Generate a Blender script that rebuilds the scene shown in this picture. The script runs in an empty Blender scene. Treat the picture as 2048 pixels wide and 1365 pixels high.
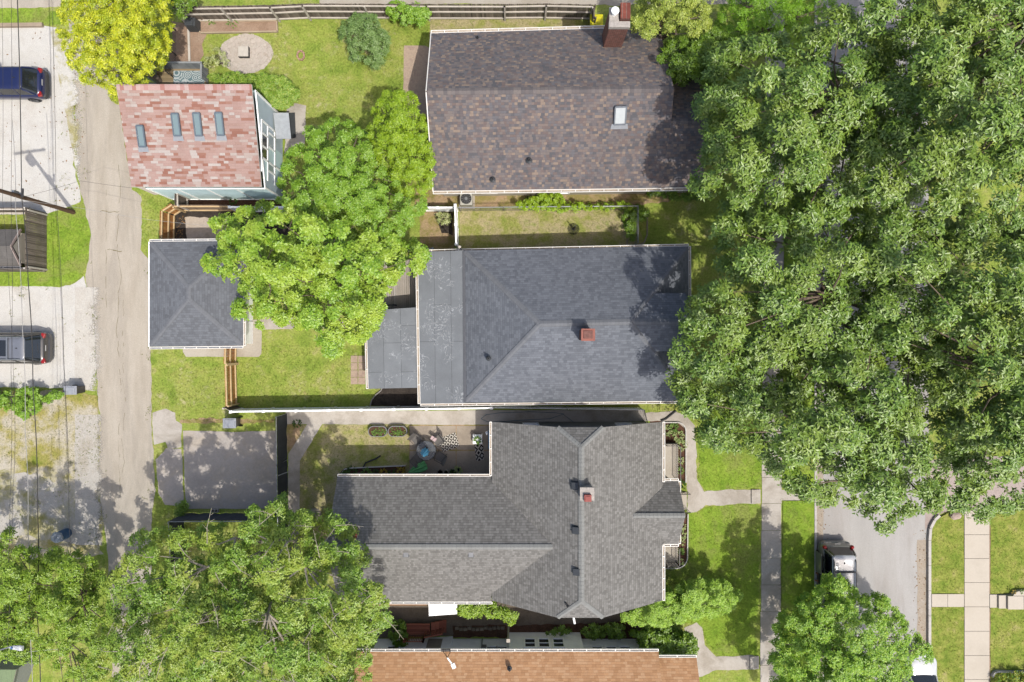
import bpy, math, random
import numpy as np
from mathutils import Vector, Matrix
from mathutils.geometry import tessellate_polygon
random.seed(7)
R = math.radians
SC = bpy.context.scene
COL = SC.collection
H = 42.0          # camera height, metres
S = 0.03          # metres per photo pixel on the ground
CX, CY = 1024.0, 682.5
GAIN = 2.1
def P(px, py, z=0.0):
    "where a point of height z seen at photo position px, py stands"
    k = (H - z) / H * S
    return Vector(((px - CX) * k, (CY - py) * k, z))
def T(xt, yt, z=0.0):
    return Vector((xt * S, yt * S, z))
def lin(c):
    c /= 255.0
    return c / 12.92 if c <= 0.04045 else ((c + 0.055) / 1.055) ** 2.4
def C(r, g, b, gain=None):
    q = gain or GAIN
    return tuple(min(0.85, lin(x) / q) for x in (r, g, b)) + (1.0,)

# ------------------------------------------------------------------ materials
class NT:
    def __init__(s, name):
        s.m = bpy.data.materials.new(name); s.m.use_nodes = True
        s.t = s.m.node_tree; s.t.nodes.clear()
        s.out = s.t.nodes.new('ShaderNodeOutputMaterial')
    def n(s, typ, props=None, **ins):
        nd = s.t.nodes.new('ShaderNode' + typ)
        for k, v in (props or {}).items(): setattr(nd, k, v)
        for k, v in ins.items():
            key = k.replace('_', ' ') if not k.startswith('i') or not k[1:].isdigit() else int(k[1:])
            s.set(nd.inputs[key], v)
        return nd
    def set(s, sock, v):
        if isinstance(v, bpy.types.NodeSocket): s.t.links.new(v, sock)
        elif isinstance(v, bpy.types.Node): s.t.links.new(v.outputs[0], sock)
        else:
            if isinstance(v, tuple) and sock.type == 'VECTOR': v = v[:3]
            sock.default_value = v
    def math(s, op, a, b=0.0, c=None, clamp=False):
        nd = s.t.nodes.new('ShaderNodeMath'); nd.operation = op; nd.use_clamp = clamp
        s.set(nd.inputs[0], a); s.set(nd.inputs[1], b)
        if c is not None: s.set(nd.inputs[2], c)
        return nd.outputs[0]
    def mix(s, fac, a, b, mode='MIX'):
        nd = s.t.nodes.new('ShaderNodeMix'); nd.data_type = 'RGBA'; nd.blend_type = mode
        s.set(nd.inputs[0], fac); s.set(nd.inputs[6], a); s.set(nd.inputs[7], b)
        return nd.outputs[2]
    def ramp(s, fac, cols, lo=0.0, hi=1.0, const=False):
        nd = s.t.nodes.new('ShaderNodeValToRGB'); r = nd.color_ramp
        r.interpolation = 'CONSTANT' if const else 'LINEAR'
        k = len(cols)
        while len(r.elements) < k: r.elements.new(0.5)
        while len(r.elements) > k: r.elements.remove(r.elements[-1])
        for i, c in enumerate(cols):
            r.elements[i].position = lo + (hi - lo) * (i / k if const else i / max(1, k - 1))
            r.elements[i].color = c
        s.set(nd.inputs[0], fac)
        return nd.outputs[0]
    def pos(s): return s.n('NewGeometry').outputs['Position']
    def noise(s, vec, scale, detail=4.0, rough=0.6, dist=0.0):
        nd = s.n('TexNoise', None, Scale=scale, Detail=detail, Roughness=rough, Distortion=dist)
        if vec is not None: s.set(nd.inputs['Vector'], vec)
        return nd.outputs[0]
    def maprange(s, v, a, b, c=0.0, d=1.0):
        nd = s.n('MapRange', None); s.set(nd.inputs[0], v)
        for i, q in enumerate((a, b, c, d)): nd.inputs[i + 1].default_value = q
        return nd.outputs[0]
    def mul(s, col, v):
        nd = s.t.nodes.new('ShaderNodeVectorMath'); nd.operation = 'SCALE'
        s.set(nd.inputs[0], col); s.set(nd.inputs[3], v)
        return nd.outputs[0]
    def bsdf(s, col, rough=0.8, bump=None, bstr=0.3, bdist=0.02, metal=0.0, spec=0.3, **kw):
        b = s.n('BsdfPrincipled')
        s.set(b.inputs['Base Color'], col); s.set(b.inputs['Roughness'], rough)
        b.inputs['Metallic'].default_value = metal
        b.inputs['Specular IOR Level'].default_value = spec
        for k, v in kw.items(): s.set(b.inputs[k.replace('_', ' ')], v)
        if bump is not None:
            bp = s.n('Bump', None, Strength=bstr, Distance=bdist, Height=bump)
            s.t.links.new(bp.outputs[0], b.inputs['Normal'])
        return b
    def done(s, sh):
        s.t.links.new(sh.outputs[0] if isinstance(sh, bpy.types.Node) else sh, s.out.inputs[0])
        return s.m
def K(k, cols): return [tuple(min(.85, x * k) for x in c[:3]) + (1.0,) for c in cols]
MATS = {}
def cached(f):
    def g(name, *a, **k):
        if name not in MATS: MATS[name] = f(name, *a, **k)
        return MATS[name]
    return g
@cached
def plain(name, col, rough=0.6, metal=0.0, spec=0.4, var=0.12, scale=6.0, island=0.0, bump=0.0, coat=0.0):
    "one colour with gentle soiling and per-piece tone"
    t = NT(name); p = t.pos()
    v = t.maprange(t.noise(p, scale, 5), 0.3, 0.7, 1 - var, 1 + var)
    c = t.mul(col, v)
    if island:
        ri = t.n('NewGeometry').outputs['Random Per Island']
        c = t.mul(c, t.maprange(ri, 0, 1, 1 - island, 1 + island))
    b = t.bsdf(c, rough, t.noise(p, scale * 8, 3) if bump else None, bump, 0.01, metal, spec)
    if coat: b.inputs['Coat Weight'].default_value = coat; b.inputs['Coat Roughness'].default_value = 0.05
    return t.done(b)
@cached
def ground(name, cols, patch=0.5, lo=0.3, hi=0.7, fine=14.0, famt=0.35, rough=0.95, bstr=0.5, cols2=None, p2=0.18, specks=None, sps=30.0, spt=0.68, stretch=None, fade=None):
    "patchy ground: broad patches x fine grain, optional second colour family and specks"
    t = NT(name); p = t.pos()
    if stretch:
        mp = t.n('Mapping'); t.set(mp.inputs[0], p); mp.inputs['Scale'].default_value = stretch; pv = mp.outputs[0]
    else: pv = p
    c = t.ramp(t.noise(pv, patch, 7, 0.65), cols, lo, hi)
    if cols2:
        m = t.maprange(t.noise(pv, p2, 6, 0.7, 0.4), 0.48, 0.6)
        c = t.mix(m, c, t.ramp(t.noise(pv, patch * 2.3, 6, 0.65), cols2, lo, hi))
    f = t.noise(p, fine, 5, 0.75)
    c = t.mul(c, t.maprange(f, 0.25, 0.75, 1 - famt, 1 + famt))
    if specks:
        vo = t.n('TexNoise', None, Scale=sps, Detail=2.0, Roughness=0.9); t.set(vo.inputs['Vector'], p)
        c = t.mix(t.maprange(vo.outputs[0], spt, spt + 0.05), c, specks)
    b = t.bsdf(c, rough, f, bstr, 0.03, 0, 0.15)
    if fade:      # loose stones thin out past an edge: (x of the edge, width, sign)
        sp = t.n('SeparateXYZ', None, Vector=p)
        d = t.math('DIVIDE', t.math('MULTIPLY', t.math('SUBTRACT', fade[0], sp.outputs[0]), fade[2]), fade[1])
        d = t.math('ADD', d, t.math('MULTIPLY', t.math('SUBTRACT', t.noise(p, 0.9, 4), .5), 2.6))
        d = t.math('ADD', d, t.math('MULTIPLY', t.math('SUBTRACT', t.noise(p, 13.0, 3, .8), .5), 2.4))
        mx = t.n('MixShader'); t.set(mx.inputs[0], t.maprange(d, -.25, .35)); tr = t.n('BsdfTransparent')
        t.t.links.new(tr.outputs[0], mx.inputs[1]); t.t.links.new(b.outputs[0], mx.inputs[2]); b = mx
    return t.done(b)
@cached
def shingle(name, cols, tabw=0.3, rowh=0.14, warp=0.35, line=0.25, stain=0.08, bstr=0.5, seed=0.0, grain=0.15):
    "courses of asphalt shingles laid along the eaves (u along the eave, v up the slope)"
    t = NT(name)
    uv = t.n('TexCoord').outputs['UV']
    sp = t.n('SeparateXYZ', None, Vector=uv)
    u, v = sp.outputs[0], sp.outputs[1]
    vr = t.math('DIVIDE', v, rowh)
    row = t.math('FLOOR', vr); fr = t.math('FRACT', vr)
    wn = t.n('TexWhiteNoise', {'noise_dimensions': '1D'}); t.set(wn.inputs['W'], t.math('ADD', row, seed))
    uu = t.math('ADD', t.math('DIVIDE', u, tabw), t.math('MULTIPLY', wn.outputs[0], 17.0))
    cv = t.n('CombineXYZ', None, X=t.math('MULTIPLY', u, 1.0 / tabw * 0.55), Y=t.math('MULTIPLY', row, 7.31))
    uu = t.math('ADD', uu, t.math('MULTIPLY', t.noise(cv.outputs[0], 1.0, 1), warp * 3))
    cell = t.math('FLOOR', uu); fu = t.math('FRACT', uu)
    c2 = t.n('CombineXYZ', None, X=cell, Y=row)
    w2 = t.n('TexWhiteNoise', {'noise_dimensions': '2D'}); t.set(w2.inputs['Vector'], c2.outputs[0])
    c = t.ramp(w2.outputs[0], cols, const=len(cols) > 3)
    p = t.pos()
    c = t.mul(c, t.maprange(t.noise(p, 0.5, 6, 0.65), 0.3, 0.7, 1 - stain, 1 + stain))
    c = t.mul(c, t.maprange(t.noise(p, 18, 4, 0.8), 0.25, 0.75, 1 - grain, 1 + grain))
    sv = t.n('CombineXYZ', None, X=t.math('MULTIPLY', u, 1.3), Y=t.math('MULTIPLY', v, .16))
    c = t.mul(c, t.maprange(t.noise(sv.outputs[0], 1.0, 6, .7), .3, .7, 1 - stain, 1 + stain))
    edge = t.math('ADD', t.maprange(fr, 0.0, 0.16, 1.0, 0.0), t.math('MULTIPLY', t.maprange(fu, 0.0, 0.08, 1.0, 0.0), 0.6), clamp=True)  # butt-edge shadows and tar gaps between shingles, darkened into the colour
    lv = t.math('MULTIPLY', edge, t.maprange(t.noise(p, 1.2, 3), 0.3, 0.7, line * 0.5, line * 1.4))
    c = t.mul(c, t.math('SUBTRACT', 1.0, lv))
    hgt = t.math('ADD', t.math('SUBTRACT', 1.0, fr), t.math('MULTIPLY', w2.outputs[0], 0.5))
    return t.done(t.bsdf(c, 0.9, hgt, bstr, 0.012, 0, 0.2))
@cached
def membrane(name, col, seam=0.9, length=2.4, light=None):
    "rolled roofing: lapped strips with blisters and wrinkles"
    t = NT(name)
    uv = t.n('TexCoord').outputs['UV']; p = t.pos()
    wob = t.n('VectorMath', {'operation': 'ADD'}); t.set(wob.inputs[0], uv)
    nz = t.n('TexNoise', None, Scale=1.7, Detail=3.0); t.set(nz.inputs['Vector'], p)
    sc = t.mul(nz.outputs[1], 0.05); t.set(wob.inputs[1], sc)
    br = t.n('TexBrick', {'offset': 0.37}, Scale=1.0, Mortar_Size=0.012, Mortar_Smooth=0.5, Brick_Width=length, Row_Height=seam)
    t.set(br.inputs['Vector'], wob.outputs[0])
    br.inputs['Color1'].default_value = (1, 1, 1, 1); br.inputs['Color2'].default_value = (.9, .9, .9, 1); br.inputs['Mortar'].default_value = (.45, .45, .45, 1)
    c = t.mix(1.0, col, br.outputs[0], 'MULTIPLY')
    c = t.mul(c, t.maprange(t.noise(p, 0.8, 7, 0.65), 0.25, 0.75, 0.82, 1.18))
    c = t.mul(c, t.maprange(t.noise(p, 25, 4, 0.8), 0.25, 0.75, 0.86, 1.14))
    wr = t.noise(p, 2.2, 3, 0.5, 1.6)
    rid = t.math('ABSOLUTE', t.math('SUBTRACT', wr, 0.5))
    rid = t.maprange(rid, 0.0, 0.03, 1.0, 0.0)
    msk = t.maprange(t.noise(p, 0.9, 2), 0.5, 0.6)
    c = t.mix(t.math('MULTIPLY', t.math('MULTIPLY', rid, msk), .4), c, (.5, .52, .54, 1))
    hgt = t.math('ADD', t.math('MULTIPLY', rid, msk), t.math('MULTIPLY', br.outputs[1], -0.8))
    return t.done(t.bsdf(c, 0.75, hgt, 0.6, 0.02, 0, 0.35))
@cached
def siding(name, col, step=0.12, axis='Z', dark=0.75, rough=0.6):
    t = NT(name); p = t.pos()
    sp = t.n('SeparateXYZ', None, Vector=p)
    fr = t.math('FRACT', t.math('DIVIDE', sp.outputs['XYZ'.index(axis)], step))
    c = t.mix(t.maprange(fr, 0.0, 0.12, 1.0, 0.0), col, tuple(x * dark for x in col[:3]) + (1,))
    c = t.mul(c, t.maprange(t.noise(p, 1.5, 6), 0.3, 0.7, 0.92, 1.08))
    return t.done(t.bsdf(c, rough, fr, 0.4, 0.01))
@cached
def boards(name, cols, island=0.25, grain=20.0, rough=0.85, axis='X'):
    "timber: each board its own tone, grain along it"
    t = NT(name); p = t.n('TexCoord').outputs['Object']
    ri = t.n('NewGeometry').outputs['Random Per Island']
    c = t.ramp(ri, cols)
    mp = t.n('Mapping'); t.set(mp.inputs[0], p)
    mp.inputs['Scale'].default_value = {'X': (1, 12, 12), 'Y': (12, 1, 12), 'Z': (12, 12, 1)}[axis]
    g = t.noise(mp.outputs[0], grain / 12, 5, 0.7)
    c = t.mul(c, t.maprange(g, 0.25, 0.75, 1 - island, 1 + island))
    c = t.mul(c, t.maprange(t.noise(p, 1.3, 4), 0.3, 0.7, 0.88, 1.12))
    return t.done(t.bsdf(c, rough, g, 0.3, 0.005, 0, 0.2))
@cached
def brick(name, c1, c2, mortar, sc=1.0):
    t = NT(name); p = t.pos()
    mp = t.n('Mapping'); t.set(mp.inputs[0], p); mp.inputs['Rotation'].default_value = (R(90), 0, 0)
    br = t.n('TexBrick', None, Scale=sc, Mortar_Size=0.012, Brick_Width=0.21, Row_Height=0.075)
    t.set(br.inputs['Vector'], mp.outputs[0])
    br.inputs['Color1'].default_value = c1; br.inputs['Color2'].default_value = c2; br.inputs['Mortar'].default_value = mortar
    c = t.mul(br.outputs[0], t.maprange(t.noise(p, 6, 5), 0.3, 0.7, 0.75, 1.25))
    return t.done(t.bsdf(c, 0.9, br.outputs[1], 0.4, 0.01))
@cached
def leaf(name, cols, trans=0.35, rough=0.5, spec=0.25, patch=0.45, pcol=None, tcol=None):
    "leaves: each leaf its own hue, sprays of younger leaves, light passing through"
    t = NT(name); p = t.pos()
    ri = t.n('NewGeometry').outputs['Random Per Island']
    c = t.ramp(ri, cols)
    if pcol: c = t.mix(t.maprange(t.noise(p, patch, 4, 0.7), 0.45, 0.68), c, pcol)
    b = t.bsdf(c, rough, None, spec=spec)
    tr = t.n('BsdfTranslucent')
    t.set(tr.inputs[0], t.mix(1.0, c, tcol or (1.3, 1.35, 0.5, 1), 'MULTIPLY'))
    mx = t.n('MixShader'); mx.inputs[0].default_value = trans
    t.t.links.new(b.outputs[0], mx.inputs[1]); t.t.links.new(tr.outputs[0], mx.inputs[2])
    return t.done(mx)
@cached
def glass(name, col=(0.02, 0.025, 0.03, 1), rough=0.06):
    t = NT(name)
    return t.done(t.bsdf(col, rough, spec=0.8))

# ------------------------------------------------------------------ objects
ORG = {}
def tag(o, label=None, cat=None, group=None, kind=None):
    if label: o['label'] = label
    if cat: o['category'] = cat
    if group: o['group'] = group
    if kind: o['kind'] = kind
    return o
def thing(name, label, cat, loc, group=None, rotz=0.0):
    o = bpy.data.objects.new(name, None); COL.objects.link(o)
    o.empty_display_size = 0.2
    o.location = loc; o.rotation_euler = (0, 0, rotz)
    ORG[o.name] = Vector(loc)
    return tag(o, label, cat, group)
def dup(o, parent=None):
    c = o.copy(); COL.objects.link(c)
    if parent: c.parent = parent
    for ch in list(o.children): dup(ch, c)
    return c
class MB:
    def __init__(s): s.v = []; s.f = []; s.m = []; s.uv = []
    def add(s, vs, fs, mat=0, uvs=None):
        b = len(s.v); s.v += [tuple(v) for v in vs]
        for i, f in enumerate(fs):
            s.f.append(tuple(b + k for k in f)); s.m.append(mat)
            s.uv.append(uvs[i] if uvs else None)
        return s
    def box(s, c, size, rz=0.0, mat=0, ry=0.0, rx=0.0, taper=1.0):
        x, y, z = (q / 2 for q in size)
        M = Matrix.Translation(c) @ Matrix.Rotation(rz, 4, 'Z') @ Matrix.Rotation(ry, 4, 'Y') @ Matrix.Rotation(rx, 4, 'X')
        vs = [M @ Vector((a * x * (taper if d > 0 else 1), b_ * y * (taper if d > 0 else 1), d * z)) for d in (-1, 1) for a, b_ in ((-1, -1), (1, -1), (1, 1), (-1, 1))]
        return s.add(vs, [(3, 2, 1, 0), (4, 5, 6, 7), (0, 1, 5, 4), (1, 2, 6, 5), (2, 3, 7, 6), (3, 0, 4, 7)], mat)
    def beam(s, a, b, w, h, mat=0, up=(0, 0, 1)):
        "a square bar from a to b, w across, h up"
        a = Vector(a); b = Vector(b); d = (b - a)
        if d.length < 1e-6: return s
        d.normalize(); u = Vector(up)
        if abs(d.dot(u)) > 0.98: u = Vector((1, 0, 0))
        r = d.cross(u).normalized(); u = r.cross(d).normalized()
        vs = [p + r * (i * w / 2) + u * (j * h / 2) for p in (a, b) for i, j in ((-1, -1), (1, -1), (1, 1), (-1, 1))]
        return s.add(vs, [(0, 1, 2, 3), (7, 6, 5, 4), (1, 0, 4, 5), (2, 1, 5, 6), (3, 2, 6, 7), (0, 3, 7, 4)], mat)
    def tube(s, pts, r, n=7, mat=0, caps=True):
        pts = [Vector(p) for p in pts]; k = len(pts)
        rs = r if isinstance(r, (list, tuple)) else [r] * k
        ref = None; rings = []
        for i, p in enumerate(pts):
            d = (pts[min(i + 1, k - 1)] - pts[max(i - 1, 0)])
            if d.length < 1e-9: d = Vector((0, 0, 1))
            d.normalize()
            if ref is None or abs(d.dot(ref)) > 0.95:
                ref = Vector((1, 0, 0)) if abs(d.x) < 0.8 else Vector((0, 1, 0))
            a = d.cross(ref).normalized(); b = d.cross(a)
            ref = b.cross(d)
            rings.append([p + (a * math.cos(2 * math.pi * j / n) + b * math.sin(2 * math.pi * j / n)) * rs[i] for j in range(n)])
        vs = [v for rg in rings for v in rg]
        fs = [(i * n + j, i * n + (j + 1) % n, (i + 1) * n + (j + 1) % n, (i + 1) * n + j) for i in range(k - 1) for j in range(n)]
        if caps: fs += [tuple(range(n))[::-1], tuple((k - 1) * n + j for j in range(n))]
        return s.add(vs, fs, mat)
    def cyl(s, c, r, h, n=20, mat=0, r2=None):
        c = Vector(c); r2 = r if r2 is None else r2
        return s.tube([c, c + Vector((0, 0, h))], [r, r2], n, mat)
    def lathe(s, c, prof, n=20, mat=0, sx=1.0, sy=1.0):
        c = Vector(c)
        vs = [c + Vector((r * sx * math.cos(2 * math.pi * j / n), r * sy * math.sin(2 * math.pi * j / n), z)) for r, z in prof for j in range(n)]
        k = len(prof)
        fs = [(i * n + j, i * n + (j + 1) % n, (i + 1) * n + (j + 1) % n, (i + 1) * n + j) for i in range(k - 1) for j in range(n)]
        fs += [tuple(range(n))[::-1], tuple((k - 1) * n + j for j in range(n))]
        return s.add(vs, fs, mat)
    def ball(s, c, r, n=12, m=8, mat=0, sc=(1, 1, 1)):
        c = Vector(c); vs = []; fs = []
        for i in range(m + 1):
            a = math.pi * i / m
            for j in range(n):
                b = 2 * math.pi * j / n
                vs.append(c + Vector((r * math.sin(a) * math.cos(b) * sc[0], r * math.sin(a) * math.sin(b) * sc[1], -r * math.cos(a) * sc[2])))
        fs = [(i * n + j, i * n + (j + 1) % n, (i + 1) * n + (j + 1) % n, (i + 1) * n + j) for i in range(m) for j in range(n)]
        return s.add(vs, fs, mat)
    def prism(s, poly, z0, z1, mat=0, top=None):
        "polygon (world x, y pairs) raised from z0 to z1"
        n = len(poly)
        if sum(poly[i][0] * poly[(i + 1) % n][1] - poly[(i + 1) % n][0] * poly[i][1] for i in range(n)) < 0: poly = poly[::-1]
        vs = [(p[0], p[1], z0) for p in poly] + [(p[0], p[1], z1) for p in poly]
        fs = [(i, (i + 1) % n, n + (i + 1) % n, n + i) for i in range(n)]
        s.add(vs, fs, mat)
        tri = tessellate_polygon([[Vector((p[0], p[1], 0)) for p in poly]])
        def up(t):
            a, b, c = (poly[k] for k in t)
            return t if (b[0] - a[0]) * (c[1] - a[1]) - (b[1] - a[1]) * (c[0] - a[0]) > 0 else t[::-1]
        tri = [up(tuple(t)) for t in tri]
        s.add([(p[0], p[1], z1) for p in poly], tri, mat if top is None else top)
        s.add([(p[0], p[1], z0) for p in poly], [t[::-1] for t in tri], mat)
        return s
    def flat(s, poly, z, mat=0):
        tri = tessellate_polygon([[Vector((p[0], p[1], 0)) for p in poly]])
        def up(t):
            a, b, c = (poly[k] for k in t)
            return t if (b[0] - a[0]) * (c[1] - a[1]) - (b[1] - a[1]) * (c[0] - a[0]) > 0 else t[::-1]
        return s.add([(p[0], p[1], z) for p in poly], [up(tuple(t)) for t in tri], mat)
    def roof(s, polys, thick=0.12, mat=0, smat=1):
        "slopes with eave-aligned uv, a lower skin and closed outer edges"
        from collections import Counter
        key = lambda p: (round(p[0], 3), round(p[1], 3), round(p[2], 3))
        cnt = Counter()
        for po in polys:
            for i in range(len(po)): cnt[frozenset((key(po[i]), key(po[(i + 1) % len(po)])))] += 1
        for po in polys:
            po = [Vector(p) for p in po]
            n = Vector((0, 0, 0))
            for i in range(len(po)): n += po[i].cross(po[(i + 1) % len(po)])
            if n.z < 0: po = po[::-1]; n = -n
            n.normalize()
            e = Vector((0, 0, 1)).cross(n)
            e = e.normalized() if e.length > 1e-3 else Vector((1, 0, 0))
            sl = n.cross(e)
            k = len(po)
            s.add(po, [tuple(range(k))], mat, [[(p.dot(e), p.dot(sl)) for p in po]])
            dn = Vector((0, 0, -thick))
            s.add([p + dn for p in po], [tuple(range(k))[::-1]], smat)
            for i in range(k):
                a, b = po[i], po[(i + 1) % k]
                if cnt[frozenset((key(a), key(b)))] == 1:
                    s.add([a, a + dn, b + dn, b], [(0, 1, 2, 3)], smat)
        return s
    def build(s, name, mats, parent=None, smooth=False, loc=None, local=False, bevel=0.0):
        me = bpy.data.meshes.new(name)
        o = bpy.data.objects.new(name, me); COL.objects.link(o)
        org = Vector((0, 0, 0))
        if parent is not None:
            o.parent = parent; org = ORG[parent.name]
        elif loc is not None:
            org = Vector(loc); o.location = org
        ORG[o.name] = org
        if local: org = Vector((0, 0, 0))
        ox, oy, oz = org
        me.from_pydata([(v[0] - ox, v[1] - oy, v[2] - oz) for v in s.v], [], s.f)
        for m in (mats if isinstance(mats, (list, tuple)) else [mats]): me.materials.append(m)
        me.polygons.foreach_set('material_index', s.m)
        if any(s.uv):
            ul = me.uv_layers.new(name='UVMap')
            dat = np.zeros(len(me.loops) * 2, dtype=np.float32); k = 0
            for f, u in zip(s.f, s.uv):
                for i in range(len(f)):
                    if u: dat[2 * k:2 * k + 2] = u[i]
                    k += 1
            ul.data.foreach_set('uv', dat)
        if smooth: me.polygons.foreach_set('use_smooth', [True] * len(me.polygons))
        if bevel:
            md = o.modifiers.new('edges', 'BEVEL'); md.width = bevel; md.segments = 2; md.limit_method = 'ANGLE'; md.angle_limit = R(40)
        me.update()
        return o
def ragged(poly, amp, step=0.35, seed=0, wob=1.0):
    "break a clean outline (world xy) into an uneven one"
    rg = random.Random(seed); out = []
    n = len(poly); ph = [rg.uniform(0, 6.28) for _ in range(6)]
    acc = 0.0
    for i in range(n):
        a = Vector(poly[i][:2]); b = Vector(poly[(i + 1) % n][:2])
        L = (b - a).length; k = max(1, int(L / step))
        nrm = Vector((b.y - a.y, a.x - b.x)); nrm = nrm.normalized() if nrm.length else nrm
        for j in range(k):
            q = a.lerp(b, j / k); acc += L / k
            w = amp * wob * (math.sin(acc * 1.1 + ph[0]) * .5 + math.sin(acc * 2.9 + ph[1]) * .35 + math.sin(acc * 6.7 + ph[2]) * .25) + rg.gauss(0, amp * 0.45)
            out.append((q.x + nrm.x * w, q.y + nrm.y * w))
    return out
BLOCK = []      # paved or built outlines in photo pixels on the ground, kept free of grass
SHEETS = []
def sheet(name, px, lay, mat, amp=0.0, step=0.35, seed=1, block=True, thick=0.0, z=None, kind='structure'):
    poly = [tuple(P(x, y))[:2] for x, y in px]
    if block: BLOCK.append(px)
    if amp: poly = ragged(poly, amp, step, seed)
    SHEETS.append(name); zz = (0.004 * lay if z is None else z) + 0.00012 * len(SHEETS)
    m = MB()
    if thick: m.prism(poly, zz - thick, zz)
    else: m.flat(poly, zz)
    o = m.build(name, mat)
    if kind: o['kind'] = kind
    return o
# ================================================================== setting
G1, G2, G3, G4 = C(112, 142, 44), C(160, 182, 66), C(186, 190, 88), C(190, 176, 122)
M_lawn = ground('lawn', [C(116, 142, 54), C(152, 174, 74), C(174, 186, 90), C(200, 192, 134)], 1.0, 0.28, 0.74, 9.0, 0.5, cols2=[C(190, 180, 116), C(172, 184, 90), C(216, 202, 164)], p2=0.45)
M_lush = ground('lush_lawn', [C(108, 142, 44), C(140, 172, 58), C(156, 184, 68), C(176, 190, 90)], 1.1, 0.28, 0.74, 9.0, 0.48, cols2=[C(160, 168, 92), C(152, 170, 76)], p2=0.4)
M_east = ground('east_lawn', [C(112, 140, 50), C(142, 160, 66), C(166, 172, 84), C(198, 186, 128)], 1.3, 0.28, 0.72, 9.0, 0.46)
M_thin = ground('thin_lawn', [C(140, 162, 68), C(172, 174, 98), C(200, 186, 144), C(152, 168, 78)], 0.8, 0.3, 0.7, 10.0, 0.36)
M_verge = ground('gravel_verge', [C(150, 162, 66), C(188, 178, 106), C(214, 204, 180), C(220, 212, 196)], 0.5, 0.32, 0.66, 11.0, 0.34)
M_alley = ground('alley_paving', [C(194, 183, 166), C(210, 200, 184), C(218, 209, 194)], 0.8, 0.3, 0.7, 22.0, 0.2, 0.95, 0.3, cols2=[C(200, 191, 177), C(190, 180, 165)], p2=0.35, stretch=(1.6, 0.28, 1))
M_gravel = ground('white_gravel', [C(228, 223, 212), C(238, 235, 228), C(220, 214, 203)], 0.5, 0.3, 0.7, 20.0, 0.24, 0.95, 0.9, specks=C(164, 154, 134), sps=7.0, spt=0.69)
M_gravel2 = ground('dusty_gravel', [C(206, 198, 186), C(218, 212, 202), C(196, 186, 168)], 0.6, 0.3, 0.7, 14.0, 0.2, 0.95, 0.9, cols2=[C(170, 166, 96), C(196, 186, 140)], p2=0.25)
M_conc = ground('concrete', [C(188, 176, 158), C(206, 196, 180), C(214, 206, 192)], 0.6, 0.3, 0.7, 9.0, 0.10, 0.9, 0.15)
M_walk = ground('old_walk_concrete', [C(206, 197, 185), C(219, 211, 200), C(197, 188, 176)], 0.7, 0.3, 0.7, 10.0, 0.10, 0.9, 0.15, cols2=[C(202, 193, 180), C(186, 176, 162)], p2=0.4)
M_walk_e = ground('new_walk_concrete', [C(222, 210, 192), C(228, 217, 200), C(216, 205, 188)], 0.4, 0.3, 0.7, 10.0, 0.05, 0.9, 0.1)
M_pad = ground('parking_slab', [C(196, 187, 178), C(208, 199, 190), C(216, 206, 196)], 0.5, 0.3, 0.7, 7.0, 0.12, 0.9, 0.2, cols2=[C(196, 186, 174), C(220, 206, 188)], p2=0.5, specks=C(228, 218, 204), sps=6.0, spt=0.72)
M_street = ground('street_asphalt', [C(192, 189, 185), C(203, 200, 196), C(209, 206, 203)], 0.5, 0.3, 0.7, 18.0, 0.11, 0.95, 0.3, stretch=(1.5, 0.3, 1), cols2=[C(188, 183, 178), C(199, 194, 189)], p2=0.3)
M_gutterpan = ground('gutter_pan', [C(200, 188, 174), C(192, 178, 160), C(206, 196, 184)], 1.4, 0.3, 0.7, 12.0, 0.2)
M_soil = ground('garden_soil', [C(164, 136, 114), C(184, 156, 134), C(196, 172, 150)], 0.9, 0.3, 0.7, 13.0, 0.26, specks=C(210, 190, 160), sps=9.0, spt=0.74)
M_dirt = ground('bare_dirt', [C(176, 146, 112), C(200, 172, 138), C(160, 150, 86), C(206, 184, 152)], 0.9, 0.28, 0.72, 12.0, 0.25)
M_mulch = ground('dark_mulch', [C(84, 62, 50), C(112, 82, 66), C(96, 74, 62)], 1.5, 0.3, 0.7, 14.0, 0.5, specks=C(170, 140, 116), sps=11.0, spt=0.73)
M_blackmulch = ground('black_mulch', [C(52, 46, 44), C(84, 76, 70), C(64, 58, 54)], 1.5, 0.3, 0.7, 14.0, 0.5, specks=C(190, 180, 160), sps=10.0, spt=0.74)
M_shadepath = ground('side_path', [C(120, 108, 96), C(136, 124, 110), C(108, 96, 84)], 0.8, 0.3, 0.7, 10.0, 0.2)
M_stone = ground('flagstones', [C(206, 190, 172), C(220, 206, 190), C(192, 176, 158)], 1.2, 0.3, 0.7, 10.0, 0.16)
M_paver = ground('paver_stone', [C(196, 170, 150), C(208, 186, 164), C(186, 160, 146)], 2.2, 0.3, 0.7, 9.0, 0.12)

m = MB(); m.flat([(-170, -170), (170, -170), (170, 170), (-170, 170)], 0.0)
m.build('ground', M_lawn)['kind'] = 'structure'

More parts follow.
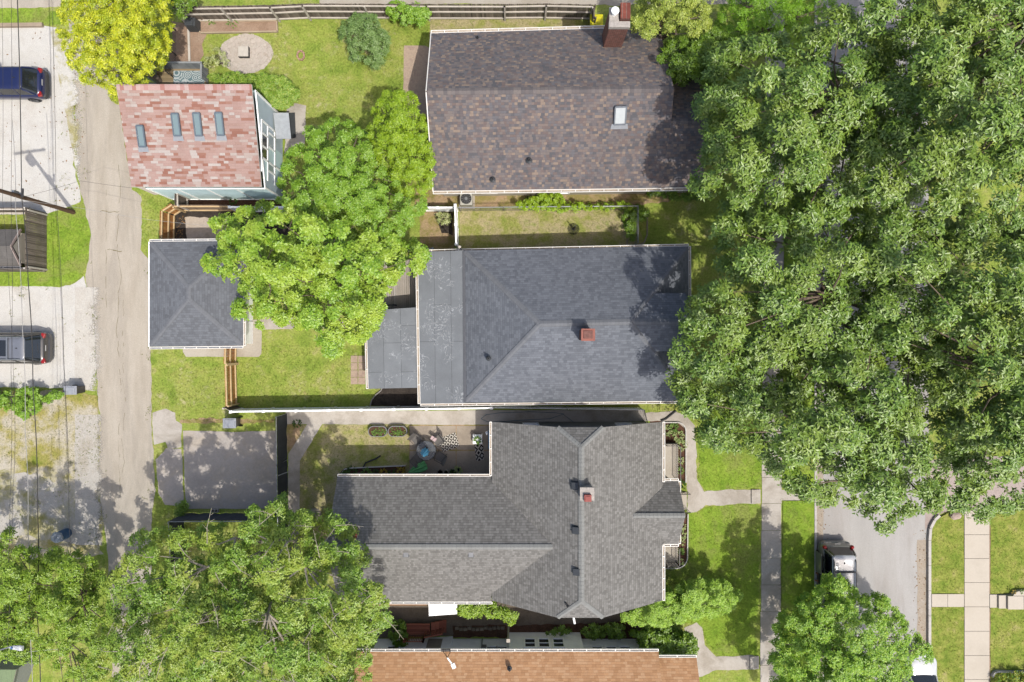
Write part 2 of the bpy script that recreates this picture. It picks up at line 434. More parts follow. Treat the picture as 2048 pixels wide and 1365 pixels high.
# --- west side: alley, gravel yards
M_gravelf = ground('white_gravel_edge', [C(228, 223, 212), C(238, 235, 228), C(220, 214, 203)], 0.5, 0.3, 0.7, 14.0, 0.22, 0.95, 0.9, cols2=[C(206, 198, 160), C(190, 182, 126), C(216, 208, 184)], p2=0.5, specks=C(150, 140, 122), sps=9.0, spt=0.70, fade=((158 - 1024) * S, .75, 1))
M_gravelg = ground('white_gravel_edge_south', [C(222, 215, 203), C(230, 225, 215), C(214, 206, 194)], 0.5, 0.3, 0.7, 14.0, 0.17, 0.95, 0.9, specks=C(150, 140, 122), sps=9.0, spt=0.72, fade=((192 - 1024) * S, .7, 1))
sheet('gravel_scatter', [(100, 60), (200, 60), (205, 400), (168, 404), (150, 330)], 5, M_gravelf, 0.02, 0.3, 62, block=False)
sheet('gravel_scatter', [(150, 575), (235, 575), (240, 790), (150, 778)], 5, M_gravelg, 0.02, 0.3, 63, block=False)
sheet('gravel_scatter', [(150, 830), (250, 830), (255, 1090), (150, 1090)], 5, ground('dusty_gravel_edge', [C(206, 198, 186), C(218, 212, 202), C(196, 186, 168)], 0.6, 0.3, 0.7, 14.0, 0.2, 0.95, 0.9, fade=((200 - 1024) * S, .6, 1)), 0.02, 0.3, 64, block=False)
sheet('gravel_yard', [(-200, 54), (90, 53), (132, 60), (146, 200), (148, 330), (162, 405), (96, 428), (-200, 432)], 2, M_gravel, 0.07, 0.3, 3)
sheet('gravel_yard', [(-200, 574), (140, 572), (168, 552), (182, 600), (185, 779), (120, 776), (-200, 776)], 2, M_gravel, 0.06, 0.3, 4)
sheet('gravel_verge', [(-200, 880), (110, 905), (205, 850), (208, 1110), (150, 1120), (-200, 1110)], 1, M_verge, 0.15, 0.3, 5, block=False)
sheet('gravel_yard', [(-200, 935), (70, 945), (200, 1000), (205, 1090), (120, 1080), (-200, 1075)], 2, M_gravel2, 0.15, 0.3, 6)
sheet('alley', [(128, -140), (140, 70), (152, 200), (152, 330), (170, 420), (179, 480), (177, 520), (168, 552), (186, 600), (190, 700), (196, 785), (202, 850), (197, 950), (203, 1010), (214, 1100), (222, 1200), (228, 1500), (300, 1500), (302, 1200), (304, 1030), (310, 1000), (306, 900), (304, 830), (301, 700), (297, 520), (282, 500), (288, 400), (265, 380), (236, 200), (240, 60), (250, -140)], 3, M_alley, 0.05, 0.3, 8)
sheet('driveway', [(-200, -140), (128, -140), (122, 14), (60, 17), (-200, 14)], 2, M_alley, 0.05, 0.3, 9)
sheet('garage_apron', [(262, 372), (345, 404), (352, 398), (352, 170), (240, 160)], 2, M_conc, 0.03, 0.4, 10)
# --- alley cracks and patches
M_crack = plain('alley_crack', C(146, 136, 104), 0.95, var=0.3)
m = MB(); rg = random.Random(5)
for x0, y0, y1, wob in ((237, 330, 1010, 3.0), (213, 380, 620, 2.0), (247, 600, 960, 3.5)):
    y = y0; x = x0; pts = []
    while y < y1:
        pts.append((x, y)); y += rg.uniform(6, 16); x += rg.uniform(-wob, wob); x += (x0 - x) * 0.15
    for a, b in zip(pts, pts[1:]):
        if rg.random() < 0.35: continue
        w = rg.uniform(0.15, 0.55)
        m.flat([tuple(P(a[0] - w, a[1]))[:2], tuple(P(a[0] + w, a[1]))[:2], tuple(P(b[0] + w, b[1]))[:2], tuple(P(b[0] - w, b[1]))[:2]], 0.0165)
for y, xa, xb in ((424, 200, 236), (500, 215, 240)):
    x = xa
    while x < xb:
        x2 = x + rg.uniform(4, 9); w = rg.uniform(0.4, 1.0); y2 = y + rg.uniform(-2.5, 2.5)
        m.flat([tuple(P(x, y - w))[:2], tuple(P(x, y + w))[:2], tuple(P(x2, y2 + w))[:2], tuple(P(x2, y2 - w))[:2]], 0.0168)
        x, y = x2, y2
m.build('alley_cracks', M_crack)['kind'] = 'structure'
M_patch = ground('alley_patch', [C(184, 174, 160), C(194, 184, 170)], 1.5, 0.3, 0.7, 16.0, 0.15)
sheet('alley_patch', [(193, 130), (216, 126), (222, 190), (226, 330), (232, 380), (212, 378), (206, 250), (196, 200)], 4, M_alley, 0.12, 0.3, 12)
sheet('alley_patch', [(172, 590), (181, 580), (186, 640), (188, 690), (176, 640)], 4, M_patch, 0.06, 0.25, 13)
# --- lawns and beds over the base
sheet('lawn', [(94, 428), (150, 412), (168, 406), (181, 470), (179, 520), (166, 548), (146, 568), (120, 573), (-200, 574), (-200, 540), (92, 543)], 4, M_lush, 0.05, 0.25, 14, block=False)
sheet('lawn', [(-200, 780), (128, 782), (196, 792), (203, 850), (190, 930), (110, 915), (-200, 890)], 4, M_verge, 0.1, 0.25, 15, block=False)
sheet('lawn', [(-200, 16), (60, 18), (122, 24), (126, 50), (88, 52), (-200, 52)], 4, M_lush, 0.05, 0.25, 16, block=False)
sheet('side_yard', [(282, 392), (345, 388), (350, 412), (322, 478), (300, 486), (286, 500)], 3, M_lawn, 0.05, 0.25, 17, block=False)
sheet('garden_bed', [(343, 44), (404, 40), (410, 60), (400, 130), (395, 160), (345, 165)], 2, M_soil, 0.12, 0.3, 18)
sheet('mulch_bed', [(334, 418), (600, 418), (620, 486), (330, 484)], 2, M_blackmulch, 0.05, 0.3, 19)
sheet('slab', [(370, 434), (480, 437), (482, 480), (373, 480)], 4, M_stone, 0.06, 0.3, 20)
sheet('side_yard', [(352, 392), (600, 390), (600, 416), (352, 410)], 3, M_mulch, 0.05, 0.3, 21)
sheet('side_yard', [(830, 376), (1330, 372), (1345, 400), (1275, 414), (916, 414), (830, 414)], 2, M_dirt, 0.08, 0.3, 22, block=False)
sheet('side_yard', [(840, 418), (908, 418), (908, 505), (840, 505)], 3, M_dirt, 0.08, 0.3, 23, block=False)
sheet('side_yard', [(918, 418), (1270, 418), (1290, 505), (918, 505)], 2, M_thin, 0.08, 0.3, 24, block=False)
sheet('mulch_bed', [(866, 424), (904, 424), (906, 470), (885, 466)], 4, M_blackmulch, 0.08, 0.25, 25)
sheet('paver_patio', [(808, 92), (850, 92), (868, 100), (868, 235), (806, 235)], 3, M_paver, 0.02, 0.4, 26)
sheet('side_yard', [(860, 35), (1190, 30), (1205, 75), (860, 75)], 1, M_thin, 0.08, 0.3, 27, block=False)
sheet('driveway', [(640, -140), (1570, -140), (1570, 8), (1230, 11), (900, 8), (640, 12)], 2, M_conc, 0.04, 0.3, 28)
sheet('path', [(575, 205), (612, 212), (610, 300), (570, 310), (572, 250)], 2, M_walk, 0.05, 0.25, 29)
# --- middle yard
sheet('pad', [(366, 640), (524, 640), (523, 708), (518, 714), (372, 714), (366, 704)], 3, M_conc, 0.01, 0.4, 30)
sheet('path', [(520, 634), (600, 636), (700, 640), (700, 655), (600, 657), (520, 660)], 3, M_walk, 0.02, 0.3, 31)
sheet('mulch_bed', [(742, 812), (742, 800), (752, 790), (764, 776), (850, 770), (850, 815)], 3, M_blackmulch, 0.02, 0.3, 32)
m = MB(); rg = random.Random(3)
for i in range(4):
    for j in range(3):
        a = P(702 + j * 15, 712 + i * 14.5); m.box((a.x + .2, a.y - .2, 0.012), (0.42 + rg.uniform(-.02, .01), 0.41, 0.05), rg.uniform(-.03, .03))
m.build('paver_patio', M_paver)['kind'] = 'structure'; BLOCK.append([(700, 710), (738, 710), (738, 770), (700, 770)])
# --- parking slab and broken apron
sheet('parking_slab', [(366, 862), (460, 864), (551, 862), (556, 1018), (372, 1018)], 3, M_pad, 0.02, 0.4, 33)
sheet('apron', [(305, 826), (332, 818), (350, 826), (352, 842), (364, 850), (363, 896), (336, 898), (331, 884), (308, 890)], 2, M_walk, 0.03, 0.2, 34)
sheet('apron', [(332, 898), (363, 899), (369, 1014), (330, 1010), (318, 985), (312, 920)], 3, M_pad, 0.03, 0.2, 35)
sheet('soil_strip', [(360, 838), (548, 838), (548, 846), (360, 848)], 1, M_dirt, 0.06, 0.2, 36, block=False)
# --- grey house: walk, patio, beds
sheet('path', [(572, 823), (985, 821), (1290, 820), (1290, 842), (985, 850), (640, 849), (572, 849)], 2, M_walk, 0.015, 0.3, 37)
sheet('path', [(616, 846), (646, 846), (600, 922), (599, 1060), (576, 1060), (577, 908)], 3, M_walk, 0.015, 0.3, 38)
sheet('soil_strip', [(566, 838), (606, 838), (600, 870), (574, 908), (566, 900)], 1, M_dirt, 0.05, 0.2, 39)
sheet('side_yard', [(600, 850), (818, 850), (818, 960), (690, 960), (690, 1080), (600, 1080)], 1, M_thin, 0.02, 0.3, 40, block=False)
sheet('patio_base', [(818, 850), (1060, 850), (1060, 960), (818, 960)], 1, M_dirt)
m = MB()
for x0, x1 in ((819, 912), (912.7, 1060)):
    for y0, y1 in ((852, 900), (902, 958)):
        a, b = P(x0, y0), P(x1, y1); m.box(((a.x + b.x) / 2, (a.y + b.y) / 2, 0.0), (b.x - a.x - .03, a.y - b.y - .02, 0.04))
m.build('patio', ground('patio_concrete', [C(176, 162, 144), C(192, 178, 160), C(200, 188, 172)], 0.6, 0.3, 0.7, 8.0, 0.1, cols2=[C(168, 156, 140), C(186, 172, 156)], p2=0.5))['kind'] = 'structure'
BLOCK.append([(818, 850), (1060, 850), (1060, 960), (818, 960)])
sheet('flower_bed', [(682, 944), (690, 936), (810, 931), (813, 962), (682, 962)], 4, M_mulch, 0.01, 0.3, 41)
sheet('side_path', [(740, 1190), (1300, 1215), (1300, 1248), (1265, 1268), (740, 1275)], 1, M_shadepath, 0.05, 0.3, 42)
sheet('soil_strip', [(905, 1252), (1012, 1250), (1012, 1275), (905, 1275)], 2, M_mulch, 0.05, 0.2, 43)
sheet('soil_strip', [(1012, 1252), (1270, 1244), (1275, 1285), (1012, 1275)], 2, M_mulch, 0.05, 0.2, 44, block=False)
sheet('front_walk', [(1288, 826), (1345, 822), (1372, 832), (1388, 852), (1393, 900), (1394, 962), (1408, 983), (1511, 978), (1511, 1008), (1412, 1011), (1392, 1024), (1374, 1024), (1372, 860), (1352, 843), (1288, 843)], 3, M_walk, 0.04, 0.2, 45)
sheet('planting_bed', [(1300, 842), (1350, 841), (1366, 850), (1371, 866), (1371, 968), (1300, 968)], 2, M_mulch, 0.0, 0.4, 46)
sheet('planting_bed', [(1300, 1026), (1374, 1026), (1375, 1110), (1372, 1128), (1360, 1138), (1300, 1138)], 2, M_mulch, 0.0, 0.4, 47)
sheet('walk_south', [(1368, 1256), (1392, 1246), (1404, 1256), (1410, 1290), (1432, 1313), (1508, 1311), (1508, 1338), (1432, 1341), (1404, 1354), (1386, 1354), (1388, 1290)], 3, M_walk, 0.04, 0.2, 48)
# --- front lawns, sidewalk, street
sheet('front_lawn', [(1376, 1012), (1395, 1026), (1412, 1013), (1511, 1010), (1523, 1020), (1518, 1120), (1514, 1310), (1434, 1311), (1412, 1288), (1405, 1254), (1330, 1240), (1330, 1140), (1364, 1140), (1377, 1120)], 2, M_lush, 0.07, 0.2, 49, block=False)
sheet('front_lawn', [(1396, 840), (1420, 700), (1525, 700), (1524, 976), (1410, 981), (1396, 960)], 2, M_lush, 0.07, 0.2, 50, block=False)
m = MB(); rg = random.Random(9); y = -160.0
while y < 1520:
    L = rg.uniform(52, 60); f = (y + 200) / 1565
    x0 = 1533 - 13.0 * f + rg.uniform(-.6, .6); x1 = 1573 - 14.0 * f + rg.uniform(-.6, .6)
    a, b = P(x0, y), P(x1, y + L - 0.7)
    m.box(((a.x + b.x) / 2, (a.y + b.y) / 2, 0.0), (b.x - a.x, a.y - b.y, 0.07 + rg.uniform(-.012, .012)), rg.uniform(-.004, .004))
    y += L
m.build('sidewalk', M_walk)['kind'] = 'structure'; BLOCK.append([(1527, -160), (1571, -160), (1556, 1520), (1518, 1520)])
sheet('carriage_walk', [(1562, 980), (1628, 981), (1628, 1001), (1562, 1001)], 4, M_walk, 0.01, 0.3, 51)
sheet('parkway', [(1570, -160), (1629, -160), (1629, 979), (1566, 979)], 0, M_lush, 0.02, 0.3, 52, block=False, z=0.05)
sheet('parkway', [(1566, 1002), (1629, 1002), (1630, 1520), (1558, 1520)], 0, M_lush, 0.02, 0.3, 53, block=False, z=0.05)
sheet('street', [(1626, -160), (1857, -160), (1857, 1520), (1626, 1520)], 2, M_street)
sheet('gutter_strip', [(1632, -160), (1646, -160), (1646, 1520), (1632, 1520)], 3, M_gutterpan, 0.03, 0.3, 55)
sheet('gutter_strip', [(1834, 1080), (1853, 1080), (1853, 1520), (1834, 1520)], 3, M_gutterpan, 0.03, 0.3, 56)
M_kerb = ground('kerb_concrete', [C(214, 208, 200), C(226, 220, 214), C(204, 197, 189)], 1.2, 0.3, 0.7, 9.0, 0.1)
m = MB(); y = -160
while y < 1520:
    a, b = P(1628, y), P(1632.5, y + 99.3); m.box(((a.x + b.x) / 2, (a.y + b.y) / 2, 0.02), (b.x - a.x, a.y - b.y, 0.14)); y += 100
m.build('kerb', M_kerb)['kind'] = 'structure'
m = MB()
kp = [(1876, 1030), (1866, 1040), (1858, 1056), (1856, 1080)] + [(1856, y) for y in range(1130, 1530, 50)]
for a, b in zip(kp, kp[1:]):
    m.beam(P(*a) + Vector((0, 0, .08)), P(*b) + Vector((0, 0.02, .08)), 0.16, 0.24)
m.build('kerb', M_kerb)['kind'] = 'structure'
sheet('side_drive', [(1850, 920), (2300, 900), (2300, 1017), (1955, 1018), (1950, 1021), (1900, 1021), (1878, 1030), (1866, 1040), (1850, 1060)], 3, ground('side_drive_concrete', [C(188, 172, 164), C(204, 188, 180), C(196, 182, 172)], 0.6, 0.3, 0.7, 10, 0.1), 0.02, 0.3, 57)
for q, (px, sd) in enumerate((([(1859, 1060), (1870, 1040), (1896, 1024), (1925, 1024), (1925, 1186), (1859, 1186)], 58), ([(1859, 1213), (1925, 1213), (1925, 1520), (1859, 1520)], 59),
               ([(1978, 1021), (2400, 1018), (2400, 1186), (1978, 1186)], 60), ([(1978, 1214), (2400, 1214), (2400, 1520), (1978, 1520)], 61))):
    sheet('east_lawn', px, 0, M_east, 0.015, 0.3, sd, block=False, z=0.125, thick=0.15)
m = MB(); y = 1021.0
while y < 1520:
    L = 48.5 + rg.uniform(-1, 1)
    a, b = P(1926, y), P(1975.3, y + L - 0.8); m.box(((a.x + b.x) / 2, (a.y + b.y) / 2, 0.085), (b.x - a.x, a.y - b.y, 0.13)); y += L
for x0, x1 in ((1861, 1892), (1892.7, 1925)):
    a, b = P(x0, 1187), P(x1, 1212.5); m.box(((a.x + b.x) / 2, (a.y + b.y) / 2, 0.08), (b.x - a.x, a.y - b.y, 0.13))
for x0, x1, z in ((1976.5, 1991, .09), (1991.5, 2006, .22), (2006.5, 2037, .36), (2037.6, 2300, .36)):
    a, b = P(x0, 1188), P(x1, 1214); m.box(((a.x + b.x) / 2, (a.y + b.y) / 2, z / 2), (b.x - a.x, a.y - b.y, z + 0.12))
m.build('sidewalk', M_walk_e)['kind'] = 'structure'
m = MB()
for y0 in (1021, 1216):
    a, b = P(1975.6, y0), P(1978.4, 1187 if y0 < 1100 else 1520); m.box(((a.x + b.x) / 2, (a.y + b.y) / 2, 0.1), (b.x - a.x, a.y - b.y, 0.04))
m.build('soil_strip', M_soil)['kind'] = 'structure'
for px in ([(1925, 1018), (1977, 1018), (1977, 1520), (1925, 1520)], [(1856, 1186), (2400, 1187), (2400, 1214), (1856, 1213)]): BLOCK.append(px)
# steps where the front walks meet the sidewalk
for nm, x0, y0, y1 in (('garden_step', 1511, 979, 1007), ('garden_step', 1508, 1312, 1338)):
    st = MB()
    a, b = P(x0, y0), P(x0 + 8, y1)
    st.box((a.x - .12, (a.y + b.y) / 2, .06), (.3, a.y - b.y, .1)); st.box((a.x + .16, (a.y + b.y) / 2, .02), (.24, a.y - b.y, .1))
    o = st.build(nm, M_walk, loc=(a.x, (a.y + b.y) / 2, 0), bevel=.01)
    tag(o, 'pair of worn concrete steps from the grey house walk to the sidewalk' if y0 < 1100 else 'pair of shaded concrete steps at the end of the southern front walk', 'steps', 'steps up to the front walks')
# ================================================================== houses
M_white = plain('white_paint', (.82, .82, .8, 1), 0.5, var=0.08, scale=3)
M_trimw = plain('white_trim', (.62, .6, .56, 1), 0.45, var=0.06)
M_fascia = plain('fascia', C(190, 186, 180), 0.6)
M_gutdirt = ground('gutter_litter', [C(196, 176, 150), C(214, 200, 182), C(170, 150, 128)], 2.0, 0.3, 0.7, 10, 0.2)
M_glass = glass('window_glass')
M_glassb = glass('glare_glass', (0.32, 0.38, 0.4, 1), 0.15)  # glare on the panes painted in as a light base colour
M_black = plain('black_metal', C(58, 58, 60), 0.5, var=0.2)
M_dkgrey = plain('dark_grey_metal', C(84, 88, 92), 0.45, 0.3, var=0.15)
M_galv = plain('galvanised_metal', C(176, 180, 184), 0.35, 0.6, var=0.1)
M_lead = plain('pale_flashing', C(186, 190, 196), 0.4, 0.3, var=0.08)
M_brick = brick('chimney_brick', C(150, 92, 72), C(128, 76, 60), C(170, 150, 136))
M_brickr = brick('red_brick', C(150, 84, 70), C(122, 66, 56), C(150, 130, 120))
M_cement = plain('chimney_cement', C(200, 192, 184), 0.9, var=0.2, scale=9, bump=.3)
M_terra = plain('clay_flue', C(172, 110, 96), 0.8, var=0.2)
M_cream = siding('cream_siding', C(214, 206, 190))
M_greyside = siding('grey_siding', C(176, 178, 178))
M_whiteside = siding('white_siding', (.8, .81, .82, 1))
M_teal = siding('teal_siding', (.5, .64, .65, 1), 0.2)
M_bluemetal = siding('blue_ribbed_siding', (.4, .47, .52, 1), 0.09, 'Z', 0.75)
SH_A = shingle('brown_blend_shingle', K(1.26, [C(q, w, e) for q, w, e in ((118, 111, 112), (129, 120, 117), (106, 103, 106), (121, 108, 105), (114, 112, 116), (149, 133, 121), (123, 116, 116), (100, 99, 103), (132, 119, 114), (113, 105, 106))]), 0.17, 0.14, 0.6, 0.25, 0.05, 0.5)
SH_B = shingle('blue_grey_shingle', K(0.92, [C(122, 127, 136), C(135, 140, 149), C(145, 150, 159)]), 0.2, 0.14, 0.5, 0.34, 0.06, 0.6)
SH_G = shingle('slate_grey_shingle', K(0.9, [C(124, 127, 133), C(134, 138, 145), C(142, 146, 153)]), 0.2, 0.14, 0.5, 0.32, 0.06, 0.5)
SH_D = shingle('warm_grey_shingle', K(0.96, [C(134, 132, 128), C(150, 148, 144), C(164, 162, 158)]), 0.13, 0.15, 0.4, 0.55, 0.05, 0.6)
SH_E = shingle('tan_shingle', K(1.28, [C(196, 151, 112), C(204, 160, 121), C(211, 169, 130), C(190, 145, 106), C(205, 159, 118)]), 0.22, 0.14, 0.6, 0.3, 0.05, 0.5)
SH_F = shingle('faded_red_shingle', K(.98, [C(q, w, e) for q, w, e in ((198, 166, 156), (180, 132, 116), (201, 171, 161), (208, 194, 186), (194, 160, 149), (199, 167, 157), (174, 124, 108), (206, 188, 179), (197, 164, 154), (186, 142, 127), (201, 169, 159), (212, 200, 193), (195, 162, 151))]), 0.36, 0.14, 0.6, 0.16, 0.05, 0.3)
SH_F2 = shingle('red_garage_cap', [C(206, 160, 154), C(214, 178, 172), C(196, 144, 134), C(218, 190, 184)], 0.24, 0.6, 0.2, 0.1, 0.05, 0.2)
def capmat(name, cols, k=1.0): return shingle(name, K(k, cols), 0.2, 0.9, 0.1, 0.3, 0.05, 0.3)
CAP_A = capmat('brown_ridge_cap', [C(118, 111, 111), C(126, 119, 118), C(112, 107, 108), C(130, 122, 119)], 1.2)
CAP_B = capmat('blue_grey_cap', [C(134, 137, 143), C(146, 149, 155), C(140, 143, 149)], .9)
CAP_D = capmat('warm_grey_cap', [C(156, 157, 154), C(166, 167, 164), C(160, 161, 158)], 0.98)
SH_MB1 = membrane('sunroom_membrane', C(144, 149, 154), 1.0, 2.6)
SH_MB2 = membrane('low_slope_membrane', C(142, 147, 152), 0.95, 5.5)

def ridge_cap(parent, a, b, mat, w=0.3, name='ridge_cap', lift=0.02, drop=None):
    "overlapping cap shingles along a ridge or hip: a shallow inverted v"
    a = Vector(a); b = Vector(b); d = (b - a); L = d.length; d.normalize()
    r = d.cross(Vector((0, 0, 1))).normalized(); u = r.cross(d)
    if drop is None: drop = w * 0.28
    m = MB(); k = max(1, int(L / 0.2))
    for i in range(k):
        p0 = a + d * (L * i / k); p1 = a + d * (L * (i + 1) / k)
        l0, l1 = lift + 0.012, lift
        vs = [p0 + r * w / 2 - u * drop + u * l0, p0 + u * l0, p0 - r * w / 2 - u * drop + u * l0, p1 + r * w / 2 - u * drop + u * l1, p1 + u * l1, p1 - r * w / 2 - u * drop + u * l1]
        e = i * 0.2 + 0.1
        m.add(vs, [(0, 1, 4, 3), (1, 2, 5, 4)], 0, [[(e - .1, .05), (e - .1, .45), (e + .099, .45), (e + .099, .05)], [(e - .1, .45), (e - .1, .85), (e + .099, .85), (e + .099, .45)]])
        m.add([vs[0] - u * .012, vs[1] - u * .012, vs[2] - u * .012, vs[0], vs[1], vs[2]], [(0, 3, 4, 1), (1, 4, 5, 2)])
    return m.build(name, mat, parent)
def gutter(parent, a, b, out, w=0.15, gap=0.75, litter=M_gutdirt, name='gutter'):
    "white trough hung outside an eave, with hangers across it"
    a = Vector(a); b = Vector(b); o = Vector(out).normalized(); d = (b - a); L = d.length; d.normalize(); w = max(w, .115)
    m = MB(); up = Vector((0, 0, 1))
    c0 = a + o * 0.012 - up * 0.04; c1 = b + o * 0.012 - up * 0.04
    m.beam(c0 + o * w - up * 0.03, c1 + o * w - up * 0.03, 0.028, 0.12, 0)
    m.beam(c0 + o * .01 - up * 0.03, c1 + o * .01 - up * 0.03, 0.03, 0.1, 0)
    m.beam(c0 + o * w * .52 - up * 0.06, c1 + o * w * .52 - up * 0.06, w * 0.82, 0.02, 1)
    k = max(2, int(L / gap))
    for i in range(k + 1):
        q = c0 + d * min(L - .01, max(.01, L * i / k))
        m.beam(q + up * .022, q + o * (w + .008) + up * .022, 0.04, 0.014, 0)
    for q in (c0, c1): m.beam(q + o * .01 - up * .03, q + o * w - up * .03, 0.02, 0.1, 0)
    return m.build(name, [M_trimw, litter], parent)
def window(parent, c, w, h, nrm, pane_mat=None, bars=1, fw=0.07, glassname='pane'):
    "framed window lying on a wall: c its centre, nrm the outward direction"
    c = Vector(c); n = Vector(nrm).normalized(); r = Vector((0, 0, 1)).cross(n); up = Vector((0, 0, 1))
    m = MB()
    for s_ in (-1, 1):
        m.beam(c + r * s_ * w / 2 - up * (h / 2 + fw / 2) + n * .03, c + r * s_ * w / 2 + up * (h / 2 + fw / 2) + n * .03, fw, 0.07, 0, up=n)
        m.beam(c - r * (w / 2 - fw / 2) + up * s_ * h / 2 + n * .03, c + r * (w / 2 - fw / 2) + up * s_ * h / 2 + n * .03, 0.066, fw, 0)
    for i in range(bars):
        z = -h / 2 + h * (i + 1) / (bars + 1)
        m.beam(c - r * (w / 2 - fw / 2) + up * z + n * .03, c + r * (w / 2 - fw / 2) + up * z + n * .03, 0.05, 0.04, 0)
    f = m.build('window', M_white, parent)
    g = MB(); g.add([c + r * (i * w / 2) + up * (j * h / 2) + n * .02 for i, j in ((-1, -1), (1, -1), (1, 1), (-1, 1))], [(0, 1, 2, 3)])
    g.build(glassname, pane_mat or M_glass, f)
    return f
def pipe_vent(parent, px, py, z, h=0.3, r=0.05, mat=None):
    p = P(px, py, z); m = MB()
    m.lathe(p, [(r * 3, -.08), (r * 3, 0.0), (r * 1.5, 0.05), (r * 1.15, .09), (r * 1.15, .1)], 14, 1)
    m.lathe(p, [(r, 0), (r, h), (r * .7, h), (r * .7, h - .1)], 14, 0)
    return m.build('vent_pipe', [mat or M_black, M_dkgrey], parent)
def box_vent(parent, px, py, z, slope, rz=0.0, mat=None, s=0.34, h=.14):
    "square roof vent with a flange and a hood"
    p = P(px, py, z); m = MB()
    m.box(p + Vector((0, 0, .0)), (s * 1.35, s * 1.35, 0.02), rz, 1, ry=slope)
    m.box(p + Vector((0, 0, h / 2 + .02)), (s, s * .95, h), rz, 0, ry=slope * .6, taper=.9)
    m.box(p + Vector((0, 0, h + .03)), (s * 1.08, s * 1.02, .025), rz, 0, ry=slope * .6)
    return m.build('roof_vent', [mat or M_dkgrey, M_dkgrey], parent, bevel=.008)
def skylight(parent, a, b, slope_dir, w, glassm, frame):
    "flat skylight from a (upper) to b (lower) on a slope, with kerb, glazing and flashing apron"
    a = Vector(a); b = Vector(b); d = (b - a).normalized(); r = d.cross(Vector((0, 0, 1))).normalized(); n = r.cross(d)
    if n.z < 0: n = -n
    m = MB()
    for s_ in (-1, 1): m.beam(a + r * s_ * w / 2 + n * .05, b + r * s_ * w / 2 + n * .05, .07, .16, 0, up=n)
    m.beam(a - r * w / 2 + n * .05, a + r * w / 2 + n * .05, .09, .15, 0, up=n); m.beam(b - r * w / 2 + n * .05, b + r * w / 2 + n * .05, .09, .15, 0, up=n)
    m.add([b - r * (w * .72) + n * .03, b + r * (w * .72) + n * .03, b + r * (w * .8) + d * .28 + n * .02, b - r * (w * .8) + d * .28 + n * .02], [(0, 1, 2, 3)], 1)
    k = m.build('skylight', [frame, M_lead], parent)
    g = MB(); g.add([a - r * w / 2 + n * .1, a + r * w / 2 + n * .1, b + r * w / 2 + n * .1, b - r * w / 2 + n * .1], [(0, 1, 2, 3)])
    g.build('pane', glassm, k)
    return k
def chimney(parent, px, py, zb, zt, w, d, mat, cap='cement', name='chimney', flue=True):
    "a masonry stack from zb to zt, standing where its foot shows at px, py"
    c = P(px, py, zt); m = MB()
    m.box((c.x, c.y, (zb + zt) / 2), (w, d, zt - zb), 0, 0)
    m.box((c.x, c.y, zt - .12), (w + .07, d + .07, .09), 0, 0)
    o = m.build(name, mat, parent)
    t = MB(); t.box((c.x, c.y, zt + .035), (w + .1, d + .1, .07)); t.build('cap', M_cement if cap == 'cement' else M_terra, o, bevel=.01)
    if flue:
        f = MB(); f.box((c.x, c.y, zt + .16), (w * .5, d * .5, .2)); f.box((c.x, c.y, zt + .265), (w * .36, d * .36, .012), mat=1)
        f.build('flue', [M_terra, M_black], o, bevel=.01)
    return o

# ---- A: brown-shingle house at the top
A = thing('house', 'house with a brown blended shingle gable roof and tall brick chimney', 'house', P(1100, 230))
ze, zr, zp = 3.0, 6.0, 5.1
NW, NE, SW = P(862, 67, ze), P(1318, 54, ze), P(866, 382, ze)
RW, RE = P(852, 183, zr), P(1348, 178, zr)
SE = P(1322, 376, ze); SE2 = P(1405, 374, ze)
PR1 = P(1343, 243, zp); PR2 = P(1416, 242, zp)
k_ = (PR1 - RE).length / (P(1322, 376, ze) - RE).length
m = MB()
m.roof([[NW, NE, RE, RW], [SW, RW, RE, PR1, SE]], .14)
m.roof([[SE + Vector((.002, 0, 0)), PR1 + Vector((.002, 0, 0)), PR2, SE2]], .139)
PN1 = P(1338, 152, ze); PN2 = P(1412, 152, ze)
m.roof([[PR1 + Vector((.02, 0.01, -.01)), PR2 + Vector((0, .01, -.01)), PN2, PN1]], .12)
m.build('roof', [SH_A, M_fascia], A)
ridge_cap(A, RW + Vector((0.1, 0, 0)), RE - Vector((.05, 0, 0)), CAP_A, .36)
ridge_cap(A, PR1 + Vector((.05, 0, 0)), PR2, CAP_A, .3)
m = MB(); o_ = .3
m.prism([(NW.x + .35, NW.y - o_), (NE.x - .3, NE.y - o_), (SE.x - .3, SE.y + o_), (SW.x + .35, SW.y + o_)], 0, ze - .1)
for x, yn, ys, yr in ((NW.x + .35, NW.y - o_, SW.y + o_, RW.y), (NE.x - .32, NE.y - o_, SE.y + o_, RE.y)):
    m.add([(x, yn, ze - .1), (x, ys, ze - .1), (x, yr, zr - .2)], [(0, 1, 2)])
m.prism([(SE.x - .2, SE.y + o_), (SE2.x - .2, SE2.y + o_), (PN2.x - .2, PN2.y - o_), (SE.x - .2, PN1.y - o_)], 0, .25, 0)
for y in (SE2.y + .4, PN2.y - .4, PR2.y): m.box((SE2.x - .3, y, 1.45), (.18, .18, 2.6))
m.build('wall', M_cream, A)
gutter(A, NW, P(1240, 56.3, ze), (0, 1, 0)); gutter(A, SW, SE, (0, -1, 0)); gutter(A, SE + Vector((.02, 0, 0)), SE2, (0, -1, 0), name='porch_gutter')
BLOCK.append([(870, 80), (1400, 80), (1400, 372), (870, 372)])
m = MB()
for q, w in ((NW, RW), (SW, RW)): m.beam(q + Vector((.0, 0, -.07)), w + Vector((.0, 0, -.07)), .05, .16)
m.build('rake_board', M_trimw, A)
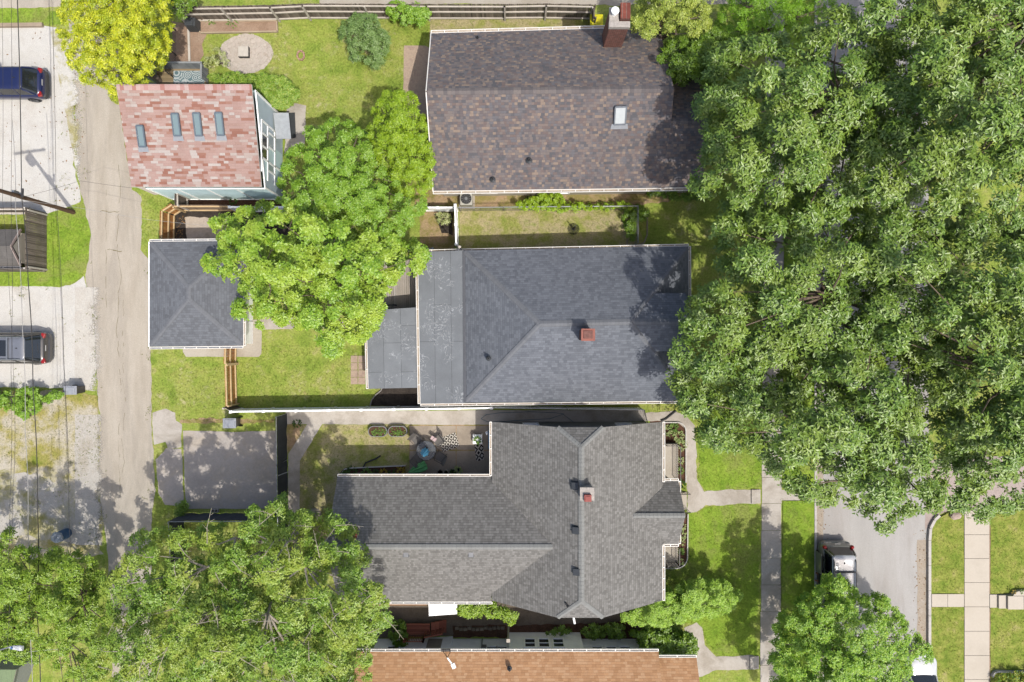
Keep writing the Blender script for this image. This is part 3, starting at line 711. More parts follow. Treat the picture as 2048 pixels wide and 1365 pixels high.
# big chimney: two flues under a stepped cap, partly below the eave line
c = P(1228, 60, 4.6); cx, cy = c.x, P(1224, 84, 4.2).y + .25
m = MB(); m.box((cx, cy, 3.6), (.98, .95, 5.4)); ch = m.build('chimney', M_brickr, A)
BLOCK.append([(1205, 40), (1250, 40), (1250, 80), (1205, 80)])
m = MB(); m.box((cx, cy - .36, 6.42), (1.08, .3, .26)); m.box((cx - .26, cy + .18, 6.38), (.5, .74, .16)); m.build('cap', M_cement, ch, bevel=.015)
m = MB(); m.box((cx + .28, cy + .25, 6.5), (.5, .8, .42)); m.build('brick_shoulder', M_brickr, ch)
m = MB(); m.lathe((cx - .26, cy + .2, 6.46), [(.13, 0), (.13, .3), (.2, .32), (.2, .38), (.05, .44)], 18); m.build('flue_cowl', M_white, ch, smooth=False)
pipe_vent(A, 955, 78, 3.3, .28, .05); pipe_vent(A, 985, 359, 3.45, .22, .055); pipe_vent(A, 1058, 321, 4.1, .22, .055)
skylight(A, P(1241.5, 213, 5.62), P(1239, 248, 5.05), None, .58, plain('frosted_skylight', C(226, 232, 234), .2, var=.05), plain('skylight_frame_grey', C(140, 146, 154), .4, .3))
window(A, (NW.x + .34, P(0, 150).y, 1.6), .9, 1.2, (-1, 0, 0))
window(A, (NW.x + .34, P(0, 260).y, 1.6), .9, 1.2, (-1, 0, 0))
for x in (980, 1120): window(A, (P(x, 0).x, SW.y + o_, 1.6), .9, 1.1, (0, -1, 0))

# ---- B: blue-grey hip house in the middle
B = thing('house', 'house with a blue grey hip roof and a flat roof at its back', 'house', P(1120, 650))
ze, zr = 3.2, 5.75
b_nw, b_ne, b_se, b_sw = P(926, 501, ze), P(1377, 493, ze), P(1378, 802, ze), P(929, 806, ze)
b_w, b_e = P(1080, 648, zr), P(1262, 644, zr)
m = MB(); m.roof([[b_nw, b_ne, b_e, b_w], [b_ne, b_se, b_e], [b_se, b_sw, b_w, b_e], [b_sw, b_nw, b_w]], .14)
gz, gx0, gx1 = 5.68, P(1235, 0, 6).x, P(1379, 0, 5.5).x
gy = b_e.y; gw = 1.55; gd = .9
m.roof([[(gx0, gy, gz + .02), (gx1, gy, gz + .02), (gx1, gy + gw, gz - gd), (gx0, gy + gw, gz - gd)], [(gx0, gy, gz + .02), (gx1, gy, gz + .02), (gx1, gy - gw, gz - gd), (gx0, gy - gw, gz - gd)]], .12)
m.build('roof', [SH_B, M_fascia], B)
for a, b in ((b_nw, b_w), (b_sw, b_w), (b_ne, b_e), (b_se, b_e)): ridge_cap(B, a.lerp(b, .02), b, CAP_B, .26, 'hip_cap', drop=.04)
ridge_cap(B, b_w, b_e, CAP_B, .32); ridge_cap(B, (gx0 + .4, gy, gz + .02), (gx1, gy, gz + .02), CAP_B, .3)
m = MB(); f_nw, f_ne, f_se, f_sw = P(836, 505, 2.85), P(927, 501, 3.22), P(929, 807, 3.22), P(841, 808, 2.85)
m.roof([[f_nw, f_ne, f_se, f_sw]], .12); m.build('low_roof', [SH_MB2, M_fascia], B)
m = MB(); m.roof([[P(925, 503, 3.25), P(930, 503, 3.3), P(932, 805, 3.3), P(927, 805, 3.25)]], .03); m.build('roof_flashing', plain('roof_flashing_grey', C(112, 114, 120), .6), B)
m = MB(); m.prism([(b_nw.x + .2, b_nw.y - .35), (b_ne.x - .35, b_ne.y - .35), (b_se.x - .35, b_se.y + .35), (b_sw.x + .2, b_sw.y + .35)], 0, ze - .14)
m.prism([(f_nw.x + .2, f_nw.y - .35), (b_nw.x + .2, f_nw.y - .35), (b_nw.x + .2, f_sw.y + .35), (f_sw.x + .2, f_sw.y + .35)], 0, 2.7)
m.add([(gx1 - .3, gy + gw, gz - gd - .1), (gx1 - .3, gy - gw, gz - gd - .1), (gx1 - .3, gy, gz - .12)], [(0, 1, 2)])
m.add([(gx1 - .3, gy + gw, ze - .2), (gx1 - .3, gy - gw, ze - .2), (gx1 - .3, gy - gw, gz - gd - .1), (gx1 - .3, gy + gw, gz - gd - .1)], [(0, 1, 2, 3)])
m.build('wall', M_greyside, B)
window(B, (gx1 - .29, gy, gz - gd - .3), .7, .9, (1, 0, 0))
for x in (960, 1090, 1240): window(B, (P(x, 0).x, b_nw.y - .35, 1.6), .9, 1.2, (0, 1, 0))
for x in (1000, 1180, 1320): window(B, (P(x, 0).x, b_sw.y + .35, 1.6), .9, 1.1, (0, -1, 0))
gutter(B, f_nw + Vector((0, 0, 0)), b_ne, (0, 1, 0), .1); gutter(B, f_sw, b_se, (0, -1, 0), .1); gutter(B, f_nw, f_sw, (-1, 0, 0), .13, .95); gutter(B, b_ne, b_se, (1, 0, 0), .1)
BLOCK.append([(846, 516), (1372, 508), (1372, 796), (846, 798)])
ch = chimney(B, 1176, 670, 4.8, 6.85, .6, .52, M_brick, 'clay', flue=False)
c = P(1176, 670, 6.85); m = MB(); m.box((c.x, c.y, 6.93), (.46, .4, .08)); m.build('flue', plain('rusty_flue', C(140, 96, 86), .8, var=.3), ch, bevel=.01)
m = MB(); m.box((c.x - .1, c.y - .12, 5.5), (.85, .8, .05), ry=0.0); 
pipe_vent(B, 977, 717, 4.3, .4, .05)
# service mast with weatherhead above the north eave
m = MB(); a = P(922, 500, 3.1); m.tube([a, a + Vector((0, 0, 1.0)), a + Vector((.0, 0, 1.35))], .03, 8, 0); q = a + Vector((.02, -.02, 1.4))
m.ball(q, .08, 10, 6, 1, (1.2, 1, .8)); m.tube([a + Vector((-.35, -.1, .3)), a + Vector((0, 0, .95))], .012, 5, 0); m.build('service_mast', [M_dkgrey, plain('mast_head', C(220, 210, 196), .6)], B)
# sunroom behind it
CC = B
m = MB(); s1, s2, s3, s4 = P(733, 622, 2.5), P(835, 615, 2.72), P(837, 776, 2.72), P(737, 778, 2.5)
m.roof([[s1, s2, s3, s4]], .12); m.build('sunroom_roof', [SH_MB1, M_fascia], B)
gutter(B, s1, s4, (-1, 0, 0), .11, 1.0)
m = MB(); m.prism([(s1.x + .25, s1.y - .2), (s2.x + .2, s2.y - .2), (s3.x + .2, s3.y + .2), (s4.x + .25, s4.y + .2)], 0, 2.38); m.build('sunroom_wall', M_dkgrey, B)
window(B, (s1.x + .25, P(0, 680).y, 1.4), 1.6, 1.3, (-1, 0, 0), bars=0); window(B, (s1.x + .25, P(0, 745).y, 1.4), 1.2, 1.3, (-1, 0, 0), bars=0)
BLOCK.append([(738, 625), (840, 625), (840, 772), (738, 772)])

# ---- D: warm grey T-shaped house
D = thing('house', 'T-shaped house with a warm grey roof, long rear wing and clipped gables', 'house', P(1100, 1020))
ze, zr, zc = 3.2, 6.4, 5.6
d_nw, d_ne, d_se, d_sw = P(984, 850, ze), P(1325, 843, ze), P(1328, 1210, ze), P(990, 1216, ze)
rn, rs = P(1163, 895, zr), P(1165, 1203, zr)
cnw, cne, csw, cse = P(1117, 855, zc), P(1208, 851, zc), P(1118, 1236, zc), P(1213, 1235, zc)
xm = rn.x
def onslope(side, z, ref):    # main slopes: x at height z
    e = d_nw.x if side < 0 else d_ne.x
    return e + (xm - e) * (z - ze) / (zr - ze)
cnw.x = onslope(-1, zc, 0); csw.x = cnw.x; cne.x = onslope(1, zc, 0); cse.x = cne.x
d_sw.x = d_nw.x; d_se.x = d_ne.x; rs.x = xm; cne.y = cnw.y; cse.y = csw.y
d_nw.y = d_ne.y = cnw.y - .0; d_sw.y = d_se.y = csw.y
m = MB()
m.roof([[d_nw, cnw, rn, rs, csw, d_sw], [d_ne, cne, rn, rs, cse, d_se], [cnw, cne, rn], [csw, cse, rs]], .14)
# rear wing
wr = 5.5; wy = P(0, 1095, wr).y; wn, ws = P(0, 954, 3.0).y, P(0, 1204, 2.7).y; wx0 = P(675, 954, 3.0).x; wx1 = xm - .9
wE = lambda z: (d_nw.x + (xm - d_nw.x) * (z - ze) / (zr - ze))
m.roof([[(wx0, wy, wr), (wE(wr), wy, wr), (d_nw.x, wn - .25, 3.2), (d_nw.x - .05, wn, 3.0), (wx0, wn, 3.0)], [(wx0, wy, wr), (wE(wr), wy, wr), (d_sw.x, ws + .65, 3.2), (d_sw.x - .05, ws, 2.7), (wx0, ws, 2.7)]], .13)
# front porch gable
pr = 4.45; py_ = P(0, 1032, pr).y; pn, ps = P(0, 963, 2.9).y, P(0, 1088, 2.9).y; px1 = P(1357, 0, 2.9).x
dE = lambda z: (d_ne.x + (xm - d_ne.x) * (z - ze) / (zr - ze))
m.roof([[(px1, py_, pr), (dE(pr), py_, pr), (d_ne.x + .02, pn - .28, 3.22), (d_ne.x + .02, pn, 2.9), (px1, pn, 2.9)], [(px1, py_, pr), (dE(pr), py_, pr), (d_ne.x + .02, ps + .32, 3.22), (d_ne.x + .02, ps, 2.9), (px1, ps, 2.9)]], .12)
m.build('roof', [SH_D, M_fascia], D)
ridge_cap(D, rn, rs, CAP_D, .3); ridge_cap(D, (wx0, wy, wr), (wE(wr) - .1, wy, wr), CAP_D, .28); ridge_cap(D, (dE(pr) + .05, py_, pr), (px1, py_, pr), CAP_D, .26)
for a, b in ((cnw, rn), (cne, rn), (csw, rs), (cse, rs)): ridge_cap(D, a, b, CAP_D, .24, 'hip_cap', drop=.05)
m = MB()
m.prism([(d_nw.x + .35, d_nw.y - .35), (d_ne.x - .35, d_ne.y - .35), (d_se.x - .35, d_se.y + .35), (d_sw.x + .35, d_sw.y + .35)], 0, ze - .16)
for y in (d_nw.y - .36, d_sw.y + .36):
    m.add([(d_nw.x + .35, y, ze - .2), (d_ne.x - .35, y, ze - .2), (cne.x, y, zc - .2), (cnw.x, y, zc - .2)], [(0, 1, 2, 3)])
m.prism([(wx0 + .3, wn - .35), (d_nw.x + .35, wn - .35), (d_nw.x + .35, ws + .35), (wx0 + .3, ws + .35)], 0, 2.55)
m.add([(wx0 + .31, wn - .35, 2.6), (wx0 + .31, ws + .35, 2.5), (wx0 + .31, wy, wr - .2)], [(0, 1, 2)])
m.add([(px1 - .25, pn, 2.8), (px1 - .25, ps, 2.8), (px1 - .25, py_, pr - .15)], [(0, 1, 2)])
for y in (pn - .25, ps + .25): m.box((px1 - .3, y, 1.5), (.22, .22, 2.6))
m.build('wall', M_greyside, D)
for y in (900, 1080, 1150): window(D, (d_ne.x - .35, P(0, y).y, 1.7), .9, 1.3, (1, 0, 0))
for x in (740, 830, 930): window(D, (P(x, 0).x, wn - .35, 1.6), .9, 1.1, (0, 1, 0))
for x in (1060, 1240): window(D, (P(x, 0).x, d_nw.y - .35, 1.7), .9, 1.2, (0, 1, 0))
gutter(D, (wx0, wn, 3.0), (d_nw.x, wn, 3.0), (0, 1, 0), .12, 1.2); gutter(D, (wx0 + 1.5, ws, 2.7), (d_sw.x, ws, 2.7), (0, -1, 0), .1, .65, M_galv)
gutter(D, d_nw, (d_nw.x, wn + .1, ze), (-1, 0, 0), .1, .7); gutter(D, d_ne, (d_ne.x, pn + .02, ze), (1, 0, 0), .12, .6); gutter(D, (px1, pn, 2.9), (px1, ps, 2.9), (1, 0, 0), .09, .7)
gutter(D, (d_ne.x, ps - .02, ze), d_se, (1, 0, 0), .12, .6); gutter(D, (d_ne.x + .05, pn + .01, 2.92), (px1, pn + .01, 2.92), (0, 1, 0), .09, .8); gutter(D, (d_ne.x + .05, ps - .01, 2.92), (px1, ps - .01, 2.92), (0, -1, 0), .09, .8)
BLOCK.append([(1000, 862), (1322, 858), (1322, 1185), (1000, 1185)]); BLOCK.append([(696, 936), (1010, 936), (1010, 1168), (696, 1168)]); BLOCK.append([(1322, 858), (1357, 858), (1357, 1132), (1322, 1132)])
chimney(D, 1174, 988, 5.6, 6.95, .62, .56, M_cement, 'cement', flue=False)
c = P(1174, 992, 7.0); m = MB(); m.box((c.x + .02, c.y - .08, 7.12), (.36, .34, .26)); m.box((c.x + .02, c.y - .08, 7.26), (.24, .22, .03)); m.build('flue', plain('red_clay_flue', C(176, 98, 90), .8, var=.2), D, bevel=.02)
box_vent(D, 1149, 971, 6.2, -.6); box_vent(D, 1151, 1060, 6.2, -.6); box_vent(D, 1152, 1143, 6.2, -.6)
box_vent(D, 812, 1109, 5.15, 0, mat=plain('weathered_vent', C(140, 142, 146), .5), s=.24, h=.05); box_vent(D, 942, 1109, 5.15, 0, mat=MATS['weathered_vent'], s=.24, h=.05)
m = MB(); a = P(1130, 1203, 5.6); m.lathe(a, [(.16, -.1), (.14, .02), (.06, .08)], 12, 1); m.tube([a, a + Vector((.02, 0, .35)), a + Vector((.12, -.12, .42))], [.06, .06, .07], 10, 0); m.build('vent_pipe', [M_black, M_dkgrey], D)
m = MB(); a = P(1147, 1236, 5.2); m.tube([a + Vector((-.02, .12, 0)), a + Vector((.06, -.28, .1))], .06, 10); m.build('flue_outlet', M_white, D)
m = MB(); a = P(706, 1070, 5.2); m.box((a.x, a.y, 2.9), (.4, .6, 4.6)); m.build('chimney', M_brickr, D)
# white awning over the south door
m = MB(); a, b, c_, d_ = P(857, 1203, 2.6), P(914, 1203, 2.6), P(914, 1228, 2.3), P(858, 1232, 2.3)
m.roof([[a, b, c_, d_]], .03, 0, 0)
for i in range(9): 
    t_ = i / 8; m.beam(a.lerp(d_, t_) + Vector((0, 0, .012)), b.lerp(c_, t_) + Vector((0, 0, .012)), .02, .02)
m.build('awning', M_white, D)
# porch deck, railings, steps
M_rail = plain('iron_railing', C(70, 66, 66), .5)
def railing(parent, pts, z0, h=.9, gap=.14, mat=M_rail, r=.012, post=.022, name='railing'):
    m = MB()
    for a, b in zip(pts, pts[1:]):
        a = Vector((a[0], a[1], z0)); b = Vector((b[0], b[1], z0)); L = (b - a).length; k = max(1, int(L / gap)); up = Vector((0, 0, 1))
        m.beam(a + up * h, b + up * h, .04, .03); m.beam(a + up * .12, b + up * .12, .025, .025)
        for i in range(1, k): q = a.lerp(b, i / k); m.tube([q + up * .12, q + up * h], r, 5)
        for q in (a, b): m.box(q + up * (h / 2 + .03), (post * 2, post * 2, h + .06))
    return m.build(name, mat, parent)
m = MB(); 
for y0, y1 in ((886, 962), (962, 1030), (1030, 1088), (1088, 1127)):
    a, b = P(1318, y0), P(1352 if not 962 <= y0 < 1088 else 1354, y1); m.box(((a.x + b.x) / 2, (a.y + b.y) / 2, .27), (b.x - a.x, a.y - b.y - .004, .54))
m.build('porch_floor', M_conc, D)
q = lambda x, y, z=.54: tuple(P(x, y, z))[:2]
railing(D, [q(1328, 888), q(1354, 888), q(1354, 962)], .54); railing(D, [q(1329, 1124), q(1352, 1124), q(1352, 1090)], .54)
m = MB()
for i in range(3):
    a, b = P(1356 + i * 5.5, 984), P(1361.5 + i * 5.5, 1018); m.box(((a.x + b.x) / 2, (a.y + b.y) / 2, (.42 - i * .14) / 2), (b.x - a.x, a.y - b.y, .42 - i * .14))
m.build('front_steps', M_conc, D)
for y in (983, 1019): 
    m = MB(); a = P(1356, y, .54); b = P(1374, y, .1); up = Vector((0, 0, .85))
    m.beam(a + up, b + up, .035, .03); m.beam(a + up * .2, b + up * .2, .025, .02)
    for i in range(6): w = a.lerp(b, i / 5); m.tube([w, w + up], .014, 5)
    m.build('stair_rail', M_rail, D)

# ---- E: tan-roofed house at the bottom edge
E = thing('house', 'house with a tan orange shingle roof and white walls at the bottom edge', 'house', P(1050, 1430))
ze = 3.0; e_nw, e_ne = P(735, 1304, ze), P(1317, 1302, ze); rise = .62
yr = e_nw.y - 4.6; zr = ze + 4.6 * rise; e_nw.x = P(735, 1304, ze).x - .6
m = MB(); ys = yr - 4.6
m.roof([[e_nw, (e_ne.x, e_nw.y, ze), (e_ne.x, yr, zr), (e_nw.x, yr, zr)], [(e_nw.x, ys, ze), (e_ne.x, ys, ze), (e_ne.x, yr, zr), (e_nw.x, yr, zr)]], .14)
p1 = P(1393, 1316, 2.7); zt_ = 2.7 + 3.0 * rise
m.roof([[(e_ne.x + .005, p1.y, 2.7), (p1.x, p1.y, 2.7), (p1.x, p1.y - 3.0, zt_), (e_ne.x + .005, p1.y - 3.0, zt_)], [(e_ne.x + .005, p1.y - 6, 2.7), (p1.x, p1.y - 6, 2.7), (p1.x, p1.y - 3.0, zt_), (e_ne.x + .005, p1.y - 3.0, zt_)]], .12)
m.build('roof', [SH_E, M_fascia], E)
ridge_cap(E, (e_nw.x, yr, zr), (e_ne.x, yr, zr), plain('tan_cap', C(200, 152, 106), .9), .3)
e_ne.y = e_nw.y
gutter(E, e_nw, e_ne, (0, 1, 0), .12, .8, M_blackg if 'M_blackg' in globals() else plain('gutter_shadow', C(110, 106, 100), .8)); gutter(E, (e_ne.x + .03, p1.y, 2.7), p1, (0, 1, 0), .1, .8, MATS['gutter_shadow'])
wy0 = P(0, 1278).y; yb = P(0, 1265).y
m = MB(); m.prism([(e_nw.x + .6, wy0), (e_ne.x - .25, wy0), (e_ne.x - .25, ys + .4), (e_nw.x + .6, ys + .4)], 0, 2.95)
m.prism([(P(1018, 0).x, wy0 - .1), (P(1018, 0).x, yb), (P(1160, 0).x, yb), (P(1160, 0).x, wy0 - .1)], 0, 2.62)
m.prism([(P(850, 0).x, wy0 - .1), (P(850, 0).x, P(0, 1277).y + .02), (P(906, 0).x, P(0, 1275).y + .06), (P(906, 0).x, wy0 - .1)], 0, 2.6)
m.prism([(e_ne.x - .3, P(0, 1310).y), (p1.x - .2, P(0, 1310).y), (p1.x - .2, p1.y - 5.6), (e_ne.x - .3, p1.y - 5.6)], 0, .4)
m.build('wall', M_whiteside, E)
m = MB(); a, b = P(1005, 1297, 2.75), P(1176, 1297, 2.75); m.roof([[(a.x, yb + .12, 2.62), (b.x, yb + .12, 2.62), (b.x, e_nw.y - .02, 2.86), (a.x, e_nw.y - .02, 2.86)]], .05); m.build('bay_roof', [SH_E, M_fascia], E)
for x in (1060, 1088, 1117): window(E, (P(x, 0, 1.6).x, yb, 1.55), .62, 1.15, (0, 1, 0))
for x in (1196, 1224, 1252): window(E, (P(x, 0, 1.7).x, wy0, 1.7), .62, 1.1, (0, 1, 0))
for x in (983, 1004): window(E, (P(x, 0, 1.7).x, wy0, 1.7), .6, 1.1, (0, 1, 0))
window(E, (P(785, 0, 1.6).x, wy0, 1.6), .7, 1.0, (0, 1, 0))
m = MB(); a, b = P(852, 0, 1.5), P(899, 0, 1.5); m.box(((a.x + b.x) / 2, P(0, 1277).y + .06, 1.35), (b.x - a.x, .05, 2.2)); m.build('screen_panel', plain('tan_screen', C(176, 168, 152), .8), E)
m = MB(); a = P(968, 0, 1.5); m.box((a.x, wy0 + .1, 1.4), (.28, .18, .34)); m.tube([(a.x - .15, wy0 + .06, .2), (a.x - .15, wy0 + .06, 2.8)], .03, 6); m.build('meter', M_galv, E)
pipe_vent(E, 1019, 1338, 3.65, .24, .045)
BLOCK.append([(735, 1279), (1320, 1279), (1320, 1600), (735, 1600)]); BLOCK.append([(1018, 1264), (1162, 1264), (1162, 1290), (1018, 1290)]); BLOCK.append([(1310, 1318), (1388, 1318), (1388, 1600), (1310, 1600)])
an = thing('tv_antenna', 'small rooftop aerial with a pale arm on a tripod above the tan roof eave', 'antenna', P(896, 1312, 3.2))
m = MB(); a = P(894, 1303, 3.05); t_ = P(895, 1316, 4.4)
for dx, dy in ((-.22, .12), (.2, .12), (0, -.25)): m.tube([a + Vector((dx, dy - .12, .02)), t_], .018, 6)
m.box(P(888, 1303, 3.1) + Vector((.1, .06, 0)), (.5, .12, .1)); m.build('tripod', M_black, an)
m = MB(); m.beam(t_, P(906, 1331, 4.5), .07, .05); m.box(P(907, 1332, 4.5), (.2, .26, .12), .4); m.build('arm', M_white, an)

# ---- F: red-roofed garage, one slope, pale blue walls
F = thing('garage', 'pale blue garage with a faded red single-slope roof and four skylights', 'garage', P(420, 330))
zt, zb = 4.8, 3.3
f1, f2, f3, f4 = P(232, 169, zt), P(503, 167, zt), P(523, 374, zb), P(262, 374, zb)
f4.x = f1.x; f2.x = f3.x; f2.y = f1.y
m = MB(); m.roof([[f1, f2, f3, f4]], .12); m.build('roof', [SH_F, M_trimw], F)
fs = (f4 - f1); fl = fs.length; fd = fs / fl; fn = Vector((1, 0, 0)).cross(fd); fn = -fn if fn.z < 0 else fn
m = MB(); a = f1 + fn * .012; b = f2 + fn * .012; w_ = fd * .3
m.add([a, b, b + w_, a + w_], [(3, 2, 1, 0)], 0, [[(0, .4), (8, .4), (8, .1), (0, .1)]]); m.add([a - Vector((0, .06, .0)), b - Vector((0, .06, 0)), b - Vector((0, .06, .14)), a - Vector((0, .06, .14))], [(0, 1, 2, 3)], 0)
m.build('ridge_cap', SH_F2, F)
wx0_, wx1_, wn_, ws_ = -679 * S, -458.5 * S, 446 * S, 283.5 * S
zat = lambda y: zt + (zb - zt) * (f1.y - y) / (f1.y - f4.y) - .125
m = MB(); pts = [(wx0_, wn_), (wx1_, wn_), (wx1_, ws_), (wx0_, ws_)]
vs = [(x, y, 0) for x, y in pts] + [(x, y, zat(y)) for x, y in pts]
m.add(vs, [(0, 1, 5, 4)], 0); m.add(vs, [(3, 0, 4, 7)], 0); m.add(vs, [(2, 3, 7, 6)], 0); m.add(vs, [(1, 2, 6, 5)], 1)
m.f = [f[::-1] for f in m.f]
m.build('wall', [M_teal, M_bluemetal], F)
m = MB(); X = wx1_ + .02
def wpt(yt, z): return Vector((X + .01, yt * S, z))
for a, b in ((wpt(446, .02), wpt(446, zat(446 * S) - .02)), (wpt(284, .02), wpt(284, 3.1)), (wpt(446, zat(446 * S) - .1), wpt(284, zat(284 * S) - .1)), (wpt(404, 3.62), wpt(310, 3.62)), (wpt(404, 2.66), wpt(300, 2.66)), (wpt(404, 3.62), wpt(404, .9)), (wpt(381.5, 3.6), wpt(381.5, 2.66)), (wpt(358, 3.6), wpt(358, 2.66)), (wpt(336, 3.6), wpt(336, .1)),
             (wpt(392, 2.66), wpt(392, 1.5)), (wpt(365, 2.66), wpt(365, 1.5)), (wpt(404, 1.5), wpt(300, 1.5)), (wpt(320, 2.66), wpt(320, 1.5))): m.beam(a, b, .1, .05, up=(1, 0, 0))
for x0, x1, z in ((wx0_, wx1_, 3.0), (wx0_, wx1_, .04)): m.beam((x0, ws_ - .02, z), (x1, ws_ - .02, z), .05, .09)
for x in (-679, -625, -570, -515): m.beam((x * S + .04, ws_ - .02, .05), (x * S + .04, ws_ - .02, 3.0), .08, .05, up=(0, 1, 0))
m.build('trim', M_white, F)
for yt0, yt1, gm in ((386, 403, M_glassb), (360, 381, M_glass), (338, 357, M_glass)):
    g = MB(); g.add([wpt(yt0, 2.72) - Vector((.012, 0, 0)), wpt(yt1, 2.72) - Vector((.012, 0, 0)), wpt(yt1, 3.56) - Vector((.012, 0, 0)), wpt(yt0, 3.56) - Vector((.012, 0, 0))], [(0, 1, 2, 3)]); g.build('window', gm, F)
for yt0, yt1, z0, z1, mt in ((366, 391, 1.55, 2.6, M_glassb), (321, 335, 1.55, 2.6, M_glassb), (338, 364, 1.55, 2.6, M_teal), (300, 335, 2.7, 3.1, M_teal), (300, 335, .15, 1.45, M_teal), (340, 372, .15, 1.45, M_teal)):
    g = MB(); g.add([wpt(a, z) - Vector((.016, 0, 0)) for a, z in ((yt0, z0), (yt1, z0), (yt1, z1), (yt0, z1))], [(0, 1, 2, 3)]); g.build('wall_panel' if mt is M_teal else 'window', mt, F)
# ribbed lean-to cover on the east wall
m = MB(); a, b, c_, d_ = P(547, 226, 1.75), P(577, 226, 1.6), P(582, 278, 1.6), P(553, 278, 1.75)
m.roof([[a, b, c_, d_]], .03, 0, 0)
for i in range(15): t_ = i / 14; m.beam(a.lerp(b, t_) + Vector((0, 0, .012)), d_.lerp(c_, t_) + Vector((0, 0, .012)), .022, .022)
m.build('awning', plain('pale_ribbed_metal', C(216, 222, 226), .35, .2), F)
m = MB(); m.prism([tuple(P(557, 228))[:2], tuple(P(590, 226))[:2], tuple(P(592, 276))[:2], tuple(P(560, 280))[:2]], 0, .06); m.build('step', plain('dark_slab', C(70, 74, 76), .8), F)  # low dark slab on the ground beside the ribbed cover
GS = glass('skylight_glass', (0.13, 0.18, 0.19, 1), .1); FR = plain('skylight_frame', C(122, 136, 148), .4, .3)
for tx, bx, ty, by in ((281, 289, 252, 294), (351, 359, 228, 272), (394, 402, 227, 272), (438, 446, 226, 271)):
    za = zt - (zt - zb) * (ty - 168) / 207; zb_ = zt - (zt - zb) * (by - 168) / 207
    a_ = P(tx, ty, za); b_ = P(bx, by, zb_); b_.x = a_.x
    skylight(F, a_ + Vector((0, 0, .02)), b_ + Vector((0, 0, .02)), None, .36, GS, FR)
BLOCK.append([(345, 232), (566, 232), (566, 396), (345, 396)])

# ---- G: grey hip garage
G = thing('garage', 'small square garage with a slate grey hip roof beside the alley', 'garage', P(410, 590))
ze, zr = 2.7, 3.65
g1, g2, g3, g4 = P(299, 484, ze), P(486, 482, ze), P(486, 692, ze), P(301, 694, ze); g4.x = g1.x; g3.x = g2.x
cx_ = (g1.x + g2.x) / 2; r1 = Vector((cx_, (g1.y + g4.y) / 2 + .32, zr)); r2 = Vector((cx_, (g1.y + g4.y) / 2 - .32, zr))
m = MB(); m.roof([[g1, g2, r1], [g2, g3, r2, r1], [g3, g4, r2], [g4, g1, r1, r2]], .12); m.build('roof', [SH_G, M_fascia], G)
for a, b in ((g1, r1), (g2, r1), (g3, r2), (g4, r2)): ridge_cap(G, a.lerp(b, .03), b, CAP_B, .26, 'hip_cap', drop=.03)
ridge_cap(G, r1, r2, CAP_B, .26, drop=.04)
m = MB(); gx = -520 * S
m.prism([(g1.x + .3, g1.y - .3), (gx, g2.y - .3), (gx, g3.y + .3), (g1.x + .3, g4.y + .3)], 0, 2.58); m.build('wall', M_whiteside, G)
gutter(G, g1, g2, (0, 1, 0), .1, .6, M_lead); gutter(G, g4, g3, (0, -1, 0), .1, .62, M_lead); gutter(G, g2, g3, (1, 0, 0), .1, .6)
m = MB(); m.beam(g1 - Vector((.03, 0, .06)), g4 - Vector((.03, 0, .06)), .05, .13); m.build('fascia_board', M_white, G)
m = MB()
for y0, y1 in ((540, 590), (594, 640), (644, 688)):
    a, b = P(0, y0), P(0, y1); m.box((gx + .03, (a.y + b.y) / 2, 1.1), (.06, a.y - b.y, 2.2))
m.build('garage_door', M_white, G)
BLOCK.append([(318, 496), (502, 496), (502, 686), (318, 686)])

# ---- H: small shed roof cut by the left edge
Hs = thing('shed', 'small grey shed with a pale fascia behind the weathered fence at the left edge', 'shed', P(0, 510))
ze, zr = 1.3, 2.05
h1, h2 = P(40, 459, ze), P(51, 533, ze); hr = P(23, 491, zr); 
m = MB(); L_ = Vector((-5, 0, 0)); h2.x = h1.x; e1 = h1 + Vector((-.05, 0, 0)); e2 = h2 + Vector((0, 0, 0)); hr.y = (h1.y + h2.y) / 2; hr.x = h1.x - .05
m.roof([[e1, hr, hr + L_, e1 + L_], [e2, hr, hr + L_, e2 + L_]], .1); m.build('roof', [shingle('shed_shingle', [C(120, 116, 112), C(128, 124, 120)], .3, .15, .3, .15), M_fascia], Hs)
m = MB(); m.prism([(h1.x + L_.x, h1.y - .2), (h1.x + .05, h1.y - .2), (h1.x + .05, h2.y + .2), (h1.x + L_.x, h2.y + .2)], 0, 1.2)
m.add([(h1.x + .06, h1.y - .2, 1.2), (h1.x + .06, h2.y + .2, 1.2), (h1.x + .06, hr.y, zr - .1)], [(0, 1, 2)]); m.build('wall', M_cream, Hs)
m = MB()
for q in (h1, h2): m.beam(q + Vector((.02, 0, -.05)), hr + Vector((.02, 0, -.05)), .04, .13)
m.build('rake_board', plain('faded_pink_trim', C(196, 176, 168), .6), Hs)
gutter(Hs, e2 + L_, e2, (0, -1, 0), .09, .9, M_black)
BLOCK.append([(-200, 455), (92, 430), (92, 543), (-200, 543)])
# ---- shaded shed roof in the lower left corner
Q = thing('shed', 'low moss green metal shed roof under the trees in the bottom left corner', 'shed', P(0, 1375))
m = MB(); a, b, c_, d_ = P(-150, 1338, 2.3), P(32, 1340, 2.2), P(12, 1364, 2.1), P(-150, 1364, 2.1); 
m.roof([[a, b, c_ + Vector((0, -1.2, -.2)), d_ + Vector((0, -1.2, -.2))]], .08); m.build('roof', [siding('green_metal_roof', C(140, 160, 118), .3, 'X'), M_fascia], Q)
m = MB(); m.prism([(a.x, a.y - .2), (b.x - .3, b.y - .2), (c_.x - .2, c_.y - 1.0), (a.x, c_.y - 1.0)], 0, 1.85); m.build('wall', M_greyside, Q)
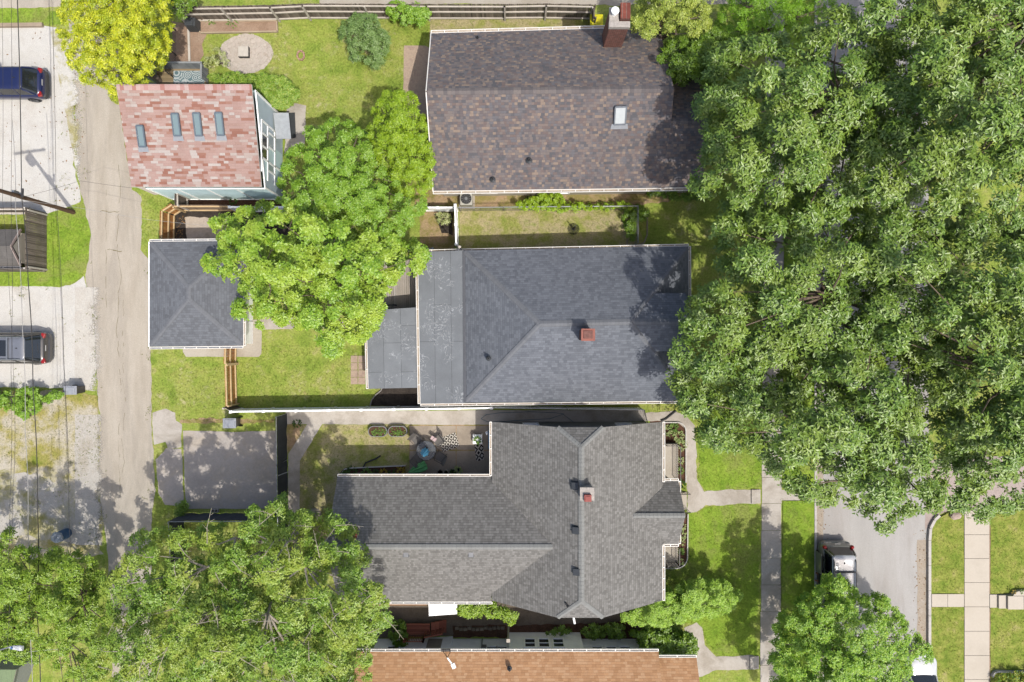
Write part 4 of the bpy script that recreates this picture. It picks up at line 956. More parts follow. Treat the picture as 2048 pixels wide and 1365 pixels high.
# ================================================================== fences
W_old = boards('weathered_board', [C(128, 116, 106), C(158, 146, 134), C(104, 94, 86), C(176, 162, 150), C(120, 108, 98)], 0.3, 20, .9, 'Z')
W_oldrail = boards('weathered_rail', [C(226, 216, 202), C(236, 228, 216)], 0.1, 20, .9, 'X')
W_pine = boards('new_pine_board', [C(206, 146, 88), C(216, 160, 100), C(196, 132, 76)], 0.12, 20, .75, 'Z')
W_pinerail = boards('new_pine_rail', [C(232, 200, 150), C(240, 212, 166)], 0.08, 20, .75, 'Y')
W_dark = boards('dark_deck_board', [C(176, 108, 86), C(196, 124, 100), C(160, 96, 78)], 0.15, 20, .8, 'X')
W_deck = boards('grey_deck_board', [C(190, 180, 168), C(204, 194, 182), C(178, 168, 156), C(214, 206, 196)], 0.16, 20, .9, 'Y')
W_deckx = boards('brown_deck_board', [C(176, 154, 120), C(192, 170, 134), C(160, 140, 108)], 0.14, 20, .9, 'X')
M_vinyl = plain('white_vinyl', (.83, .84, .85, 1), .4, var=.05)
def board_fence(label, pts, h, bm, rm, side=1, rails=(.2, .95, 1.6), bw=.14, post_gap=2.4, group=None, name='wooden_fence', lean=0.0, seed=0, gapw=.012, sag=0.0, jit=.02, posts=True):
    rg = random.Random(seed); w = [P(x, y) for x, y in pts]
    t = thing(name, label, 'fence', w[0], group)
    for a, b in zip(w, w[1:]):
        d = (b - a); L = d.length; d.normalize(); n = Vector((-d.y, d.x, 0)) * side; up = Vector((0, 0, 1))
        k = max(1, int(L / bw)); m = MB()
        for i in range(k):
            q = a + d * (L * (i + .5) / k); hh = h + rg.uniform(-jit, jit) + sag * math.sin(i * .13)
            m.beam(q + up * .04, q + up * hh + n * lean + d * rg.uniform(-.006, .006), .02, L / k - gapw, 0, up=d)
        m.build('panel', bm, t)
        for z in rails:
            r = MB(); kk = max(1, int(L / post_gap))
            for i in range(kk):
                p0 = a + d * (L * i / kk); p1 = a + d * (L * (i + 1) / kk - .01)
                r.beam(p0 + n * (.045 + lean * z / h) + up * (z + rg.uniform(-.03, .03)), p1 + n * (.045 + lean * z / h) + up * (z + rg.uniform(-.03, .03)), .075, .085)
            r.build('rail', rm, t)
        if posts:
            kk = max(1, int(L / post_gap))
            for i in range(kk + 1):
                q = a + d * (L * i / kk); r = MB(); r.beam(q + n * .115, q + n * (.115 + lean) + up * (h - .06), .09, .09, 0, up=d); r.build('post', rm, t)
    return t
def vinyl_fence(label, pts, h, gap=1.8, group=None, mat=None, capm=None):
    w = [P(x, y) for x, y in pts]; t = thing('vinyl_fence', label, 'fence', w[0], group); up = Vector((0, 0, 1)); mat = mat or M_vinyl
    for a, b in zip(w, w[1:]):
        d = (b - a); L = d.length; d.normalize(); k = max(1, round(L / gap))
        for i in range(k):
            p0 = a + d * (L * i / k + .06); p1 = a + d * (L * (i + 1) / k - .06); m = MB()
            m.beam(p0 + up * (h - .06), p1 + up * (h - .06), .09, .12); m.beam(p0 + up * .12, p1 + up * .12, .05, .12)
            kk = max(1, int((p1 - p0).length / .2))
            for j in range(kk):
                q = p0.lerp(p1, (j + .5) / kk); m.beam(q + up * .18, q + up * (h - .12), .022, (p1 - p0).length / kk - .012, up=d)
            m.build('panel', mat, t)
        for i in range(k + 1):
            q = a + d * (L * i / k); m = MB(); m.box(q + up * (h / 2), (.12, .12, h), math.atan2(d.y, d.x)); m.box(q + up * (h + .02), (.16, .16, .05), math.atan2(d.y, d.x), taper=.4); m.build('post', mat, t)
    return t
def wire_fence(label, pts, h, gap=2.4, screen=None, group=None, railm=None, name='chain_link_fence', brace=False, rr=.025):
    w = [P(x, y) for x, y in pts]; t = thing(name, label, 'fence', w[0], group); up = Vector((0, 0, 1)); railm = railm or M_galv
    for a, b in zip(w, w[1:]):
        d = (b - a); L = d.length; d.normalize(); k = max(1, round(L / gap)); n = Vector((-d.y, d.x, 0))
        m = MB(); m.tube([a + up * h, b + up * h], rr, 8); m.build('top_rail', railm, t)
        for i in range(k + 1):
            q = a + d * (L * i / k); m = MB(); m.cyl(q, .03, h + .04, 9); m.ball(q + up * (h + .05), .04, 8, 5); m.build('post', railm, t)
        m = MB()
        if screen:
            kk = max(2, int(L / .3)); rg = random.Random(int(L * 10)); off = [rg.uniform(-.03, .03) for _ in range(kk + 1)]
            for i in range(kk):
                p0, p1 = a.lerp(b, i / kk), a.lerp(b, (i + 1) / kk)
                m.add([p0 + n * (.03 + off[i]) + up * .05, p1 + n * (.03 + off[i + 1]) + up * .05, p1 + n * .04 + up * (h - .02), p0 + n * .04 + up * (h - .02)], [(0, 1, 2, 3)])
            m.build('screen', screen, t)
        else:
            k2 = int((L + h) / .16)
            for i in range(k2):
                s0 = i * .16; x0, z0 = (s0, 0) if s0 < L else (L, s0 - L); x1, z1 = (s0 - h, h) if s0 > h else (0, s0)
                if s0 <= L + h:
                    m.tube([a + d * x0 + up * (z0 + .03), a + d * max(0, x1) + up * (min(h, z1) + .0)], .004, 3)
                    m.tube([a + d * (L - x0) + up * (z0 + .03), a + d * (L - max(0, x1)) + up * min(h, z1)], .004, 3)
            m.build('wire_mesh', railm, t)
    return t
board_fence('long weathered grey picket fence with three pale rails along the top of the photo', [(372, 43), (560, 40), (622, 37), (860, 38), (1010, 38), (1090, 37), (1179, 39)], 1.83, W_old, W_oldrail, -1, (.18, .95, 1.62), .11, 2.6, seed=1, jit=.03)
board_fence('short weathered fence return in the shade beside the yellow-lidded bin', [(1180, 38), (1181, 62)], 1.8, W_old, W_old, 1, (.2, 1.5), .12, 2.4, seed=2)
board_fence('golden new pine fence run north of the slate grey garage', [(350, 486), (351, 433)], 1.85, W_pine, W_pinerail, -1, (.25, .95, 1.7), .14, 2.4, seed=3, posts=False)
board_fence('slanting new pine gate panel at the corner of the mulch yard', [(352, 431), (370, 419)], 1.75, W_pine, W_pinerail, -1, (.25, .95, 1.65), .14, 2.4, seed=4, name='wooden_gate', posts=False)
board_fence('old weathered fence with a pale post against the pale blue garage wall', [(378, 422), (377, 399)], 1.75, W_old, W_oldrail, -1, (.25, 1.5), .14, 2.4, seed=5)
board_fence('weathered tan fence along the north side of the mulch yard', [(371, 421), (476, 421)], 1.6, boards('tan_board', [C(176, 152, 128), C(190, 166, 142), C(164, 140, 118)], .15, 20, .9, 'Z'), W_pinerail, -1, (.2, 1.4), .14, 2.2, seed=6)
vinyl_fence('white vinyl fence half hidden by the maple north of the mulch yard', [(478, 424), (606, 424)], 1.5)
board_fence('golden new pine fence south of the slate grey garage, stepped in two panels', [(473, 688), (472, 727)], 1.8, W_pine, W_pinerail, 1, (.2, 1.0, 1.7), .09, 1.2, seed=7, gapw=.02)
board_fence('golden pine fence panel between the two back lawns', [(472, 729), (474, 808)], 1.7, W_pine, W_pinerail, 1, (.2, .95, 1.6), .09, 2.4, seed=8, gapw=.02)
board_fence('short weathered corner panel between the pine fence and the white vinyl fence', [(471, 809), (484, 817)], 1.75, W_old, W_oldrail, -1, (.3, 1.5), .13, 2.4, seed=9)
vinyl_fence('long white vinyl fence between the blue grey house yard and the grey house walk', [(485, 818), (985, 811)], 1.8, 1.85)
wire_fence('low chain link fence with a white rail along the shaded side passage', [(988, 812), (1279, 816)], 1.25, 2.4, railm=M_vinyl)
wire_fence('small wire gate closing the side passage beside the grey house', [(1281, 817), (1288, 843)], 1.2, 2.0, name='wire_gate')
M_screen = plain('black_screen', C(58, 64, 66), .8, var=.2, scale=3)
M_screen2 = plain('dark_blue_screen', C(70, 78, 90), .7, var=.2, scale=3)
wire_fence('tall black privacy screen fence with a pale rail beside the parking slab', [(573, 828), (574, 920), (577, 1105)], 1.85, 2.6, M_screen)
wire_fence('dark screened fence with a pale top rail south of the parking slab', [(368, 1028), (566, 1027)], 1.85, 2.6, M_screen2)
wire_fence('dark screened fence running into the tree at the alley edge', [(367, 1030), (371, 1110)], 1.85, 2.6, M_screen)
vinyl_fence('white vinyl fence running north to south beside the blue grey house', [(915, 422), (917, 497)], 1.8, 1.3)
vinyl_fence('low white vinyl fence below the brown-shingle house, ending at the tree', [(846, 423), (911, 423)], 1.2, 1.0)
wire_fence('chain link fence with a galvanised rail round the small side yard', [(921, 423), (1269, 420), (1269, 491)], 1.2, 2.4)
board_fence('weathered grey fence beside the alley lawn, seen from its face', [(94, 427), (94, 543)], 1.83, W_old, W_oldrail, -1, (.3, 1.5), .12, 2.4, seed=10, jit=.04, lean=.03)
board_fence('weathered fence along the north side of the small grey shed', [(94, 427), (-120, 427)], 1.75, W_old, W_oldrail, 1, (.3, 1.5), .12, 2.4, seed=11)
board_fence('weathered fence along the south side of the small grey shed', [(94, 544), (-120, 544)], 1.75, W_old, W_oldrail, -1, (.3, 1.5), .12, 2.4, seed=12)
wire_fence('wire garden fence with dark posts beside the yellow tree', [(352, 62), (353, 160)], 1.3, 1.6, railm=M_black, name='garden_fence', rr=.018)

# ================================================================== things in the yards
def bin_(label, px, py, h, w, d, rz, lidm, bodym, group='wheeled bins', mark=None):
    t = thing('wheeled_bin', label, 'bin', tuple(P(px, py, h))[:2] + (0,), group, rz)
    m = MB(); n = 10
    m.box((0, 0, h * .47), (d * .94, w * .94, h * .9), taper=1.0)
    m.v = [(x * (.78 + .22 * z / h), y * (.84 + .16 * z / h), z) for x, y, z in m.v]
    m.box((0, 0, h * .9), (d, w, .06)); m.build('body', bodym, t, local=True, bevel=.03)
    l = MB(); l.box((0, 0, h - .02), (d * 1.04, w * 1.04, .05)); l.box((-.02, 0, h + .02), (d * .8, w * .8, .04), taper=.9); l.build('lid', lidm, t, local=True, bevel=.02)
    hd = MB(); hd.tube([(-d / 2 - .05, -w * .38, h - .06), (-d / 2 - .05, w * .38, h - .06)], .02, 8); hd.build('handle', bodym, t, local=True)
    for s_ in (-1, 1):
        wh = MB(); wh.tube([(-d / 2 + .06, s_ * (w * .42), .13), (-d / 2 + .06, s_ * (w * .42 + .05), .13)], .13, 14); wh.build('wheel', M_black, t, local=True)
    if mark: mk = MB(); mk.box(mark[0], mark[1]); mk.build('sticker', M_white, t, local=True)
    return t
M_bin = plain('grey_bin_plastic', C(176, 180, 188), .45, var=.08); M_bind = plain('dark_bin_body', C(88, 84, 82), .5, var=.1)
bin_('grey lidded wheeled bin on the gravel edge left of the alley', 140, 781, 1.05, .5, .74, R(0), M_bin, M_bind)
bin_('grey lidded wheeled bin behind the parking slab below the pine fence', 458.5, 847, 1.05, .56, .74, R(180), M_bin, M_bind, mark=((.1, -.0, 1.07), (.06, .2, .01)))
bin_('blue recycling bin with a bright yellow lid beside the tall brick chimney', 1193, 40, 1.05, .74, .62, R(90), plain('yellow_lid', C(248, 238, 30), .4, var=.04), plain('blue_bin_plastic', C(20, 78, 110), .45), mark=((.02, 0, 1.05), (.26, .16, .01)))
t = thing('compost_bin', 'black ribbed compost bin in the corner of the vegetable garden', 'compost bin', tuple(P(384, 48, .5))[:2] + (0,))
m = MB(); m.box((0, 0, .4), (.72, .56, .8), taper=.85)
for i in range(5): m.box((-.22 + i * .11, -.27, .45), (.06, .04, .7), rx=-.05)
m.build('body', plain('black_plastic', C(84, 88, 92), .5, var=.1), t, local=True, bevel=.03)
m = MB(); m.box((-.05, 0, .84), (.52, .5, .08), taper=.9); m.build('lid', MATS['black_plastic'], t, local=True, bevel=.02)
t = thing('raised_bed', 'long timber-edged vegetable bed against the weathered fence', 'garden bed', P(478, 56))
m = MB(); e = [P(402, 68), P(556, 65), P(555, 44), P(400, 45)]
for a, b in zip(e, e[1:] + e[:1]): m.beam(a + Vector((0, 0, .08)), b + Vector((0, 0, .08)), .07, .18)
m.build('timber_frame', boards('bed_timber', [C(196, 176, 150), C(210, 192, 166)], .1, 20, .9, 'X'), t)
m = MB(); m.flat([tuple(q)[:2] for q in e], .13); m.build('soil', M_soil, t); BLOCK.append([(402, 68), (556, 65), (555, 44), (400, 45)])
o = MB(); o.beam(P(378, 60) + Vector((0, 0, .05)), P(380, 124) + Vector((0, 0, .05)), .12, .1); tag(o.build('garden_timber', W_oldrail, loc=P(379, 92)), 'weathered timber edging lying on the garden soil', 'timber')
o = MB(); o.beam(P(-120, 54) + Vector((0, 0, .1)), P(88, 52) + Vector((0, 0, .1)), .22, .2); tag(o.build('parking_timber', boards('sleeper', [C(186, 168, 146)], .2, 20, .9, 'X'), loc=P(40, 53)), 'weathered timber beam at the top edge of the gravel yard', 'timber', )
# flagstone fire circle
t = thing('stone_circle', 'round flagstone patio with irregular stones in the back lawn', 'stone patio', P(492, 108))
rg = random.Random(11); m = MB(); cen = P(492, 108)
pts = [(rg.uniform(-1.7, 1.7), rg.uniform(-1.25, 1.25)) for _ in range(900)]
stones = []
for p in pts:
    if (p[0] / 1.62) ** 2 + (p[1] / 1.15) ** 2 > .92: continue
    r_ = rg.uniform(.08, .19)
    if all((p[0] - q[0]) ** 2 + (p[1] - q[1]) ** 2 > (r_ + q[2]) ** 2 * .82 for q in stones): stones.append((p[0], p[1], r_))
for x, y, r_ in stones:
    k = rg.randint(5, 7); ph = rg.uniform(0, 6)
    m.prism([(cen.x + x + r_ * rg.uniform(.85, 1.15) * math.cos(ph + 6.283 * i / k), cen.y + y + r_ * rg.uniform(.85, 1.1) * math.sin(ph + 6.283 * i / k)) for i in range(k)], 0.0, .028 + rg.uniform(0, .012))
m.build('flagstone', plain('flagstone_tone', C(216, 204, 192), .95, var=.08, scale=5, island=.07, bump=.2), t)
m = MB(); m.flat(ragged([(cen.x + 1.62 * math.cos(i * .3142), cen.y + 1.2 * math.sin(i * .3142)) for i in range(20)], .04, .2, 4), .012); m.build('grout', ground('stone_dust', [C(208, 196, 182), C(218, 208, 196), C(194, 180, 164)], 2.0, .3, .7, 11, .25), t); BLOCK.append([(438, 100), (450, 76), (500, 70), (536, 84), (545, 108), (532, 138), (500, 150), (460, 142)])
t = thing('fire_pit', 'square pale concrete fire pit lid in the middle of the flagstone circle', 'fire pit', P(490, 107))
m = MB(); c = P(490, 107); m.box((c.x, c.y, .13), (.62, .62, .26)); m.build('base', M_black, t, bevel=.01)
m = MB(); m.box((c.x, c.y, .28), (.6, .6, .05)); m.build('lid', plain('pale_slab', C(226, 218, 206), .9, var=.08), t, bevel=.01)
t = thing('brick_ring', 'small ring of old bricks in the back lawn', 'brick ring', P(602, 112)); m = MB(); c = P(602, 112)
for i in range(9):
    a = i * .7; m.box((c.x + .2 * math.cos(a), c.y + .26 * math.sin(a), .05), (.18, .09, .09), a + 1.57 + rg.uniform(-.3, .3))
m.build('brick', plain('pink_brick', C(200, 160, 140), .9, var=.2, island=.2), t)
# painted deck north of the red garage
t = thing('deck', 'weathered low deck with grey railings north of the red-roofed garage', 'deck', P(356, 158))
a, b = P(318, 172), P(420, 142); m = MB(); k = 10
for i in range(k): m.box(((a.x + b.x) / 2, a.y + (b.y - a.y) * (i + .5) / k, .3), (b.x - a.x, (b.y - a.y) / k - .012, .06))
m.build('deck_boards', W_deckx, t)
m = MB(); 
for i in range(24): m.box((a.x + (b.x - a.x) * (i + .5) / 24, b.y, .72), ((b.x - a.x) / 24 - .012, .03, .9))
m.box(((a.x + b.x) / 2, b.y + .02, 1.2), (b.x - a.x + .1, .1, .05)); m.build('north_railing', boards('grey_rail_board', [C(170, 174, 176), C(186, 188, 188), C(154, 158, 162)], .1, 20, .9, 'Z'), t)
M_gr = MATS['grey_rail_board']
for x in (b.x, a.x):
    m = MB()
    for i in range(8): m.box((x, a.y + (b.y - a.y) * (i + .5) / 8, .72), (.05, .05, .9))
    m.box((x, (a.y + b.y) / 2, 1.2), (.1, b.y - a.y, .05)); m.build('side_railing', M_gr, t)
BLOCK.append([(315, 172), (425, 172), (425, 140), (315, 140)])
def rugmat(name, dark, light, kind, sc):
    t = NT(name); uv = t.n('TexCoord').outputs['UV']
    if kind == 'diamond':
        sp = t.n('SeparateXYZ', None, Vector=uv)
        tri = lambda s_, ph: t.math('ABSOLUTE', t.math('SUBTRACT', t.math('FRACT', t.math('ADD', t.math('MULTIPLY', s_, sc), ph)), .5))
        d = t.math('ADD', tri(sp.outputs[0], 0.0), tri(sp.outputs[1], 0.0))
        w = t.math('FRACT', t.math('MULTIPLY', d, 2.0)); f = t.math('GREATER_THAN', w, .5)
    else:
        vo = t.n('TexVoronoi', None, Scale=sc); t.set(vo.inputs['Vector'], uv)
        f = t.math('GREATER_THAN', t.math('FRACT', t.math('MULTIPLY', vo.outputs['Distance'], 4.5)), .5)
    c = t.mix(f, dark, light); c = t.mul(c, t.maprange(t.noise(t.pos(), 6, 4), .3, .7, .9, 1.08))
    return t.done(t.bsdf(c, .95, spec=.1))
def rug(label, quad, z, mat, name='rug'):
    w = [P(x, y, z) for x, y in quad]; cen = (w[0] + w[2]) / 2; m = MB(); L = (w[1] - w[0]).length; W = (w[3] - w[0]).length; k = 6
    for i in range(k):
        for j in range(k):
            q = lambda s_, t_: w[0].lerp(w[1], s_).lerp(w[3].lerp(w[2], s_), t_) + Vector((0, 0, .006 + .004 * math.sin(s_ * 9 + t_ * 5)))
            f = [(i / k, j / k), ((i + 1) / k, j / k), ((i + 1) / k, (j + 1) / k), (i / k, (j + 1) / k)]
            m.add([q(*e) for e in f], [(0, 1, 2, 3)], 0, [[(e[0] * L, e[1] * W) for e in f]])
    return tag(m.build(name, mat, loc=tuple(cen)[:2] + (z,)), label, 'rug')
rug('teal outdoor rug with white swirling arcs on the low deck', [(347, 168), (409, 168), (409, 142), (347, 142)], .345, rugmat('swirl_rug', C(120, 146, 152), C(214, 222, 222), 'arc', 2.2))
rug('black and white diamond patterned rug lying askew on the sunny patio', [(875, 879), (911, 865), (919, 893), (886, 905)], .03, rugmat('diamond_rug', C(64, 58, 52), C(232, 226, 214), 'diamond', 3.0))
rug('black and white diamond patterned runner beside the white side table', [(948, 886), (966, 880), (968, 920), (953, 923)], .03, rugmat('runner_rug', C(60, 56, 52), C(216, 208, 196), 'diamond', 2.3))
# air conditioner
t = thing('air_conditioner', 'round-fanned outdoor air conditioner on a pale slab beside the brown-shingle house', 'air conditioner', P(935, 402))
c = P(934, 403); m = MB(); m.box((c.x, c.y, .05), (.95, .95, .1)); m.build('pad', M_conc, t)
m = MB(); m.box((c.x, c.y, .45), (.74, .74, .68)); m.build('casing', plain('beige_casing', C(206, 204, 192), .5), t, bevel=.05)
m = MB(); m.cyl((c.x, c.y, .79), .32, .02, 24); m.build('fan_well', M_black, t)
m = MB(); m.cyl((c.x, c.y, .82), .09, .05, 14)
for i in range(12): a = i * .5236; m.tube([(c.x + .09 * math.cos(a), c.y + .09 * math.sin(a), .83), (c.x + .33 * math.cos(a), c.y + .33 * math.sin(a), .82)], .007, 4)
m.build('fan_guard', M_galv, t)
# feeder tray on a post
t = thing('bird_feeder', 'black mesh tray on a short post in the side yard, half in shade', 'bird feeder', P(1147, 458)); c = P(1147, 459)
m = MB()
for r_ in (.1, .18, .26, .33): m.tube([(c.x + r_ * math.cos(i * .2618), c.y + r_ * math.sin(i * .2618), .1) for i in range(25)], .012, 4)
for i in range(16): a = i * .3927; m.tube([(c.x, c.y, .1), (c.x + .33 * math.cos(a), c.y + .33 * math.sin(a), .1)], .01, 4)
m.build('tray', M_black, t); m = MB(); m.cyl((c.x, c.y, 0), .04, 1.25, 8); m.build('post', M_black, t)
# deck behind the blue grey house
t = thing('deck', 'sun-bleached grey deck with dark railings behind the blue grey house, half under the maple', 'deck', P(800, 570))
a, b = P(762, 620, .5), P(838, 520, .5); m = MB(); k = 18
for i in range(k): m.box((a.x + (b.x - a.x) * (i + .5) / k, (a.y + b.y) / 2, .47), ((b.x - a.x) / k - .014, b.y - a.y, .06))
m.build('deck_boards', W_deck, t)
railing(t, [(a.x + .9, a.y + .25), (a.x + .03, a.y + .25), (a.x + .03, b.y - .1)], .5, .95, .13, M_dkgrey, .016, .04)
railing(t, [(P(817, 0).x, P(0, 503).y), (P(870, 0).x, P(0, 503).y)], .0, 1.3, .12, M_lead, .02, .05, 'stair_railing')
BLOCK.append([(755, 500), (846, 500), (846, 620), (755, 620)])
# galvanised oval planters
M_pl = plain('planter_metal', C(150, 152, 152), .4, .4, var=.1)
def leafy(m, c, r, h, n, rg, L=.14, W=.06, mat=0):
    "arching leaves from one rootstock"
    c = Vector(c)
    for _ in range(n):
        a = rg.uniform(0, 6.283); q = rg.uniform(.2, 1) * r; l = L * rg.uniform(.7, 1.3); w = W * rg.uniform(.7, 1.2)
        p = c + Vector((math.cos(a) * q, math.sin(a) * q, h * rg.uniform(.3, 1) * (1 - .4 * q / max(r, .01)))); d = Vector((math.cos(a + rg.uniform(-.6, .6)), math.sin(a + rg.uniform(-.6, .6)), rg.uniform(-.3, .5))).normalized()
        s_ = d.cross(Vector((0, 0, 1))).normalized(); n_ = s_.cross(d)
        m.add([p, p + d * l * .5 + s_ * w / 2 + n_ * w * .2, p + d * l, p + d * l * .5 - s_ * w / 2 + n_ * w * .2], [(0, 1, 2), (0, 2, 3)], mat)
L_pl = leaf('garden_plant_leaf', [C(120, 160, 70), C(150, 184, 90), C(96, 140, 60)], .25)
L_host = leaf('hosta_leaf', [C(186, 204, 130), C(206, 218, 156), C(160, 190, 104)], .25)
L_dark = leaf('dark_plant_leaf', [C(70, 104, 40), C(96, 130, 52), C(60, 92, 40)], .25)
L_yel = leaf('golden_plant_leaf', [C(190, 160, 50), C(206, 180, 70), C(160, 130, 50)], .25)
rg = random.Random(21)
for lab, px in (('left of two oval galvanised planters full of seedlings beside the patio walk', 756.5), ('oval galvanised planter nearest the patio, with trailing seedlings', 796)):
    t = thing('oval_planter', lab, 'planter', tuple(P(px, 862.5, .2))[:2] + (0,), 'oval planters by the walk'); c = P(px, 862.5, .2); hw, hd = .57, .32
    out = [(c.x + (hw - hd) * (1 if math.cos(a) > 0 else -1) + hd * math.cos(a), c.y + hd * math.sin(a)) for a in [i * math.pi / 16 + .01 for i in range(32)]]
    inn = [(c.x + (x - c.x) * .93, c.y + (y - c.y) * .88) for x, y in out]; m = MB(); n = 32
    vs = [(x, y, z) for x, y, z in [(p[0], p[1], 0) for p in out] + [(p[0], p[1], .42) for p in out] + [(p[0], p[1], .42) for p in inn] + [(p[0], p[1], .3) for p in inn]]
    m.add(vs, [(i + q * n, (i + 1) % n + q * n, (i + 1) % n + (q + 1) * n, i + (q + 1) * n) for q in range(3) for i in range(n)]); m.build('trough', M_pl, t)
    m = MB(); m.flat(inn, .34); m.build('soil', M_mulch, t)
    m = MB()
    for _ in range(15): leafy(m, (c.x + rg.uniform(-.44, .44), c.y + rg.uniform(-.2, .2), .34), .08, .1, 7, rg, .1, .06)
    m.build('foliage', L_pl, t)
# patio set
@cached
def smoked_glass(name):
    t = NT(name); b = t.bsdf((.12, .13, .14, 1), .06, spec=.6); tr = t.n('BsdfTransparent'); tr.inputs[0].default_value = (.8, .82, .84, 1); mx = t.n('MixShader'); mx.inputs[0].default_value = .4
    t.t.links.new(tr.outputs[0], mx.inputs[1]); t.t.links.new(b.outputs[0], mx.inputs[2]); return t.done(mx)
tx, ty = tuple(P(845, 911, 2.4))[:2]; M_pat = plain('patio_metal', C(72, 72, 74), .4); M_mesh = plain('sling_fabric', C(120, 116, 112), .8)
t = thing('patio_table', 'round glass patio table under the folded blue umbrella', 'table', (tx, ty, .02))
m = MB(); m.cyl((tx, ty, .71), .56, .012, 32); m.build('glass_top', smoked_glass('smoked_glass'), t)
m = MB(); m.tube([(tx + .57 * math.cos(i * .19635), ty + .57 * math.sin(i * .19635), .715) for i in range(33)], .018, 6); m.build('rim', M_pat, t)
for i in range(4):
    a = i * 1.5708 + .5; m = MB(); m.tube([(tx + .12 * math.cos(a), ty + .12 * math.sin(a), .68), (tx + .3 * math.cos(a), ty + .3 * math.sin(a), .35), (tx + .46 * math.cos(a), ty + .46 * math.sin(a), .02)], .018, 6); m.build('leg', M_pat, t)
def closed_umbrella(name, label, base, tip, r, mat, polem, folds=8, lo=.38):
    base = Vector(base); tip = Vector(tip); t = thing(name, label, 'umbrella', base)
    m = MB(); m.tube([base, tip], .022, 8); m.build('pole', polem, t)
    d = (tip - base); L = d.length; d.normalize(); a = d.cross(Vector((1, 0, .2))).normalized(); b = d.cross(a); m = MB(); n = folds * 4; rows = 9; vs = []
    for i in range(rows + 1):
        f = i / rows; p = base + d * (L * (lo + (1 - lo) * f)); rr = r * (1 - f) ** .8 * (.75 + .5 * math.sin(min(1, f * 2) * 1.57)) + .015
        for j in range(n):
            an = 2 * math.pi * j / n + f * .5; q = rr * (1 + .28 * math.cos(folds * an)); vs.append(p + (a * math.cos(an) + b * math.sin(an)) * q)
    m.add(vs, [(i * n + j, i * n + (j + 1) % n, (i + 1) * n + (j + 1) % n, (i + 1) * n + j) for i in range(rows) for j in range(n)]); m.build('canopy', mat, t)
    m = MB(); m.ball(tip, .035, 8, 6); m.build('finial', polem, t)
    return t
closed_umbrella('patio_umbrella', 'folded bright blue patio umbrella standing through the glass table', (tx, ty, .02), (tx, ty, 2.45), .21, plain('blue_canopy', C(110, 205, 250), .7, var=.18, scale=9), M_pat)
def patio_chair(label, px, py, face):
    t = thing('patio_chair', label, 'chair', tuple(P(px, py, .4))[:2] + (.02,), 'patio chairs round the glass table', face)
    m = MB(); m.box((0, 0, .42), (.5, .5, .03), ry=.06); m.build('seat', M_mesh, t, local=True)
    m = MB(); m.box((-.33, 0, .74), (.03, .5, .66), ry=-.28); m.build('backrest', M_mesh, t, local=True)
    for s_ in (-1, 1):
        m = MB(); m.tube([(-.42, s_ * .27, 1.05), (-.25, s_ * .27, .45), (-.3, s_ * .28, 0)], .016, 6); m.build('leg', M_pat, t, local=True)
        m = MB(); m.tube([(.24, s_ * .27, .0), (.24, s_ * .27, .44), (.2, s_ * .28, .64), (-.3, s_ * .28, .66)], .016, 6); m.build('armrest', M_pat, t, local=True)
    return t
def fc(px, py): q = P(px, py, .4); return math.atan2(ty - q.y, tx - q.x)
for lab, px, py in (('black sling patio chair at the top left of the glass table', 834, 880), ('black sling patio chair facing the diamond rug, a towel on its arm', 876, 882), ('black sling patio chair in shade between the umbrella and the pots', 880, 914), ('black sling patio chair in shade nearest the flower bed', 838, 916)):
    patio_chair(lab, px, py, fc(px, py))
m = MB(); c = P(867, 878, .65); m.box(c, (.34, .22, .03), -.6, ry=.1); tag(m.build('towel', plain('pink_white_towel', C(226, 200, 200), .95, var=.1), loc=c), 'folded pale pink towel over the arm of a patio chair', 'towel')
t = thing('side_table', 'small white square side table with a potted plant by the house wall', 'table', tuple(P(955, 879, .5))[:2] + (.02,)); c = P(955, 879, .5)
m = MB(); m.box((c.x, c.y, .5), (.56, .56, .03)); m.build('tabletop', M_white, t, bevel=.005)
for i, j in ((-1, -1), (1, -1), (1, 1), (-1, 1)): m = MB(); m.box((c.x + i * .25, c.y + j * .25, .25), (.04, .04, .48)); m.build('leg', M_white, t)
t = thing('potted_plant', 'leafy potted plant on the white side table', 'plant', (c.x, c.y, .515)); m = MB(); m.lathe((c.x, c.y, .52), [(.08, 0), (.12, .18), (.1, .18), (.09, .14)], 14); m.build('pot', M_white, t)
m = MB(); leafy(m, (c.x, c.y, .68), .16, .2, 40, rg, .16, .07); m.build('foliage', L_pl, t)
t = thing('covered_grill', 'grill under a pale blue cover against the grey house wall', 'grill', P(982, 880)); m = MB(); c = P(984, 882, .8)
m.box((c.x, c.y, .5), (.5, 1.1, .96), taper=.86); m.build('cover', plain('pale_blue_cover', C(136, 170, 196), .7, var=.15), t, bevel=.06)
m = MB(); m.ball(P(974, 866, .9), .09, 10, 7); m.cyl(P(974, 866, 0), .03, .9, 8); tag(m.build('garden_lamp', M_white, loc=P(974, 866)), 'small white globe garden lamp beside the covered grill', 'garden lamp')
closed_umbrella('folded_umbrella', 'folded green umbrella leaning over in the shade beside the flower bed', P(853, 929, .35), P(817, 946, .75), .3, plain('green_canopy', C(120, 200, 124), .7, var=.2, scale=9), M_galv, 7, .05)
